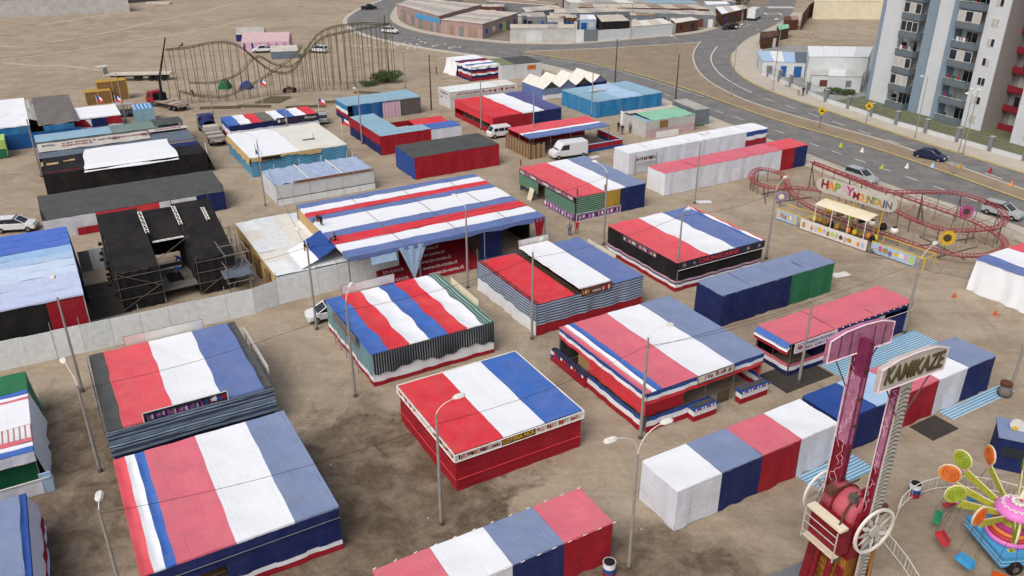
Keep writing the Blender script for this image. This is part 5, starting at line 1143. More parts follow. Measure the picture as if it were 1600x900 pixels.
for k in range(12):
    a_ = R(148-30*k); c, s = cos(a_), sin(a_); rad = Vector((c, s, 0)); tan = Vector((-s, c, 0))
    p0, p1 = rad*.7+Vector((0, 0, 2.9)), rad*3.35+Vector((0, 0, 3.55))
    u = (p1-p0).normalized(); up = tan.cross(u); vs = []
    for p, hw in ((p0, .16), (p1, .26)):
        for (i, j) in ((-1, -1), (1, -1), (1, 1), (-1, 1)): vs.append(p+tan*(.05*i)+up*(hw*j))
    armo = MB().add(vs, [(0, 1, 2, 3), (7, 6, 5, 4), (0, 4, 5, 1), (1, 5, 6, 2), (2, 6, 7, 3), (3, 7, 4, 0)]).build('arm', 'lime', cr)
    for q in (.2, .4, .6, .8):
        pp = p0.lerp(p1, q)
        for sd_ in (-1, 1): MB().add([pp+tan*(.056*sd_)+u*x+up*y for x, y in ((-.06, 0), (0, -.06), (.06, 0), (0, .06))], [(0, 1, 2, 3)]).build('painted_dot', 'orangedark', armo)
    for sd_ in (-1, 1): MB().tube([p0+up*(.16*sd_), p1+up*(.26*sd_)], .03, 4).build('arm_edge', 'cream', armo)
    ctr = rad*3.75+Vector((0, 0, 4.25)); m1, m2 = ('orange', 'orangedark') if k % 2 == 0 else ('lime', 'limedark')
    mb = MB(); n = 24; rim = [ctr+(rad*cos(2*pi*j/n)+Vector((0, 0, 1))*sin(2*pi*j/n))*.6 for j in range(n)]
    mb.add([p-tan*.06 for p in rim]+[p+tan*.06 for p in rim], [tuple(range(n)), tuple(range(n, 2*n))[::-1]]+[(i, n+i, n+(i+1) % n, (i+1) % n) for i in range(n)])
    lp = mb.build('lollipop', m1, cr); MB().tube(rim+[rim[0]], .05, 5).build('lollipop_rim', 'cream', lp)
    for sd_ in (-1, 1):
        sp = [ctr+tan*(.07*sd_)+(rad*cos(t_*.5)+Vector((0, 0, 1))*sin(t_*.5))*(.06+.013*t_) for t_ in range(36)]
        MB().tube(sp, .035, 4).build('spiral', m2, lp)
    MB().tube([p1, ctr-Vector((0, 0, .55))], .05, 5).build('stick', 'candy_pink', lp)
    if k in (0, 1, 10, 11, 9, 8, 2):
        base = rad*3.75+Vector((0, 0, .75)); m = {0: 'seat_green', 11: 'seat_red', 10: 'candy_blue', 9: 'orangedark'}.get(k, chairs[k])
        ch = MB(); 
        def cb(r0, r1, t0, t1, z0, z1):
            vs = [base+rad*r+tan*t_+Vector((0, 0, z)) for z in (z0, z1) for t_ in (t0, t1) for r in (r0, r1)]
            ch.add(vs, [(0, 2, 3, 1), (4, 5, 7, 6), (0, 1, 5, 4), (2, 6, 7, 3), (0, 4, 6, 2), (1, 3, 7, 5)])
        cb(-.2, .2, -.48, .48, 0, .05); cb(-.23, -.18, -.48, .48, .1, .45); cb(-.2, .2, -.52, -.48, 0, .25); cb(-.2, .2, .48, .52, 0, .25)
        for t_ in (-.25, .0, .25): cb(-.24, -.17, t_-.02, t_+.02, .05, .47)
        sw = ch.build('swing_seat', m, cr)
        for t_ in (-.55, .55):
            for r_ in (-.2, .2): MB().tube([base+rad*r_+tan*t_+Vector((0, 0, .3)), p1+tan*t_*.4], .012, 3).build('chain', 'pole_dark', sw)
# --- ring fence rails round the rides
def railfence(label, pts, hgt=1.0, m='pole', step=.3, mb_bars=True):
    t = thing('rail_fence', label, 'fence', (0, 0, 0)); pts = [Vector((p[0], p[1], 0)) for p in pts]
    for z in (.12, hgt): MB().tube([p+Vector((0, 0, z)) for p in pts], .035, 5).build('rail', m, t)
    for p, q in zip(pts, pts[1:]):
        L = (q-p).length; n = max(1, int(L/step))
        mb = MB()
        for i in range(n): s = p.lerp(q, i/n); mb.tube([s+Vector((0, 0, .12)), s+Vector((0, 0, hgt))], .014, 3, cap=False)
        o = mb.build('bars', m, t); o['kind'] = 'stuff'
        MB().tube([p, p+Vector((0, 0, hgt+.05))], .03, 5).build('post', m, t)
    return t
arc = [(cc.x+6.0*cos(R(a_)), cc.y+5.8*sin(R(a_))) for a_ in range(20, 160, 12)]
railfence('pale curved rail fence behind the candy carousel', arc, m='lamp_white')
railfence('rail fence running from the swing ride base towards the lower edge', [(22.37, 39.01), (22.65, 37.51), (22.82, 36.38), (22.86, 34.91)], m='lamp_white')
railfence('short rail fence beside the flame-painted base of the swing ride', [(16.62, 35.64), (17.18, 36.23), (17.71, 36.38)], m='lamp_white')
# ticket booth
tb = thing('ticket_booth', 'small navy ticket booth with pale roof and rounded white sign', 'booth', put((32.78, 45.82)), R(-24)); a, b, h = 2.6, 2.4, 2.5
MB().box(0, 0, 0, a, b, h).build('body', 'navy', tb); MB().box(-.1, -.1, h, a+.1, b+.1, h+.1).build('roof', 'greyblue', tb); MB().box(.3, -.03, 1.1, a-.3, -.002, 1.9).build('window', 'glass', tb)
MB().lathe([(.02, -.06), (.45, -.06), (.45, .06), (.02, .06)], 16, (1.0, b*.5, h+.5), 'y').build('sign', 'sign_white', tb); MB().box(.8, b*.5-.07, h+.12, 2.9, b*.5+.07, h+.75).build('sign', 'sign_white', tb)
for (x) in (.9, 2.8): MB().lathe([(.02, -.05), (.16, -.05), (.16, .05), (.02, .05)], 10, (x, b*.5-.14, h+.3), 'y').build('sign_dot', 'yellow', tb)
# --- small coaster with flower signs
hm = thing('small_coaster', 'small red-tracked coaster with station, flower signs and rainbow-lettered name board', 'ride', (0, 0, 0))
loop = [(38.9, 103.8, 3.5), (41.4, 97.4, 3.6), (44, 92.8, 3.5), (48, 92.2, 3.6), (52.3, 91.8, 3.5), (54.9, 88.2, 3.0), (53.6, 84.9, 2.3), (50.2, 84.9, 1.7), (47.5, 86, 1.5), (45.4, 88.6, 1.7), (43.4, 91.8, 2.1), (40, 96.3, 2.0), (36, 99.3, 1.6), (32.5, 100.3, 1.4), (31, 103, 1.5), (32.8, 106.3, 1.8), (35.4, 104.8, 1.6), (34.9, 99, 1.2), (35.9, 94, 1.0), (38, 90.2, 1.0), (41, 86.2, 1.0), (44, 82, 1.0), (47, 79.5, 1.1), (50.5, 79.9, 1.2), (52.7, 82.3, 1.5), (51.6, 86.2, 2.1), (47.5, 91, 2.7), (43, 97.5, 3.1)]
pts = spline(loop, 9, True); pts.append(pts[0]); track(hm, pts, 'track_red', .36, .05, 1)
for i in range(0, len(pts), 9):
    p = pts[i]
    if p.z > 1.2:
        MB().tube([(p.x, p.y, 0), (p.x, p.y, p.z-.25)], .06, 5).build('support', 'pole_dark', hm)
        if p.z > 2.5: MB().tube([(p.x+.9, p.y+.5, 0), (p.x, p.y, p.z-.6)], .05, 5).build('support', 'pole_dark', hm)
HX = R(-53)
for i in range(4, len(pts), 9):
    p = pts[i]; MB().tube([(p.x, p.y, 0), (p.x, p.y, p.z-.25)], .04, 4).build('support', 'pole_dark', hm)
    if p.z > 1.4: q = pts[min(i+7, len(pts)-1)]; MB().tube([(p.x, p.y, .2), (q.x, q.y, max(.4, q.z-.4))], .03, 4).build('brace', 'track_red', hm)
rd = random.Random(44)
for i in range(26):
    x, y = rd.uniform(41, 54), rd.uniform(80, 93)
    if x*.55+y < 103: continue
    MB().tube([(x, y, 0), (x, y, rd.uniform(2.4, 4.2))], .035, 4).build('lamp_stake', 'pole', hm)
for (p_, q_) in (((45, 81, .1), (51, 84, .1)), ((48, 80.5, .1), (46, 87, .1)), ((44, 84, .1), (52, 86.5, .1)), ((33, 98, .1), (38, 100, .1)), ((32, 101, .1), (36.5, 103.5, .1)), ((31.5, 97.5, .1), (33, 104, .1))): MB().tube([p_, q_], .07, 4).build('ground_beam', 'pole_dark', hm)
stn = bpy.data.objects.new('station', None); C.objects.link(stn); stn.parent = hm; stn.location = (33.1, 89.5, 0); stn.rotation_euler = (0, 0, HX)
MB().box(0, 0, .25, 9.2, 2.6, .55).build('platform', 'netgrey', stn)
fr = MB().box(.2, -.06, .12, 8.6, -.002, 1.35).build('picture_panel', 'sign_white', stn); blotches(fr, 'front', .4, 8.4, .2, 1.2, .066, ['gold', 'sign_white', 'orange', 'paleblue', 'yellow', 'lilac', 'brown', 'lightgreen', 'gravestone', 'wood_dark', 'flesh_canvas'], 9, 61)
for i in range(5): MB().box(8.6+.28*i, .2, .1*(4-i), 8.9+.28*i, 2.0, .1*(4-i)+.12).build('step', 'steel', stn)
MB().grid(lambda u, v: (1.4+6.6*u, .3+2.0*v, 3.3+.3*v+.1*sin(v*pi)), 8, 6).build('canopy', 'cream', stn, True); MB().box(1.4, 2.25, 3.45, 8, 2.35, 3.65).build('canopy_beam', 'tan', stn)
for x in (1.6, 3.7, 5.8, 7.8): MB().tube([(x, .35, .2), (x, .35, 3.3)], .05, 5).build('canopy_post', 'lamp_white', stn); MB().tube([(x, 2.3, .2), (x, 2.3, 3.55)], .05, 5).build('canopy_post', 'tan', stn)
nb = MB().box(.2, 3.1, 3.9, 8.6, 3.25, 5.6).build('name_board', 'gravestone', stn)
for x in (.2, 8.6): MB().lathe([(.02, -.08), (.8, -.08), (.8, .08), (.02, .08)], 18, (x, 3.17, 4.75), 'y').build('board_end', 'gravestone', nb)
for i, chx in enumerate('HAPPY'): text_mesh('lettering', chx, 1.4, ['print_red', 'orange', 'limedark', 'lilac', 'magenta'][i], nb, (.55+.8*i, 3.08, 4.85), (pi/2, 0, 0), extrude=.02, bold=.03)
for i, chx in enumerate('MOUNTAIN'): text_mesh('lettering', chx, 1.1, ['print_red', 'orange', 'yellow', 'brown', 'limedark', 'gold', 'royal', 'netgrey'][i], nb, (4.55+.56*i, 3.08, 4.6), (pi/2, 0, 0), extrude=.02, bold=.03)
for x in (1, 4.4, 7.8): MB().tube([(x, 3.3, 0), (x, 3.3, 4.2)], .07, 5).build('board_post', 'yellow', stn)
for (x0, x1) in ((-3.4, .4), (8.9, 14.8)):
    rl = MB().tube([(x0, .4, 1.3), (x1, .4, 1.3)], .06, 5).tube([(x0, .4, 0), (x0, .4, 1.35)], .06, 5).tube([(x1, .4, 0), (x1, .4, 1.35)], .06, 5).build('yellow_rail', 'yellow', stn)
    rl2 = MB().tube([(x0, 2.6, 1.3), (x1, 2.6, 1.3)], .05, 5).tube([(x1, .4, 1.3), (x1, 2.6, 1.3)], .05, 5).tube([(x0, 2.6, 0), (x0, 2.6, 1.3)], .05, 5).tube([(x1, 2.6, 0), (x1, 2.6, 1.3)], .05, 5).build('yellow_rail', 'yellow', stn)
    mb = MB(); n = int((x1-x0)/.22)
    for i in range(n): mb.tube([(x0+i*.22, .4, .1), (x0+i*.22, .4, 1.3)], .014, 3, cap=False)
    o = mb.build('bars', 'lamp_white', stn); o['kind'] = 'stuff'
    p_ = MB().box(x0+.1, .28, .15, x1-.9, .34, 1.25).build('picture_panel', 'paleblue', stn); blotches(p_, 'front', x0+.2, x1-1, .2, 1.2, -.274, ['paleblue', 'salmon', 'gold', 'print_purple', 'yellow', 'sign_white', 'lilac', 'lightgreen'], 5, 77)
for i in range(7):
    c_ = Vector((37.2+i*.8, 91.4-i*1.08, 1.35)); cb = MB().lathe([(.02, -.1), (.42, 0), (.46, .3), (.3, .6), (.02, .62)], 10, tuple(c_)).build('coaster_car', ['yellow', 'brown', 'lime', 'dark', 'lamp_white', 'dark', 'lamp_white'][i], hm, True); MB().lathe([(.02, .5), (.28, .5), (.26, .66), (.02, .66)], 8, tuple(c_)).build('car_seat', 'dark', cb)
for i in range(16):
    x = .6+i*.5+.2*(i % 3); bl_ = MB().lathe([(.02, 0), (.28, .1), (.34, .4), (.2, .7), (.02, .75)], 8, (x, 2.0+.3*(i % 2), .55)).build('seat_figure', ['yellow', 'gold', 'brown', 'orange', 'dark'][i % 5], stn, True)
def flower(p, r, z, m1, m2, nn=16):
    o = MB().tube([(p[0], p[1], 0), (p[0], p[1], z)], .04, 5).build('flower_post', 'pole_dark', hm)
    f = bpy.data.objects.new('flower_sign', None); C.objects.link(f); f.parent = hm; f.location = (p[0], p[1], z); f.rotation_euler = (0, 0, HX+R(40))
    for k in range(nn):
        a_ = 2*pi*k/nn; q = lambda rr, d: (rr*cos(a_+d), -.06, rr*sin(a_+d)); MB().add([q(r*.4, -.16), q(r*.8, -.17), q(r, 0), q(r*.8, .17), q(r*.4, .16)], [(0, 1, 2, 3, 4)]).build('petal', m1, f)
    MB().lathe([(.02, -.1), (r*.45, -.08), (r*.45, .02), (.02, .04)], 14, (0, 0, 0), 'y').build('flower_centre', m2, f)
flower((51.3, 88.2), .85, 2.6, 'magenta', 'wood_dark'); flower((46.46, 82.15), .95, 1.9, 'yellow', 'wood_dark'); flower((33.0, 96.5), .75, 1.4, 'print_purple', 'cream')
railfence('metal crowd barrier line before the small coaster', [(37.93, 81.29), (40.19, 80.96), (42.12, 79.15), (42.95, 77.72), (44.36, 76.79), (45.99, 75.87), (50.39, 78.35)], 1.05, 'pole')
railfence('metal crowd barrier behind the small coaster along the pavement', [(31.03, 102.12), (34.07, 111.45), (43.96, 117.15), (48.82, 102.12), (53.00, 91.94), (56.19, 86.63), (56.31, 84.25)], 1.0, 'pole')
# bunting over the road edge, each pennant separate
for i, (q, m) in enumerate((((49.84, 122.70), 'lime'), ((52.03, 120.03), 'sign_white'), ((51.79, 112.03), 'lime'), ((55.40, 112.32), 'sign_white'), ((59.13, 112.61), 'paleblue'), ((62.77, 112.32), 'gold'), ((66.04, 110.31), 'dkred'), ((65.90, 104.65), 'orange'))):
    f_ = 0.86; x, y = q[0]*f_, q[1]*f_; z = 36*(1-f_)
    tag(MB().lathe([(.3, -.05), (.3, 0), (.02, .62)], 4, (x, y, z)).build('bunting_cone', m), ['lime', 'white', 'second lime', 'small white', 'pale blue', 'gold', 'dark red', 'orange'][i]+' pennant of the bunting string above the road', 'pennant', 'bunting above the road')
s_pts = [Vector((q[0]*.86, q[1]*.86, 36*.14+.62)) for q in ((47.17, 127.62), (49.84, 122.70), (52.03, 120.03), (51.79, 112.03), (55.40, 112.32), (59.13, 112.61), (62.77, 112.32), (66.04, 110.31), (65.90, 104.65), (69.51, 102.12))]
tag(MB().tube(s_pts, .012, 3).build('bunting_string', 'pole_dark'), 'thin string carrying the coloured pennants above the road', 'string')
# --- old coaster frame on the open lot
oc = thing('coaster_frame', 'tall weathered steel coaster under assembly on the open lot', 'ride', (0, 0, 0))
A1 = spline([(-60.3, 148.4, 9.9), (-57.3, 150.3, 9.9), (-54.5, 152, 10.3), (-51.5, 153, 10.4), (-49, 154, 9.4), (-46.8, 155.5, 6.7), (-44.8, 157, 4.6), (-42.5, 158.3, 3.9), (-40.5, 159, 5), (-38.5, 159.8, 8), (-36.2, 160.2, 10.6), (-33.6, 160.6, 11.8), (-31, 161.5, 12.1), (-28.3, 164.5, 12), (-25.4, 168.5, 11.3), (-24.4, 171, 11.0)], 6)
A2 = spline([(-24.4, 171, 11.0), (-26.5, 171.5, 10.4), (-30, 168.5, 10.2), (-33.2, 165.6, 10), (-36.5, 164, 9.2), (-39.5, 163.2, 6.6), (-42.5, 163.5, 4.2), (-46, 164, 4.4), (-49, 163, 6), (-52, 160, 3.4), (-56, 158, 2.2), (-60, 156, 2.6)], 6)
A3 = spline([(-60, 150.5, 2.2), (-56, 151, 1.2), (-52, 151, 1.2), (-48.5, 153.5, 2.4), (-45, 155.5, 4.2), (-42, 160.5, 6.0), (-39.8, 161.5, 8)], 6)
for P_ in (A1, A2, A3): track(oc, P_, 'track_green', .4, .055, 2)
for P_, stp in ((A1, 3), (A2, 4), (A3, 6)):
    for i in range(0, len(P_), stp):
        p = P_[i]
        for s in ((-.5, .5) if p.z > 7 else (0,)): MB().tube([(p.x+s*1.2, p.y+s*.6, 0), (p.x+s, p.y, p.z-.1)], .055, 5).build('support_post', 'track_green', oc)
for i in range(6):
    MB().box(-46.5+i*.3, 150+i*.8, 0, -42+i*.2, 150.4+i*.8, .3).build('laid_track', 'track_green', oc)
for (x, y, l_, r_) in ((-55, 145.5, 7, .1), (-49, 147, 6, -.05), (-40, 146, 7, .15), (-34, 150, 6, .1), (-30, 158, 5, -.2)):
    o = MB().box(0, 0, 0, l_, .25, .3).box(0, .8, 0, l_, 1.05, .3).build('laid_track', 'track_green', oc); o.location = (x, y, 0); o.rotation_euler = (0, 0, r_)
# second support frames on the ground
def dome_tent(label, q, m, w, hh):
    t = thing('dome_tent', label, 'tent', put(q), 0); mb = MB(); n = 14
    mb.grid(lambda u, v: (w*cos(pi*u), (v-.5)*2.2*w*(1), hh*sin(pi*u)*(1-.35*(2*v-1)**4)), n, 6); mb.build('canvas', m, t, True)
    for v in (-1, 1): MB().add([(w*cos(pi*i/n), v*1.1*w, hh*.65*sin(pi*i/n)) for i in range(n+1)], [tuple(range(n+1))]).build('end_cloth', m, t)
dome_tent('small green dome tent pitched among the coaster posts', (-55.72, 162.33), 'green', 1.0, 1.9); dome_tent('crumpled blue dome tent pitched among the coaster posts', (-51.61, 162.33), 'royal', 1.1, 1.4)

# ---------------------------------------------------------------- apartment block
ap = thing('apartment_block', 'tall white and blue-grey apartment block with stacked balconies beside the avenue', 'building', (65.4, 153.8, 0), R(-66.3))
FH, NF = 3.0, 10; HT = FH*NF
def wallbox(x0, y0, x1, y1, m, z1=HT, nm='wall', z0=0.0): return MB().box(x0, y0, z0, x1, y1, z1).build(nm, m, ap)
wallbox(0, .0, .8, 12, 'apt_blue'); wallbox(.8, .06, 4.7, 12, 'apt_white'); wallbox(4.7, 1.5, 10.0, 12, 'apt_white'); wallbox(10.0, -.25, 11.8, 12, 'apt_blue', HT+.6)
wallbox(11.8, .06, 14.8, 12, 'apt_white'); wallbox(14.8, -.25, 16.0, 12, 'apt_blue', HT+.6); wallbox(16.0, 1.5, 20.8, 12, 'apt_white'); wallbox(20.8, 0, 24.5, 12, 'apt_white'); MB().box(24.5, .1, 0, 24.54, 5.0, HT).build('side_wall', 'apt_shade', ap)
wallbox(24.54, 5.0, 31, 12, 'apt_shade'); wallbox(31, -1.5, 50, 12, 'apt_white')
wallbox(0, 0, 50, 12, 'apt_shade', HT+.3, 'roof_slab', HT)
rd = random.Random(11)
def win(x0, x1, y, z0, z1, nm='window', cur=None, axis='y'):
    f = MB().box(x0, y-.06, z0, x1, y-.001, z1).build(nm, 'sign_white', ap); w = x1-x0; n = 2 if w < 2.2 else 3
    for i in range(n):
        a_, b_ = x0+w*i/n+.06, x0+w*(i+1)/n-.05; MB().box(a_, y-.085, z0+.07, b_, y-.062, z1-.07).build('pane', 'curtain' if (cur and rd.random() < cur) else 'glass', f)
    return f
for k in range(NF):
    z = k*FH
    for (x0, x1, mat_) in ((5.6, 9.2, 'apt_grey'), (16.4, 20.6, 'apt_grey')):
        b_ = MB().box(x0-.1, -1.0, z+.0, x1+.1, 1.5, z+.16).build('balcony', mat_, ap)
        MB().box(x0-.1, -1.05, z+.16, x1+.1, -.93, z+1.05).build('parapet', mat_, b_); MB().box(x0-.1, -.93, z+.16, x0+.02, 1.5, z+1.05).build('parapet', mat_, b_); MB().box(x1-.02, -.93, z+.16, x1+.1, 1.5, z+1.05).build('parapet', mat_, b_)
        MB().tube([(x0-.1, -.99, z+1.2), (x1+.1, -.99, z+1.2)], .03, 4).build('rail', 'lamp_white', b_)
        if rd.random() < .32:
            e = MB().box(x0, -.9, z+1.05, x1, -.84, z+2.8).build('glazing', 'sign_white', b_)
            for i in range(3):
                w = (x1-x0)/3; MB().box(x0+w*i+.08, -.93, z+1.12, x0+w*(i+1)-.08, -.905, z+2.72).build('pane', 'curtain' if rd.random() < .3 else 'glass', e)
        else:
            win(x0+.5, x1-.5, 1.5, z+.2, z+2.4, 'balcony_door', .4)
        if rd.random() < .5:
            for i in range(4): MB().box(x0+.5+i*.6, -.7, z+1.0, x0+.9+i*.6, -.66, z+1.7).build('laundry', ['dkred', 'white', 'green', 'royal', 'lilac', 'charcoal'][rd.randrange(6)], b_)
    MB().box(5.0, .9, z+1.3, 5.5, 1.5, z+1.8).build('vent_box', 'dark', ap); MB().box(9.35, -.0, z+.5, 9.95, .1, z+1.9).build('slot_window', 'dark', ap) if False else None
    win(9.25, 9.9, 1.5, z+.9, z+2.2); win(22.0, 23.3, 0, z+.95, z+2.2, cur=.5); win(4.75, 5.3, 1.5, z+1, z+2)
    MB().box(24.5, 5.0-1.2, z, 29.2, 5.0, z+.15).build('balcony', 'apt_red', ap); MB().box(24.6, 3.75, z+.15, 29.2, 3.85, z+1.05).build('parapet', 'apt_red', ap); win(25.4, 28.6, 5.0, z+.2, z+2.4, 'balcony_door', .4); win(29.6, 30.6, 5.0, z+1, z+2.2)
    for x in (33, 37, 42): win(x, x+1.4, -1.5, z+.95, z+2.2, cur=.4)
    MB().box(31-.03, -1.3, z+1.1, 30.995, 1.0, z+2.2).build('side_window', 'glass', ap)
# --- railings and low wall along the apartment pavement
af = thing('boundary_fence', 'low white wall with grey pillars and mesh panels before the apartment block', 'fence')
bl = [(52.80, 180.81), (52.52, 172.35), (54.44, 163.45), (57.04, 150.83), (59.23, 145.61), (63.23, 134.88), (68.39, 124.76), (73.32, 115.00), (77.18, 106.48)]
for p, q in zip(bl, bl[1:]):
    p, q = Vector(p), Vector(q); n = max(1, round((q-p).length/5.2)); d = (q-p)/n; nr = Vector((-d.y, d.x)).normalized()
    for i in range(n):
        s = p+d*i; e = s+d
        MB().prism([tuple(s-nr*.1), tuple(e-nr*.1), tuple(e+nr*.1), tuple(s+nr*.1)], 0, .75).build('low_wall', 'wall_white', af)
        MB().box(-.28, -.28, 0, .28, .28, 2.3).build('pillar', 'wall_grey', af, loc=(s.x, s.y, 0), rz=math.atan2(d.y, d.x)); MB().box(-.34, -.34, 2.3, .34, .34, 2.4).build('pillar_cap', 'roof_grey', af, loc=(s.x, s.y, 0), rz=math.atan2(d.y, d.x))
        mb = MB(); mb.tube([(s.x, s.y, 2.1), (e.x, e.y, 2.1)], .035, 4).tube([(s.x, s.y, .85), (e.x, e.y, .85)], .03, 4); mb.build('rail', 'steel', af)
        mb = MB(); k_ = int(d.length/.35)
        for j in range(k_): w = s+d*(j/k_); mb.tube([(w.x, w.y, .75), (w.x, w.y, 2.1)], .012, 3, cap=False)
        o = mb.build('bars', 'steel', af); o['kind'] = 'stuff'
# ---------------------------------------------------------------- low town buildings
TG = 'low buildings of the settlement across the road'
def shed(label, roof, h, rm, wm, n=5, name='low_building', cat='building', group=TG, slope=.0, doors=0, base=None, split=True, seed=1):
    """low building from its four roof corners; the roof is laid in separate sheets"""
    c = Vector((sum(p[0] for p in roof)/4, sum(p[1] for p in roof)/4)); P = [Vector(p)-c for p in roof]
    t = thing(name, label, cat, (c.x, c.y, 0), 0, group); rd = random.Random(seed)
    ins = [p*.985 for p in P]; mb = MB(); mb.prism([tuple(p) for p in ins], 0, h-.06); mb.build('wall', wm, t)
    for i in range(n):
        a0, a1 = P[0].lerp(P[1], i/n), P[0].lerp(P[1], (i+1)/n-.004); b0, b1 = P[3].lerp(P[2], i/n), P[3].lerp(P[2], (i+1)/n-.004); dz = rd.uniform(0, .12)
        vs = [(a0.x, a0.y, h+dz+slope), (a1.x, a1.y, h+dz+slope), (b1.x, b1.y, h+dz), (b0.x, b0.y, h+dz)]
        MB().add(vs+[(v[0], v[1], v[2]-.07) for v in vs], [(0, 1, 2, 3), (7, 6, 5, 4), (0, 4, 5, 1), (1, 5, 6, 2), (2, 6, 7, 3), (3, 7, 4, 0)]).build('roof_sheet', rm[rd.randrange(len(rm))], t)
    # doors and windows on the side facing the road (fourth to third corner)
    p, q = ins[3], ins[2]; L = (q-p).length; ang = math.atan2((q-p).y, (q-p).x)
    for i in range(doors):
        x = L*(i+.5)/doors; w = rd.uniform(.8, 1.6); isd = rd.random() < .5
        o = MB().box(x-w/2, -.07, 0.02 if isd else 1.0, x+w/2, -.002, 2.2).build('door' if isd else 'window', ['rust', 'glass', 'shop_grey', 'tarpdeep', 'sign_white'][rd.randrange(5)], t); o.location = (p.x, p.y, 0); o.rotation_euler = (0, 0, ang)
    return t
tan3 = ['roof_tan', 'roof_grey', 'roof_tan']
s1 = shed('wide tan-roofed market hall with a curved plank front beside the road bend', [(-34.33, 258.54), (-26.93, 270.60), (-8.87, 257.11), (-19.66, 233.61)], 3.6, tan3, 'pinkboard', 7, 'market_hall', seed=1)
s2 = shed('wide tan-roofed market hall with pinkish boards and a blue painted corner', [(-18.77, 226.65), (-9.24, 246.14), (1.77, 239.72), (-7.47, 219.01)], 3.6, tan3, 'pinkboard', 6, 'market_hall', doors=5, seed=2)
pf = thing('plank_wall', 'weathered plank and panel wall curving round the market halls', 'wall')
panel_run(pf, [(-35.14, 266.35), (-31.52, 250.58), (-25.01, 235.37), (-16.25, 224.79), (-7.52, 218.85)], 2.5, 1.6, ['pinkboard', 'roof_brown', 'wall_grey', 'pinkboard'], 4, post=False, nm='plank')
panel_run(pf, [(-7.52, 218.85), (-4.71, 225.80), (-0.52, 234.27)], 2.5, 2.2, ['lightgreen', 'blue_panel', 'wall_grey', 'pinkboard'], 6, post=False)
bp_ = thing('painted_billboard', 'long light blue painted board on the front of the first market hall', 'sign', (0, 0, 0)); panel_run(bp_, [(-26.79, 241.23), (-19.12, 229.91)], 3.4, 3.0, ['blue_panel'], 3, post=False)
ww = thing('white_wall', 'long stained white perimeter wall of the settlement with grey gate panel', 'wall')
panel_run(ww, [(-0.48, 214.12), (15.54, 214.12)], 2.7, 4.0, ['plaster_dirty', 'wall_white'], 7, .2, post=False); panel_run(ww, [(15.54, 214.12), (17.94, 214.12)], 3.0, 4, ['wall_white'], 2, .2, post=False); panel_run(ww, [(17.94, 214.12), (21.55, 215.06)], 3.0, 5, ['shop_grey'], 2, .2, nm='gate_panel', post=False); panel_run(ww, [(21.55, 215.06), (30.24, 218.85), (43.09, 226.83)], 2.7, 4.0, ['wall_white', 'plaster_dirty'], 8, .2, post=False)
shed('tan-roofed yard building right behind the stained white wall', [(-0.50, 225.92), (16.74, 225.92), (16.29, 219.49), (-0.49, 219.49)], 2.6, tan3, 'plaster_dirty', 7, seed=3)
shed('long low tan roof running behind the yard building', [(2.78, 251.69), (12.84, 257.26), (14.36, 250.33), (3.93, 242.46)], 3.4, tan3, 'shop_grey', 5, doors=4, seed=4)
shed('far tan-roofed row house at the top of the settlement', [(-8.38, 266.07), (1.00, 273.86), (13.81, 261.60), (11.27, 255.85)], 3.4, ['roof_brown', 'roof_tan'], 'wall_grey', 5, seed=5)
shed('grey-fronted shop row with dark doors and tan roof', [(12.09, 248.99), (29.60, 251.69), (33.21, 243.74), (11.67, 239.94)], 3.4, tan3, 'shop_grey', 6, doors=7, seed=6)
shed('longest low shop row with pale roof facing the road', [(29.54, 251.10), (57.26, 244.49), (55.96, 236.98), (33.15, 243.21)], 3.3, ['roof_grey', 'roof_tan'], 'shop_grey', 9, doors=9, seed=7)
shed('brown-doored row behind the longest shop row', [(20.04, 260.14), (54.77, 257.26), (56.77, 248.99), (19.53, 253.06)], 3.4, ['roof_tan', 'roof_brown'], 'rust', 9, doors=8, seed=8)
shed('far pale row along the top edge of the settlement', [(15.85, 270.69), (54.88, 267.60), (56.60, 261.60), (17.36, 263.07)], 3.4, ['roof_grey', 'offwhite', 'skyblue'], 'plaster_dirty', 8, doors=6, seed=9)
shed('pale house with sloped light roof behind the end of the white wall', [(31.29, 228.57), (40.50, 233.16), (41.86, 224.14), (30.37, 218.83)], 3.0, ['offwhite', 'roof_tan'], 'wall_white', 4, seed=10)
shed('canopy over a dark block painted as its shaded interior, beside the grey gate', [(23.15, 237.70), (30.32, 238.93), (31.08, 228.31), (23.43, 226.07)], 3.2, ['roof_tan'], 'dark', 3, seed=11)  # solid dark walls put the shade under the canopy into the colour
shed('small blue-white cabin beside the open canopy', [(18.80, 240.39), (22.70, 240.39), (22.64, 232.00), (18.10, 230.85)], 3.0, ['white', 'wall_white'], 'paleblue', 2, doors=2, seed=12)
shed('brown garage with white awning roof at the end of the white wall', [(42.80, 233.41), (49.01, 236.95), (50.16, 232.24), (42.97, 226.60)], 2.8, ['offwhite', 'white'], 'rust', 3, doors=2, seed=13)
shed('rust-brown corner shop with white roof near the crossing', [(59.50, 254.61), (68.41, 258.84), (68.15, 251.87), (58.09, 240.17)], 3.2, ['white', 'roof_tan'], 'rust', 4, doors=3, seed=14)
shed('white-roofed hut beside the green bush at the top of the settlement', [(58.53, 266.19), (65.71, 267.70), (65.29, 261.73), (57.96, 258.84)], 3.2, ['white'], 'wall_white', 3, seed=15)
shed('grey metal workshop between market hall and yard', [(2.68, 242.68), (8.99, 243.95), (8.81, 238.93), (2.79, 236.49)], 3.2, ['roof_grey'], 'shop_grey', 3, doors=3, seed=16)
shed('dark blue workshop behind the parked vehicles of the yard', [(10.37, 242.68), (16.10, 242.68), (16.23, 236.49), (10.42, 235.29)], 3.2, ['roof_tan'], 'slate', 3, doors=3, seed=17)
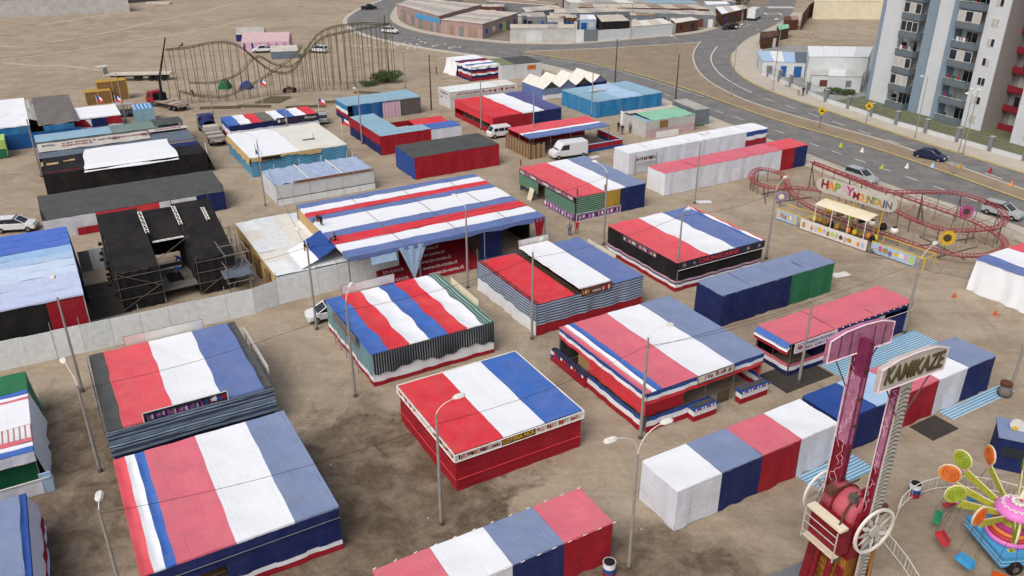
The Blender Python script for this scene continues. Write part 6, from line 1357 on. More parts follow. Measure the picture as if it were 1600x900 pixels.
flat('settlement_yard', town_edge[2:]+[(88.14, 346.68), (-25.18, 346.68)], .004, 'yard_dirt' if mat('yard_dirt', srgb(138, 126, 112), .95, var=.3, scale=.15) is None else 'yard_dirt')
rd = random.Random(77)
extra = [(770, 11, 40, 4, 'rust'), (800, 6, 45, 4, 'shop_grey'), (838, 28, 30, 4, 'wall_grey'), (868, 30, 26, 4, 'plaster_dirty'), (893, 29, 18, 4, 'rust'), (1005, 25, 40, 3.5, 'shop_grey'), (1048, 22, 34, 3.5, 'plaster_dirty'), (1080, 20, 30, 3.5, 'rust'), (700, 2, 50, 3, 'wall_grey'), (960, 27, 22, 4, 'plaster_dirty'), (1140, 3, 24, 3, 'shop_grey'), (905, -2, 60, 3, 'rust'), (1000, -3, 70, 3, 'wall_grey')]
words_ = ['rust-walled hut behind the second market hall', 'grey hut behind the second market hall', 'grey-walled hut in the yard behind the stained wall', 'pale hut in the yard behind the parked white cars', 'rusty hut beside the small blue-white cabin', 'grey hut between the open canopy and the longest shop row', 'pale hut behind the brown garage', 'rusty hut before the longest shop row', 'grey hut behind the first market hall', 'pale hut behind the open canopy', 'grey hut near the crossing', 'rusty far hut along the top edge', 'grey far hut along the top edge']
EXTRA = [(-5.65, 256.17), (0.00, 263.33), (6.58, 234.34), (11.66, 232.00), (16.03, 233.16), (36.00, 237.93), (44.19, 241.63), (50.38, 244.16), (-19.73, 269.34), (27.83, 235.53), (66.74, 267.81), (21.18, 275.61), (40.56, 277.22)]
for (c_, e_, w_) in zip(EXTRA, extra, words_):
    W_ = e_[2]*.17; D_ = e_[3]*1.3; x, y = c_; shed(w_, [(x-W_/2, y+D_), (x+W_/2, y+D_+rd.uniform(-1, 1)), (x+W_/2, y), (x-W_/2, y)], 2.9+rd.random()*.6, [['roof_tan', 'roof_grey'], ['roof_brown', 'roof_tan'], ['roof_grey', 'rust']][rd.randrange(3)], e_[4], 4, 'hut', doors=3, seed=rd.randrange(999))
wb = tag(MB().box(-1.1, -1.1, 0, 1.1, 1.1, 2.2).box(-1.2, -1.2, 2.2, 1.2, 1.2, 2.4).build('water_tank', 'sign_white', None, loc=(*(2.54, 244.52), 0)), 'white boxy water tank standing in the settlement yard', 'tank')
# --- lot and white buildings by the apartment
shed('tall plain white hall beside the apartment tower', [(61.23, 176.81), (74.17, 175.33), (69.09, 164.22), (57.88, 165.54)], 5.5, ['wall_white', 'white_panel'], 'wall_white', 4, 'white_hall', group=None, seed=21)
shed('low white annex in front of the plain white hall', [(60.49, 170.86), (70.36, 168.26), (66.17, 158.56), (56.89, 159.72)], 3.0, ['plaster_dirty', 'white_panel_b'], 'wall_white', 3, 'white_annex', group=None, doors=2, seed=22)
shed('pale blue-white low building at the corner of the yard', [(53.12, 185.02), (63.76, 183.51), (59.88, 172.19), (51.39, 173.53)], 3.0, ['white_panel', 'paleblue', 'slate'], 'wall_white', 4, 'yard_building', group=None, doors=3, seed=23)
rs_ = tag(MB().box(-.9, -.08, 0, .9, .08, 1.3).build('red_sign', 'dkred', None, loc=((60.36, 170.94)[0], (60.36, 170.94)[1]-.5, 3.2)), 'small red square sign on the corner of the white hall', 'sign')
lf = thing('board_fence', 'long dark brown board fence closing the empty lot', 'fence'); panel_run(lf, [(77.67, 232.10), (86.45, 253.09), (89.24, 258.24), (109.12, 256.94), (122.78, 255.64)], 4.2, 2.2, ['rust', 'wood_dark', 'rust'], 12, nm='board', post=False)
shed('long cream building with dark frames behind the board fence', [(92.01, 265.06), (114.29, 265.06), (109.38, 253.01), (87.50, 253.01)], 5, ['cream'], 'cream', 6, 'cream_hall', group=None, seed=24)
shed('brown plank shack with rubble heap at the lot corner', [(61.60, 213.35), (65.98, 215.33), (64.71, 207.61), (59.38, 203.94)], 2.6, ['wood_dark', 'rust'], 'wood_dark', 3, 'plank_shack', group='shacks on the empty lot', doors=2, seed=25)
shed('small shack with mint-green awning on the lot', [(68.67, 223.60), (72.30, 225.76), (70.56, 219.40), (67.23, 216.34)], 2.6, ['mint'], 'wood_dark', 2, 'plank_shack', group='shacks on the empty lot', seed=26)
shed('rust-red shack with flat roof nearest the crossing', [(75.19, 239.59), (79.28, 240.82), (77.41, 233.64), (72.93, 231.34)], 2.6, ['roof_brown', 'rust'], 'rust', 2, 'plank_shack', group='shacks on the empty lot', seed=27)
rp = []
rd = random.Random(6); cx, cy = (74.23, 224.79)
for i in range(50): rp.append((cx+rd.gauss(0, 5), cy+rd.gauss(0, 5), rd.uniform(.15, .6)))
rubble('scrap_heap', 'scattered scrap and timber beside the lot shacks', rp, 'roof_brown')
# --- grey wall and white building beyond the open lot
gw = thing('block_wall', 'long dark grey block wall at the far end of the open lot', 'wall'); panel_run(gw, [(-160.92, 253.09), (-154.01, 260.90), (-136.88, 277.94), (-120.13, 295.50), (-106.33, 309.65)], 3.4, 4.0, ['brick_wall', 'wall_grey', 'brick_wall'], 14, .25, nm='wall_section', post=False)
shed('pale flat building behind the dark grey block wall', [(-164.57, 268.24), (-125.75, 278.24), (-117.55, 268.24), (-155.72, 253.01)], 5, ['roof_grey'], 'plaster_dirty', 6, 'pale_building', group=None, seed=31)
tag(MB().box(-4, -1.5, 0, 4, 1.5, .5).build('stone_slab', 'roof_tan', None, loc=(*(-116.33, 287.27), 0)), 'pale flat slab lying on the rise at the edge of the open lot', 'slab')
# --- vegetation: bushes of many small leaves
def bush(name, label, q, r, hgt, n, m='leaf', trunk=False, cat='bush'):
    t = thing(name, label, cat, put(q)); rd = random.Random(int(q[0]*10)); mb = MB()
    lobes = [(rd.uniform(-.6, .6)*r, rd.uniform(-.5, .5)*r, rd.uniform(.35, .75)*hgt, rd.uniform(.35, .6)*r) for _ in range(7)]
    for i in range(n):
        lx, ly, lz, lr = lobes[rd.randrange(7)]; d = Vector((rd.gauss(0, 1), rd.gauss(0, 1), rd.gauss(0, .8))).normalized()*lr*rd.uniform(.5, 1.05)
        c = Vector((lx, ly, max(.1, lz+d.z*hgt/r*.8)))+Vector((d.x, d.y, 0)); s = rd.uniform(.08, .2)*max(1, r*.35)
        u = Vector((rd.gauss(0, 1), rd.gauss(0, 1), rd.gauss(0, 1))).normalized(); w = u.orthogonal().normalized()
        mb.add([c+u*s, c+w*s*.6, c-u*s, c-w*s*.6], [(0, 1, 2, 3)])
    mb.build('foliage', m, t)
    MB().tube([(0, 0, 0), (.05, 0, hgt*.4), (.1, .1, hgt*.7)], .12, 6, .04).build('stem', 'wood_dark', t); MB().tube([(0, 0, .1), (-.3*r, .2, hgt*.5)], .07, 5, .02).build('stem', 'wood_dark', t)
bush('scrub_bush', 'dense low green bush at the foot of the coaster posts', (-25.16, 168.09), 3.2, 2.2, 2200)
bush('scrub_bush', 'small olive tuft left of the low green bush under the coaster', (-27.96, 164.59), 1.8, 1.0, 600)
bush('scrub_bush', 'rounded green bush beside the white hut at the top of the settlement', (73.38, 285.67), 5, 4, 1200)
bush('planted_shrub', 'shrub bed behind the pavement fence of the apartment yard', (62.72, 156.91), 2.2, 1.3, 900); bush('planted_shrub', 'smaller shrub behind the pavement fence next to the shrub bed', (60.68, 157.97), 1.6, 1.2, 700)

# ---------------------------------------------------------------- lamp posts, cables
LG = 'street lamp posts among the stalls'
def lamp_post(label, q, h=8.3, arms=(), m='pole', name='lamp_post', cat='lamp post', r=.13, reach=1.25, rise=.75, group=LG):
    t = thing(name, label, cat, put(q), 0, group)
    MB().tube([(0, 0, 0), (0, 0, h)], r, 8, r*.55).build('shaft', m, t); MB().lathe([(r*1.25, 0), (r*1.25, .25), (r*1.02, .3)], 8).build('base', 'pole_dark', t)
    for a_ in arms:
        a_ = R(a_); d = Vector((cos(a_), sin(a_), 0)); pts = []
        for k in range(8):
            u = k/7; pts.append(Vector((0, 0, h-.15))+d*reach*(1-cos(u*pi/2))**1.1+Vector((0, 0, rise*sin(u*pi/2))))
        MB().tube(pts, .026, 5).build('bracket', 'lamp_white', t); e = pts[-1]; w = Vector((-d.y, d.x, 0))
        vs = []
        for (x, hw, zz) in ((-.1, .09, .05), (.12, .2, .1), (.55, .21, .08), (.72, .1, .02)):
            vs += [e+d*x+w*hw+Vector((0, 0, zz*.2)), e+d*x-w*hw+Vector((0, 0, zz*.2)), e+d*x-w*hw*.6+Vector((0, 0, zz+.05)), e+d*x+w*hw*.6+Vector((0, 0, zz+.05))]
        fs = [(0, 1, 2, 3), (15, 14, 13, 12)]+[(4*i+j, 4*i+(j+1) % 4, 4*(i+1)+(j+1) % 4, 4*(i+1)+j)[::-1] for i in range(3) for j in range(4)]
        lh = MB().add(vs, fs).build('lamp_head', 'lamp_white', t); MB().add([v-Vector((0, 0, .012)) for v in (vs[4], vs[5], vs[9], vs[8])], [(0, 1, 2, 3)]).build('lens', 'gravestone', lh)
    return t
L1 = lamp_post('lamp post standing right before the bright red tent corner', (-4.39, 40.14), arms=(35,))
L2 = lamp_post('double-armed lamp post between the two near cloth booths', (6.79, 36.38), arms=(30, 205), r=.11, rise=1.6, reach=1.5)
L3 = lamp_post('lamp post at the near corner of the tent with banded eaves', (9.22, 49.10), arms=(25,))
L4 = lamp_post('lamp post touching the green-ribbed side of the six-striped tent', (-12.20, 54.49), arms=(85,))
L5 = lamp_post('lamp post on open sand beside the white panel wall bend', (-17.48, 65.32), arms=(120,), reach=2.0)
L6 = lamp_post('lamp post at the near corner of the tent with gapped roof lengths', (1.74, 63.57), arms=(60,))
L7 = lamp_post('lamp post before the striped stage canopy front', (-4.36, 73.81), arms=(120,), reach=2.0)
L8 = lamp_post('lamp post at the corner of the black-walled tent', (15.98, 73.10), arms=(40,), reach=.5, rise=.2)
L9 = lamp_post('lamp post before the gold panel of the green ribbed tent', (10.10, 84.61), arms=(120,), reach=2.0)
L10 = lamp_post('lamp post between the black-walled tent and the small coaster', (26.99, 80.79), h=7.8, arms=(55,), r=.15, reach=2.2)
L11 = lamp_post('lamp post between the pinstriped green tent and the nearest large tent', (-27.96, 45.34), h=6.9, arms=(130,), reach=2.4)
L12 = lamp_post('lamp post against the white panel wall before the blue marquee', (-33.76, 55.22), arms=(120,), reach=2.2)
L13 = lamp_post('lamp post at the far end of the snack booth', (34.82, 64.73), h=7.2, arms=(45,), r=.16, reach=2.4)
L14 = lamp_post('lamp post at the lower edge beside the tricolour-sided corner tent', (-20.32, 32.00), arms=(110,), reach=.5, rise=.3)
L15 = lamp_post('double-armed lamp post before the crumpled tarp booth', (-30.47, 96.92), h=8.2, arms=(20, 200), rise=1.3, reach=1.6, r=.1)
L16 = lamp_post('bare lamp post beside the lettered sign of the snack booth', (22.97, 56.61), h=7.4)
L17 = lamp_post('bare post beside the rubbish heap at the frame edge', (38.95, 54.94), h=7.5)
lamp_post('bare post beside the patched tent on the sandy lane', (-63.85, 108.10), h=8.0); lamp_post('bare post next to the flag pole behind the patched tent', (-64.40, 136.91), h=8.0); lamp_post('bare post before the crane truck bed', (-51.38, 141.58), h=7.2)
lamp_post('lamp post behind the small lettered-fascia stall front', (-34.33, 125.12), h=5.5); lamp_post('lamp post at the corner of the blue-grey L-shaped stall', (-22.91, 124.07), h=7.6, arms=(120,), reach=1.2)
lamp_post('lamp post in front of the red half of the white-middled tent', (-4.97, 132.12), h=8); lamp_post('lamp post rising through the plank-fenced awning stall', (3.21, 123.04), h=8.2); lamp_post('lamp post before the bright blue tarp tent', (13.57, 140.71), h=8.5)
lamp_post('lamp post before the long pink-roofed booth', (22.74, 97.83), h=7.8, arms=(60,), reach=2.0)
lamp_post('thin lamp post behind the blue tarp stall near the coaster bush', (-20.77, 162.33), h=7)
WG = 'dark wooden utility poles'
for q, lab, h in (((-14.17, 145.15), 'dark wooden pole between blue tarp stall and white lettered stall', 9.5), ((29.69, 150.83), 'dark wooden pole beside the grey shipping container', 8.5), ((20.60, 167.50), 'dark wooden pole behind the bright blue tarp tent', 8.5)):
    lamp_post(lab, q, h, (), 'wood_dark', 'utility_pole', 'pole', .14, group=WG)
RG = 'slim street lamps along the roads'
for q, lab, h, ar in (((40.76, 154.83), 'slim lamp at the tip of the median strip', 12.5, (60, 240)), ((56.64, 213.20), 'slim lamp at the inner pavement of the bend', 12, (200,)), ((27.70, 200.19), 'slim lamp on the upper edge of the dirt island', 11, (90,)), ((13.63, 185.68), 'slim lamp beside the white gazebo row', 9, (60,)), ((50.00, 160.12), 'slim lamp on the wide pavement by the white hall', 13, (215,)), ((62.82, 126.89), 'slim lamp before the middle of the apartment block', 9.5, (215,)), ((66.18, 118.42), 'slim lamp before the red balconies of the apartment block', 9.5, (215,)), ((60.38, 109.19), 'slim lamp on the median strip near the dark blue car', 11, (40, 220)), ((33.89, 176.16), 'slim lamp on the dirt island near the bend', 7, (120,))):
    lamp_post(lab, q, h, ar, 'pole', 'street_lamp', 'street lamp', .09, 1.4, .5, RG)
def cable(label, pts, sag=.5, r=.015):
    P_ = []
    for a_, b_ in zip(pts, pts[1:]):
        for k in range(12):
            u = k/12; v = Vector(a_).lerp(Vector(b_), u); v.z -= sag*4*u*(1-u); P_.append(v)
    P_.append(Vector(pts[-1])); tag(MB().tube(P_, r, 4).build('power_cable', 'dark'), label, 'cable', 'power cables strung between the lamp posts')
top = lambda t, z: (t.location.x, t.location.y, z)
cable('power cable linking the posts of the row nearest the lower edge', [top(L14, 8), top(L1, 7.6), top(L3, 7.7), top(L16, 7.2)])
cable('power cable linking the second row of posts past the six-striped tent', [top(L11, 6.6), top(L4, 7.6), top(L6, 7.8), top(L8, 7.9), top(L10, 7.5)])
cable('power cable linking the third row of posts along the stage canopy', [top(L12, 8), top(L5, 8), top(L7, 8), top(L9, 7.9)])
cable('power cable linking the post by the tarp booth to the canopy row', [top(L15, 7.9), top(L5, 7.8)]); cable('power cable crossing from the banded tent to the snack booth post', [top(L3, 7.5), top(L13, 6.9)])
# ---------------------------------------------------------------- traffic signs
for q, lab in (((49.93, 132.90), 'yellow diamond warning sign on the median strip'), ((58.74, 136.09), 'yellow diamond warning sign on the apartment pavement')):
    t = thing('warning_sign', lab, 'sign', put(q), 0, 'yellow warning signs'); MB().tube([(0, 0, 0), (0, 0, 3.2)], .05, 5).build('post', 'pole_dark', t)
    MB().add([(0, -.08, 2.2), (.75, -.08, 2.95), (0, -.08, 3.7), (-.75, -.08, 2.95), (0, -.05, 2.2), (.75, -.05, 2.95), (0, -.05, 3.7), (-.75, -.05, 2.95)], [(0, 1, 2, 3), (7, 6, 5, 4), (0, 4, 5, 1), (1, 5, 6, 2), (2, 6, 7, 3), (3, 7, 4, 0)]).build('plate', 'yellow', t)
    MB().box(-.28, -.1, 2.75, .28, -.085, 2.9).build('symbol', 'dark', t); MB().box(-.2, -.1, 2.95, .05, -.085, 3.2).build('symbol', 'dark', t)
# ---------------------------------------------------------------- vehicles
for n_, c_ in (('car_white', (222, 224, 226)), ('car_silver', (168, 172, 176)), ('car_blue', (26, 32, 74)), ('car_black', (28, 29, 32)), ('car_red', (150, 24, 36)), ('car_grey', (120, 122, 122)), ('car_navy', (32, 42, 96))): mat(n_, srgb(*c_), .3, var=.05, spec=.6)
mat('tail_red', srgb(150, 20, 24), .3); mat('head_lamp', srgb(220, 222, 220), .15)
def loft_y(mb, prof, secs):
    """side profile carried across the width; each section = (y, shrink about the middle height, dx)"""
    n = len(prof); vs = []; zc = sum(p[1] for p in prof)/n
    for (y, k) in secs: vs += [(p[0]*(1-(1-k)*.5), y, zc+(p[1]-zc)*k) for p in prof]
    fs = [tuple(range(n)), tuple(range((len(secs)-1)*n, len(secs)*n))[::-1]]
    for i in range(len(secs)-1): fs += [(i*n+j, (i+1)*n+j, (i+1)*n+(j+1) % n, i*n+(j+1) % n) for j in range(n)]
    mb.add(vs, fs); return mb
def vehicle(label, q, ang, paint, kind='sedan', group='cars on the roads and the lot', name='car', cat='car'):
    t = thing(name, label, cat, (q[0], q[1], 0.014), R(ang), group); W = .86
    K = {'sedan': ([(-2.2, .34), (-2.22, .72), (-2.08, .93), (-1.2, 1.0), (1.0, .97), (1.95, .82), (2.18, .62), (2.2, .34)], [(-1.85, .97), (-1.2, 1.42), (.25, 1.45), (1.12, .96)], (-1.08, .3)),
         'suv': ([(-2.2, .38), (-2.22, .85), (-2.15, 1.05), (-1.2, 1.1), (1.0, 1.08), (2.0, .95), (2.2, .7), (2.2, .38)], [(-2.12, 1.05), (-1.95, 1.62), (.2, 1.66), (1.15, 1.07)], (-1.75, .25)),
         'hatch': ([(-1.9, .34), (-1.94, .8), (-1.85, .98), (-1.0, 1.02), (.9, 1.0), (1.75, .82), (1.92, .6), (1.92, .34)], [(-1.82, .97), (-1.55, 1.46), (.1, 1.5), (1.0, .98)], (-1.4, .15)),
         'pickup': ([(-2.5, .42), (-2.52, 1.0), (-2.45, 1.06), (.9, 1.08), (2.0, .98), (2.35, .75), (2.38, .42)], [(-.75, 1.04), (-.55, 1.66), (.45, 1.68), (1.25, 1.06)], (-.45, .4)),
         'van': ([(-2.7, .4), (-2.74, 1.2), (-2.7, 2.2), (-2.55, 2.42), (1.3, 2.4), (1.75, 1.9), (2.1, 1.3), (2.7, 1.1), (2.8, .8), (2.8, .4)], None, None),
         'minivan': ([(-1.8, .36), (-1.84, 1.0), (-1.8, 1.7), (-1.65, 1.86), (1.0, 1.84), (1.55, 1.1), (1.75, .9), (1.78, .36)], None, None)}[kind]
    if kind == 'van': W = 1.0
    prof = K[0]; L0, L1_ = prof[0][0], prof[-1][0]
    body = loft_y(MB(), prof, [(-W, .86), (-W*.96, .97), (-W*.8, 1), (W*.8, 1), (W*.96, .97), (W, .86)]).build('body', paint, t)
    if K[1]:
        loft_y(MB(), K[1], [(-W*.9, .8), (-W*.86, 1), (W*.86, 1), (W*.9, .8)]).build('windows', 'glass', t)
        zt = K[1][1][1]; x0, x1 = K[1][1][0], K[1][2][0]; MB().box(x0-.06, -W*.8, zt-.05, x1+.1, W*.8, zt+.035).build('roof', paint, t)
        for s in (-1, 1):
            for (pa, pb) in ((K[1][0], K[1][1]), (K[1][3], K[1][2])): MB().tube([(pa[0], s*W*.88, pa[1]), (pb[0], s*W*.8, pb[1])], .05, 4).build('pillar', paint, t)
            xm = (x0+x1)/2; MB().tube([(xm, s*W*.9, K[1][0][1]), (xm, s*W*.8, zt)], .045, 4).build('pillar', paint, t)
    else:
        zt, x1 = prof[-6][1] if kind == 'van' else 1.84, 1.5
        ws = [(1.36, 2.3), (2.05, 1.36)] if kind == 'van' else [(1.06, 1.74), (1.52, 1.14)]
        MB().add([(ws[0][0]+.02, -W*.75, ws[0][1]), (ws[0][0]+.02, W*.75, ws[0][1]), (ws[1][0]+.04, W*.82, ws[1][1]), (ws[1][0]+.04, -W*.82, ws[1][1])], [(0, 1, 2, 3)]).build('windscreen', 'glass', t)
        for s in (-1, 1):
            if kind == 'van': MB().add([(.35, s*(W+.006), 1.35), (1.75, s*(W+.006), 1.35), (1.35, s*(W+.006), 2.05), (.35, s*(W+.006), 2.1)], [(0, 1, 2, 3)]).build('side_window', 'glass', t)
            else:
                for (a_, b_) in ((-1.6, -.7), (-.6, .3), (.4, 1.1)): MB().box(a_, s*(W+.004)-.005, 1.12, b_, s*(W+.004)+.005, 1.62).build('side_window', 'glass', t)
    if kind == 'pickup': MB().box(-2.42, -W*.84, 1.05, -.85, W*.84, 1.09).build('load_bed', 'dark', t)
    for s in (-1, 1):
        for x in (L0+.75, L1_-.78):
            w = MB().lathe([(.2, -.11), (.31, -.11), (.34, -.06), (.34, .06), (.31, .11), (.2, .11)], 14, (x, s*(W-.06), .34), 'y').build('wheel', 'rubber', t); MB().lathe([(.02, -.12), (.19, -.12), (.19, .12), (.02, .12)], 10, (x, s*(W-.06), .34), 'y').build('rim', 'steel', w)
        MB().box(L1_-.1, s*W*.75-.16, .62, L1_+.01, s*W*.75+.16, .78).build('headlight', 'head_lamp', t); MB().box(L0-.03, s*W*.78-.12, .7, L0+.08, s*W*.78+.12, .88).build('tail_light', 'tail_red', t)
        MB().box(.85, s*(W+.02)-.03, 1.0, 1.02, s*(W+.02)+.09*s+.03, 1.13).build('mirror', paint, t)
    MB().box(L0+.1, -W*.9, .25, L1_-.1, W*.9, .4).build('sill', 'dark', t)
    return t
RD = -46
vehicle('dark blue sedan driving on the carriageway nearest the apartment block', (60.40, 116.22), RD, 'car_blue')
vehicle('silver pickup parked at the kerb behind the rainbow-lettered board', (46.65, 106.48), -60, 'car_silver', 'suv')
vehicle('pale silver estate car parked at the kerb beside the pink flower sign', (58.69, 93.41), -52, 'car_silver', 'suv')
vehicle('small white hatchback parked behind the six-striped tent corner', (-16.94, 67.51), 205, 'car_white', 'hatch')
vehicle('large white delivery van before the plank-fenced awning stall', (8.22, 117.47), 203, 'car_white', 'van', name='van', cat='van')
vehicle('small white minivan parked behind the green ribbed tent', (-2.11, 127.98), 205, 'car_white', 'minivan', name='van', cat='van')
vehicle('white off-road car parked on the open lot behind the coaster', (-45.47, 200.19), 160, 'car_white', 'suv')
vehicle('pale silver sedan on the open lot beside the small bluish tent', (-51.01, 193.84), 10, 'car_silver')
vehicle('white pickup next to the large pink tent on the open lot', (-58.56, 200.19), 190, 'car_white', 'pickup')
vehicle('white car driving round the curved road past the coaster', (-32.24, 227.87), -25, 'car_white', 'suv')
vehicle('black pickup driving up the far bend of the road', (-44.87, 273.49), 20, 'car_black', 'pickup')
vehicle('dark grey off-road car parked before the brown corner shop', (59.20, 234.27), 195, 'car_black', 'suv')
vehicle('white car with rack parked behind the tall blue marquee', (-56.84, 88.93), 10, 'car_white', 'suv')
vehicle('silver car parked at the end of the small lettered-fascia stall', (-31.80, 137.32), 110, 'car_silver', 'suv')
vehicle('white car in the settlement yard behind the stained wall', (7.51, 241.01), 0, 'car_white', 'sedan'); vehicle('second white car in the settlement yard near the gate', (14.30, 241.01), 0, 'car_white', 'sedan')
def truck(label, q, ang, paint, bedlen, name='flatbed_truck', crane=False, tarp=False):
    t = thing(name, label, 'truck', (q[0], q[1], 0), R(ang))
    cab = loft_y(MB(), [(0, .7), (0, 2.5), (.2, 2.75), (1.5, 2.7), (1.95, 1.7), (2.1, 1.5), (2.15, .7)], [(-1.15, .93), (-1.05, 1), (1.05, 1), (1.15, .93)]).build('cab', paint, t)
    MB().add([(1.56, -.95, 2.6), (1.56, .95, 2.6), (1.98, 1.0, 1.72), (1.98, -1.0, 1.72)], [(0, 1, 2, 3)]).build('windscreen', 'glass', cab)
    for s in (-1, 1): MB().box(.5, s*1.16-.01, 1.7, 1.4, s*1.16+.01, 2.4).build('side_window', 'glass', cab)
    MB().box(-bedlen, -1.22, 1.05, -.2, 1.22, 1.25).build('bed', 'roof_brown' if crane else 'netgrey', t); MB().box(-bedlen+.1, -.5, .6, 1.5, .5, 1.05).build('chassis', 'dark', t)
    for k in range(8): MB().box(-bedlen+.05+k*(bedlen-.3)/8, -1.2, 1.252, -bedlen+(k+1)*(bedlen-.3)/8, 1.2, 1.29).build('deck_plank', ['roof_brown', 'netgrey', 'roof_tan'][k % 3] if crane else ['netgrey', 'roof_grey'][k % 2], t)
    MB().box(-.3, -1.2, 1.05, -.15, 1.2, 2.4).build('headboard', 'dark', t); MB().box(-bedlen-.08, -1.2, .75, -bedlen, 1.2, 1.2).build('rear_beam', 'gravestone', t)
    for s in (-1, 1):
        MB().box(-bedlen-.1, s*.8-.2, .8, -bedlen-.08, s*.8+.2, 1.0).build('tail_light', 'tail_red', t)
        for x in (1.2, -bedlen+1.2, -bedlen+2.4):
            w = MB().lathe([(.25, -.16), (.45, -.16), (.5, -.08), (.5, .08), (.45, .16), (.25, .16)], 14, (x, s*1.0, .5), 'y').build('wheel', 'rubber', t); MB().lathe([(.02, -.17), (.24, -.17), (.24, .17), (.02, .17)], 8, (x, s*1.0, .5), 'y').build('rim', 'netgrey', w)
    if tarp: MB().grid(lambda u, v: (-.25-2.6*u, -1.2+2.4*v, 1.4+1.3*sin(pi*v)**.5*(1-.2*u)), 8, 12).build('tarp_hood', 'navy', t, True); MB().box(-4.6, -1.1, 1.3, -2.9, 1.1, 1.9).build('load', 'gravestone', t)
    if crane:
        MB().box(-1.7, -.5, 1.25, -.6, .5, 2.6).build('crane_base', 'dark', t); cb = MB().tube([(-1.1, 0, 2.4), (-1.25, 0, 5.2)], .24, 6).build('crane_mast', 'dark', t)
        MB().tube([(-1.25, 0, 5.0), (-2.1, -.6, 8.2)], .2, 6, .16).build('crane_boom', 'dark', cb); MB().tube([(-2.1, -.6, 8.2), (-3.1, -1.3, 12.0)], .15, 6, .1).build('crane_boom', 'dark', cb); MB().tube([(-1.5, 0, 4.0), (-1.8, -.2, 6.8)], .1, 5).build('crane_ram', 'pole_dark', cb); MB().tube([(-3.1, -1.3, 12.0), (-3.1, -1.3, 8.4)], .02, 3).build('crane_rope', 'dark', cb)
    return t
truck('red-cabbed crane truck with raised dark boom beside the coaster frame', (-62.93, 147.94), 148, 'car_red', 6.6, 'crane_truck', True)
truck('navy flatbed truck parked between the patched tent and the white-roofed tent', (-48.78, 130.97), 118, 'car_navy', 9.5, tarp=True)
tl = thing('flatbed_trailer', 'long pale flatbed trailer standing on the open lot', 'trailer', put((-68.91, 170.50)), R(186))
MB().box(0, -1.25, 1.2, 13, 1.25, 1.45).build('deck', 'roof_tan', tl); MB().box(.5, -.4, .8, 12, .4, 1.2).build('chassis', 'dark', tl); MB().box(12.8, -1.2, 1.45, 13, 1.2, 2.6).build('headboard', 'roof_grey', tl)
for x in (1.4, 2.7, 4.0):
    for s in (-1, 1): MB().lathe([(.2, -.16), (.45, -.16), (.48, 0), (.45, .16), (.2, .16)], 12, (x, s*1.05, .48), 'y').build('wheel', 'rubber', tl)
for x in (6.0, 9.5): MB().box(x, -1.0, .3, x+1.2, 1.0, 1.1).build('tool_box', 'dark', tl)
bt = thing('box_truck', 'white box truck parked beside the brown corner shop', 'truck', put((71.44, 254.36)), R(60)); MB().box(-5, -1.2, .6, 0, 1.2, 3.3).build('cargo_box', 'wall_white', bt); loft_y(MB(), [(0.05, .6), (.05, 2.3), (1.2, 2.3), (1.7, 1.4), (1.75, .6)], [(-1.1, .95), (-1, 1), (1, 1), (1.1, .95)]).build('cab', 'car_white', bt)
MB().box(-5.05, -.95, .8, -5.002, -.02, 3.1).build('rear_door', 'white_panel', bt); MB().box(-5.05, .02, .8, -5.002, .95, 3.1).build('rear_door', 'white_panel', bt)
for x in (-4, .9):
    for s in (-1, 1): MB().lathe([(.2, -.14), (.42, -.14), (.42, .14), (.2, .14)], 12, (x, s*1.0, .44), 'y').build('wheel', 'rubber', bt)
# old vehicles and gear behind the patched tent
ck = thing('caged_trailer', 'small grey trailer with ribbed cage body behind the flag', 'trailer', put((-67.51, 139.42)), R(20)); MB().box(0, 0, .5, 3.4, 1.9, 1.0).build('tub', 'slate', ck); MB().box(0, 0, 2.1, 3.4, 1.9, 2.2).build('roof', 'roof_grey', ck)
for i in range(8): MB().box(.05+i*.46, -.03, 1.0, .17+i*.46, .03, 2.1).build('cage_bar', 'netgrey', ck)
for x in (.8, 2.6): MB().lathe([(.1, -.1), (.36, -.1), (.36, .1), (.1, .1)], 10, (x, .0, .36), 'y').build('wheel', 'rubber', ck)
for q, lab, hh in (((-69.12, 138.15), 'red white and blue flag on a pole beside the small flag-coloured stall', 4.2), ((-66.46, 138.99), 'red flag on a pole before the small caged trailer', 4.0), ((-44.26, 147.00), 'small red and white flag above the stall with short roof lengths', 5.0), ((-26.04, 125.12), 'small red and white flag at the corner of the white flat roof', 3.8), ((-32.47, 138.99), 'small red and white flag beside the parked silver car', 3.6)):
    t = thing('flag', lab, 'flag', put(q), R(-20), 'small flags on poles'); MB().tube([(0, 0, 0), (0, 0, hh)], .04, 5).build('flag_pole', 'lamp_white', t)
    MB().grid(lambda u, v: (1.4*u, .2*sin(u*5), hh-.1-.45*v-.25*u), 8, 3).build('upper_band', 'white', t, True); MB().grid(lambda u, v: (1.4*u, .2*sin(u*5), hh-.55-.45*v-.25*u), 8, 3).build('lower_band', 'red', t, True); MB().grid(lambda u, v: (.45*u, .2*sin(u*1.6)-.012, hh-.1-.45*v-.08*u), 4, 3).build('canton', 'royal', t, True)
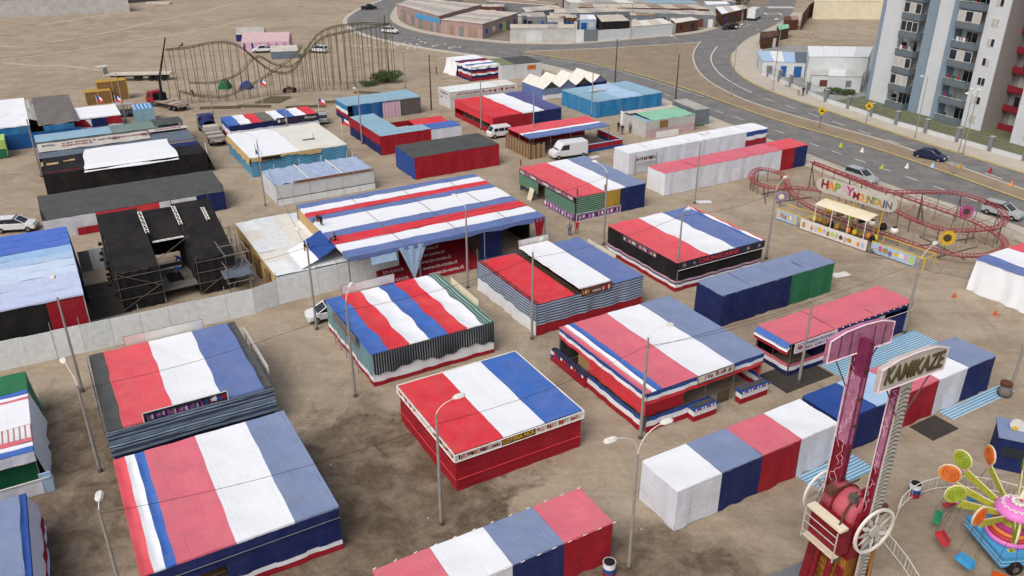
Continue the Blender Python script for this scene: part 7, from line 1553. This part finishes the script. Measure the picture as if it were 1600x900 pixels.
# pink house tent and friends on the open lot
def ridge_tent(label, q, ang, L, W, hw, hr, roofm, wallm, nb=0):
    t = thing('canvas_tent', label, 'tent', put(q), R(ang), 'canvas tents on the open lot')
    for s in (-1, 1): MB().grid(lambda u, v: (L*u, s*W/2*(1-v), hw+(hr-hw)*v-.1*sin(v*pi)), 10, 5).build('roof_slope', roofm, t, True); MB().grid(lambda u, v: (L*u, s*(W/2+.3*(1-v)), hw*v), 10, 3).build('side_wall', wallm, t, True)
    for x in (0, L): MB().add([(x, -W/2, 0), (x, W/2, 0), (x, W/2, hw), (x, 0, hr), (x, -W/2, hw)], [(0, 1, 2, 3, 4)]).build('end_wall', wallm, t)
    for i in range(nb): MB().box(.5+i*L/max(1, nb), -W/2-.34, .2, .8+i*L/max(1, nb), -W/2-.22, hw-.2).build('stripe', 'pinkboard' if i > 1 else 'navy', t)
ridge_tent('large faded pink tent with striped walls on the open lot', (-64.13, 204.36), 8, 11, 7, 2.2, 3.8, 'flesh_canvas', 'lilac', 6); ridge_tent('small navy tent with pale roof behind the large pink one', (-69.83, 217.89), 12, 7, 5, 1.6, 3.0, 'roof_grey', 'navy'); ridge_tent('small bluish white tent between the parked cars', (-54.95, 193.84), 15, 6, 4, 1.6, 2.6, 'gravestone', 'slate')
# ---------------------------------------------------------------- bins and loose items
def barrel(label, q, cols=('white', 'royal', 'dkred')):
    t = thing('painted_barrel', label, 'barrel', put(q), 0, 'tricolour barrels used as bins')
    for i, m in enumerate(cols[::-1]): MB().lathe([(.3, i*.3), (.3, i*.3+.3)], 14).build('band', m, t)
    MB().tube([(.3*cos(2*pi*k/16), .3*sin(2*pi*k/16), .9) for k in range(17)], .02, 4).build('rim', 'gravestone', t); MB().lathe([(.02, .905), (.27, .905), (.27, .91), (.02, .91)], 12).build('inside', 'dark', t)
    for o in t.children: o.scale = (1.25, 1.25, 1.1)
barrel('tricolour barrel beside the carousel rail fence', (26.21, 42.91)); barrel('tricolour barrel at the corner of the lowest cloth booth', (5.59, 35.98)); barrel('tricolour barrel beside the counters of the banded-eaves tent', (3.60, 60.09))
gb = thing('scrap_bundle', 'grey bundle with red basket dumped beside the bare post', 'bundle', put((38.35, 54.67))); MB().lathe([(.05, 0), (.5, .1), (.55, .5), (.3, .8), (.05, .85)], 9).build('sack', 'netgrey', gb, True); MB().lathe([(.2, .7), (.4, .75), (.45, 1.1), (.38, 1.12)], 10, (.1, .2, 0)).build('basket', 'rust', gb)
for q, lab in (((42.71, 71.84), 'small red traffic cone on open sand beyond the snack booth'), ((44.73, 68.13), 'small red traffic cone nearer the white-walled edge tent')): 
    t = thing('traffic_cone', lab, 'cone', put(q), 0, 'small traffic cones'); MB().box(-.2, -.2, 0, .2, .2, .04).build('foot', 'orangedark', t); MB().lathe([(.15, .04), (.03, .5)], 10).build('cone', 'orangedark', t)
# ---------------------------------------------------------------- people
def body_mesh(name, J, E, Rr):
    me = bpy.data.meshes.new(name); me.from_pydata(J, E, []); o = bpy.data.objects.new(name, me); C.objects.link(o)
    md = o.modifiers.new('s', 'SKIN'); o.modifiers.new('u', 'SUBSURF').levels = 1
    for i, v in enumerate(me.skin_vertices[0].data): v.radius = (Rr[i], Rr[i]*.85); v.use_root = (i == 0)
    bpy.context.view_layer.update(); dg = bpy.context.evaluated_depsgraph_get(); m2 = bpy.data.meshes.new_from_object(o.evaluated_get(dg)); bpy.data.objects.remove(o); m2.name = name
    return m2
ER = [(0, 1), (1, 2), (2, 3), (3, 4), (4, 5), (0, 6), (6, 7), (7, 8), (8, 9), (0, 10), (10, 11), (11, 12), (12, 13), (2, 14), (14, 15), (15, 16), (16, 17), (2, 18), (18, 19), (19, 20), (20, 21)]
RAD = [.15, .15, .17, .07, .10, .09, .10, .075, .05, .045, .10, .075, .05, .045, .08, .055, .042, .03, .08, .055, .042, .03]
STAND = [(0, 0, .95), (0, 0, 1.15), (0, 0, 1.38), (0, 0, 1.5), (.01, 0, 1.6), (.01, 0, 1.7), (0, .1, .88), (.03, .11, .48), (0, .12, .08), (.14, .12, .04), (0, -.1, .88), (-.02, -.11, .48), (-.05, -.12, .08), (.1, -.12, .04), (0, .2, 1.4), (-.02, .26, 1.12), (.05, .27, .88), (.08, .26, .78), (0, -.2, 1.4), (-.02, -.26, 1.12), (.05, -.27, .88), (.08, -.26, .78)]
BEND = [(0, 0, .9), (.14, 0, 1.08), (.34, 0, 1.22), (.44, 0, 1.28), (.54, 0, 1.32), (.62, 0, 1.36), (0, .1, .84), (.06, .12, .46), (-.02, .13, .08), (.12, .13, .04), (0, -.1, .84), (.02, -.12, .46), (-.06, -.13, .08), (.08, -.13, .04), (.34, .2, 1.22), (.42, .24, .95), (.55, .2, .75), (.6, .18, .68), (.34, -.2, 1.22), (.42, -.24, .95), (.55, -.2, .75), (.6, -.18, .68)]
SIT = [(0, 0, .22), (0, 0, .42), (.05, 0, .64), (.07, 0, .76), (.09, 0, .86), (.1, 0, .96), (.1, .1, .2), (.42, .14, .42), (.62, .15, .1), (.74, .15, .05), (.1, -.1, .2), (.42, -.14, .42), (.62, -.15, .1), (.74, -.15, .05), (.05, .2, .66), (.12, .26, .42), (.32, .22, .4), (.4, .2, .4), (.05, -.2, .66), (.12, -.26, .42), (.32, -.22, .4), (.4, -.2, .4)]
POSE = {}
for k_, J in (('stand', STAND), ('bend', BEND), ('sit', SIT)):
    m_ = body_mesh('body_'+k_, J, ER, RAD)
    for nm in ('trousers', 'shirt', 'skin', 'hair'): m_.materials.append(MATS['skin'])
    segs = [(Vector(J[a_]), Vector(J[b_]), i) for i, (a_, b_) in enumerate(ER)]
    for p in m_.polygons:
        c_ = p.center; best = min(segs, key=lambda s: (c_-(s[0]+(s[1]-s[0])*max(0, min(1, (c_-s[0]).dot(s[1]-s[0])/max(1e-6, (s[1]-s[0]).length_squared))))).length)[2]
        p.material_index = 1 if best in (0, 1, 13, 14, 17, 18) else (2 if best in (2, 3, 15, 16, 19, 20) else (3 if best == 4 else 0)); p.use_smooth = True
    POSE[k_] = m_
for n_, c_ in (('c_black', (34, 34, 38)), ('c_denim', (54, 66, 96)), ('c_grey', (128, 126, 124)), ('c_red', (170, 36, 44)), ('c_white', (206, 204, 200)), ('c_blue', (44, 62, 140)), ('c_khaki', (136, 120, 92))): mat(n_, srgb(*c_), .9, var=.15, scale=4)
def person(label, q, z, ang, pose, shirt, trousers):
    o = bpy.data.objects.new('person', POSE[pose]); C.objects.link(o); o.location = (q[0], q[1], z); o.rotation_euler = (0, 0, R(ang))
    for i, m in enumerate((trousers, shirt, 'skin', 'hair')): o.material_slots[i].link = 'OBJECT'; o.material_slots[i].material = MATS[m]
    return tag(o, label, 'person', 'people at work and walking')
person('person in dark clothes standing left of the draped flag-cloth tent', (-15.75, 175.52), .0, 200, 'stand', 'c_black', 'c_black')
person('person in black leading the three walking past the dented sheets', (17.05, 130.97), 0, 60, 'stand', 'c_black', 'c_black'); person('person in black walking in the middle of the three by the sheets', (17.44, 129.09), 0, 80, 'stand', 'c_black', 'c_denim'); person('person in grey standing against the dented sheets', (18.80, 130.21), 0, 250, 'stand', 'c_grey', 'c_black')
person('person in a grey top before the purple frieze corner', (6.53, 87.38), 0, 100, 'stand', 'c_grey', 'c_denim'); person('person in red before the purple frieze corner', (7.35, 87.76), 0, 90, 'stand', 'c_red', 'c_red')
person('pedestrian in a pale top on the apartment pavement', (53.60, 155.87), .13, 230, 'stand', 'c_white', 'c_grey'); person('pedestrian in black on the apartment pavement', (54.27, 155.35), .13, 230, 'stand', 'c_black', 'c_black')
kz = Matrix.Translation((-15.4, 71.5, 0)) @ Matrix.Rotation(GRID, 4, 'Z')
def onroof(x, y): v = kz @ Vector((x, y, 0)); return (v.x, v.y)
person('worker in dark clothes crouching at the canopy edge, farthest back', onroof(.6, 10.4), 4.2, 200, 'sit', 'c_black', 'c_denim'); person('worker bending over the canopy edge beside the crouching one', onroof(.5, 9.2), 4.2, 240, 'bend', 'c_black', 'c_black')
person('worker standing on the pale shed roof beside the blue cloth', onroof(-2.2, 6.3), 2.75, 300, 'bend', 'c_black', 'c_black'); person('worker kneeling on the canopy corner by the blue cloth', onroof(.4, 4.6), 4.2, 210, 'sit', 'c_black', 'c_black')
sg_ = Matrix.Translation((*(-35.78, 68.13), 0)) @ Matrix.Rotation(R(31), 4, 'Z'); f_ = lambda x, y: (sg_ @ Vector((x, y, 0))).xy
person('worker in a blue shirt standing on the black stage deck', f_(5.6, 2.6), 1.13, 260, 'stand', 'c_blue', 'c_black'); person('worker in blue bending at the back of the black stage deck', f_(6.4, 5.6), 1.13, 200, 'bend', 'c_blue', 'c_denim')
person('worker sitting on top of the tall coaster rail', (-57.8, 149.9), 9.95, 220, 'sit', 'c_black', 'c_black'); person('worker standing on the far end of the coaster rail', (-25.0, 169.8), 11.0, 200, 'stand', 'c_black', 'c_black'); person('worker bending among the coaster posts near the green dome tent', (-59.24, 154.83), 0, 150, 'bend', 'c_black', 'c_black')
quad = thing('quad_bike', 'small dark motor vehicle parked under the coaster frame', 'motorbike', put((-42.37, 159.04)), R(10)); MB().lathe([(.1, 0), (.6, .1), (.7, .4), (.3, .6)], 8, (0, 0, .4)).build('body', 'rust', quad, True); MB().tube([(-.6, 0, .8), (-.3, 0, 1.2), (.1, 0, 1.0)], .06, 5).build('handlebar', 'dark', quad)
for x in (-.9, .9):
    for y in (-.6, .6): MB().lathe([(.1, -.14), (.36, -.14), (.36, .14), (.1, .14)], 10, (x, y, .36), 'y').build('wheel', 'rubber', quad)
# plates of litter on the sand
for i, (q, lab, sx) in enumerate((((23.87, 98.30), 'white flat panel lying on sand behind the black-walled tent', 1.1), ((33.46, 76.79), 'white crumpled sheet lying on sand beyond the green booth end', 1.0), ((12.01, 117.15), 'white scrap lying beside the delivery van', .8), ((-89.13, 183.56), 'pale scrap lying on the open lot', 1.4))):
    tag(MB().grid(lambda u, v: (sx*(u-.5)*2, sx*(v-.5), .03+.06*nz(u*4, v*4, i)), 6, 4).build('scrap_sheet', 'sign_white', None, loc=(q[0], q[1], .03), rz=R(20*i)), lab, 'scrap', 'pale scraps lying on the sand')
cm = [Vector((25.99, 54.05)), Vector((18.47, 52.74))]
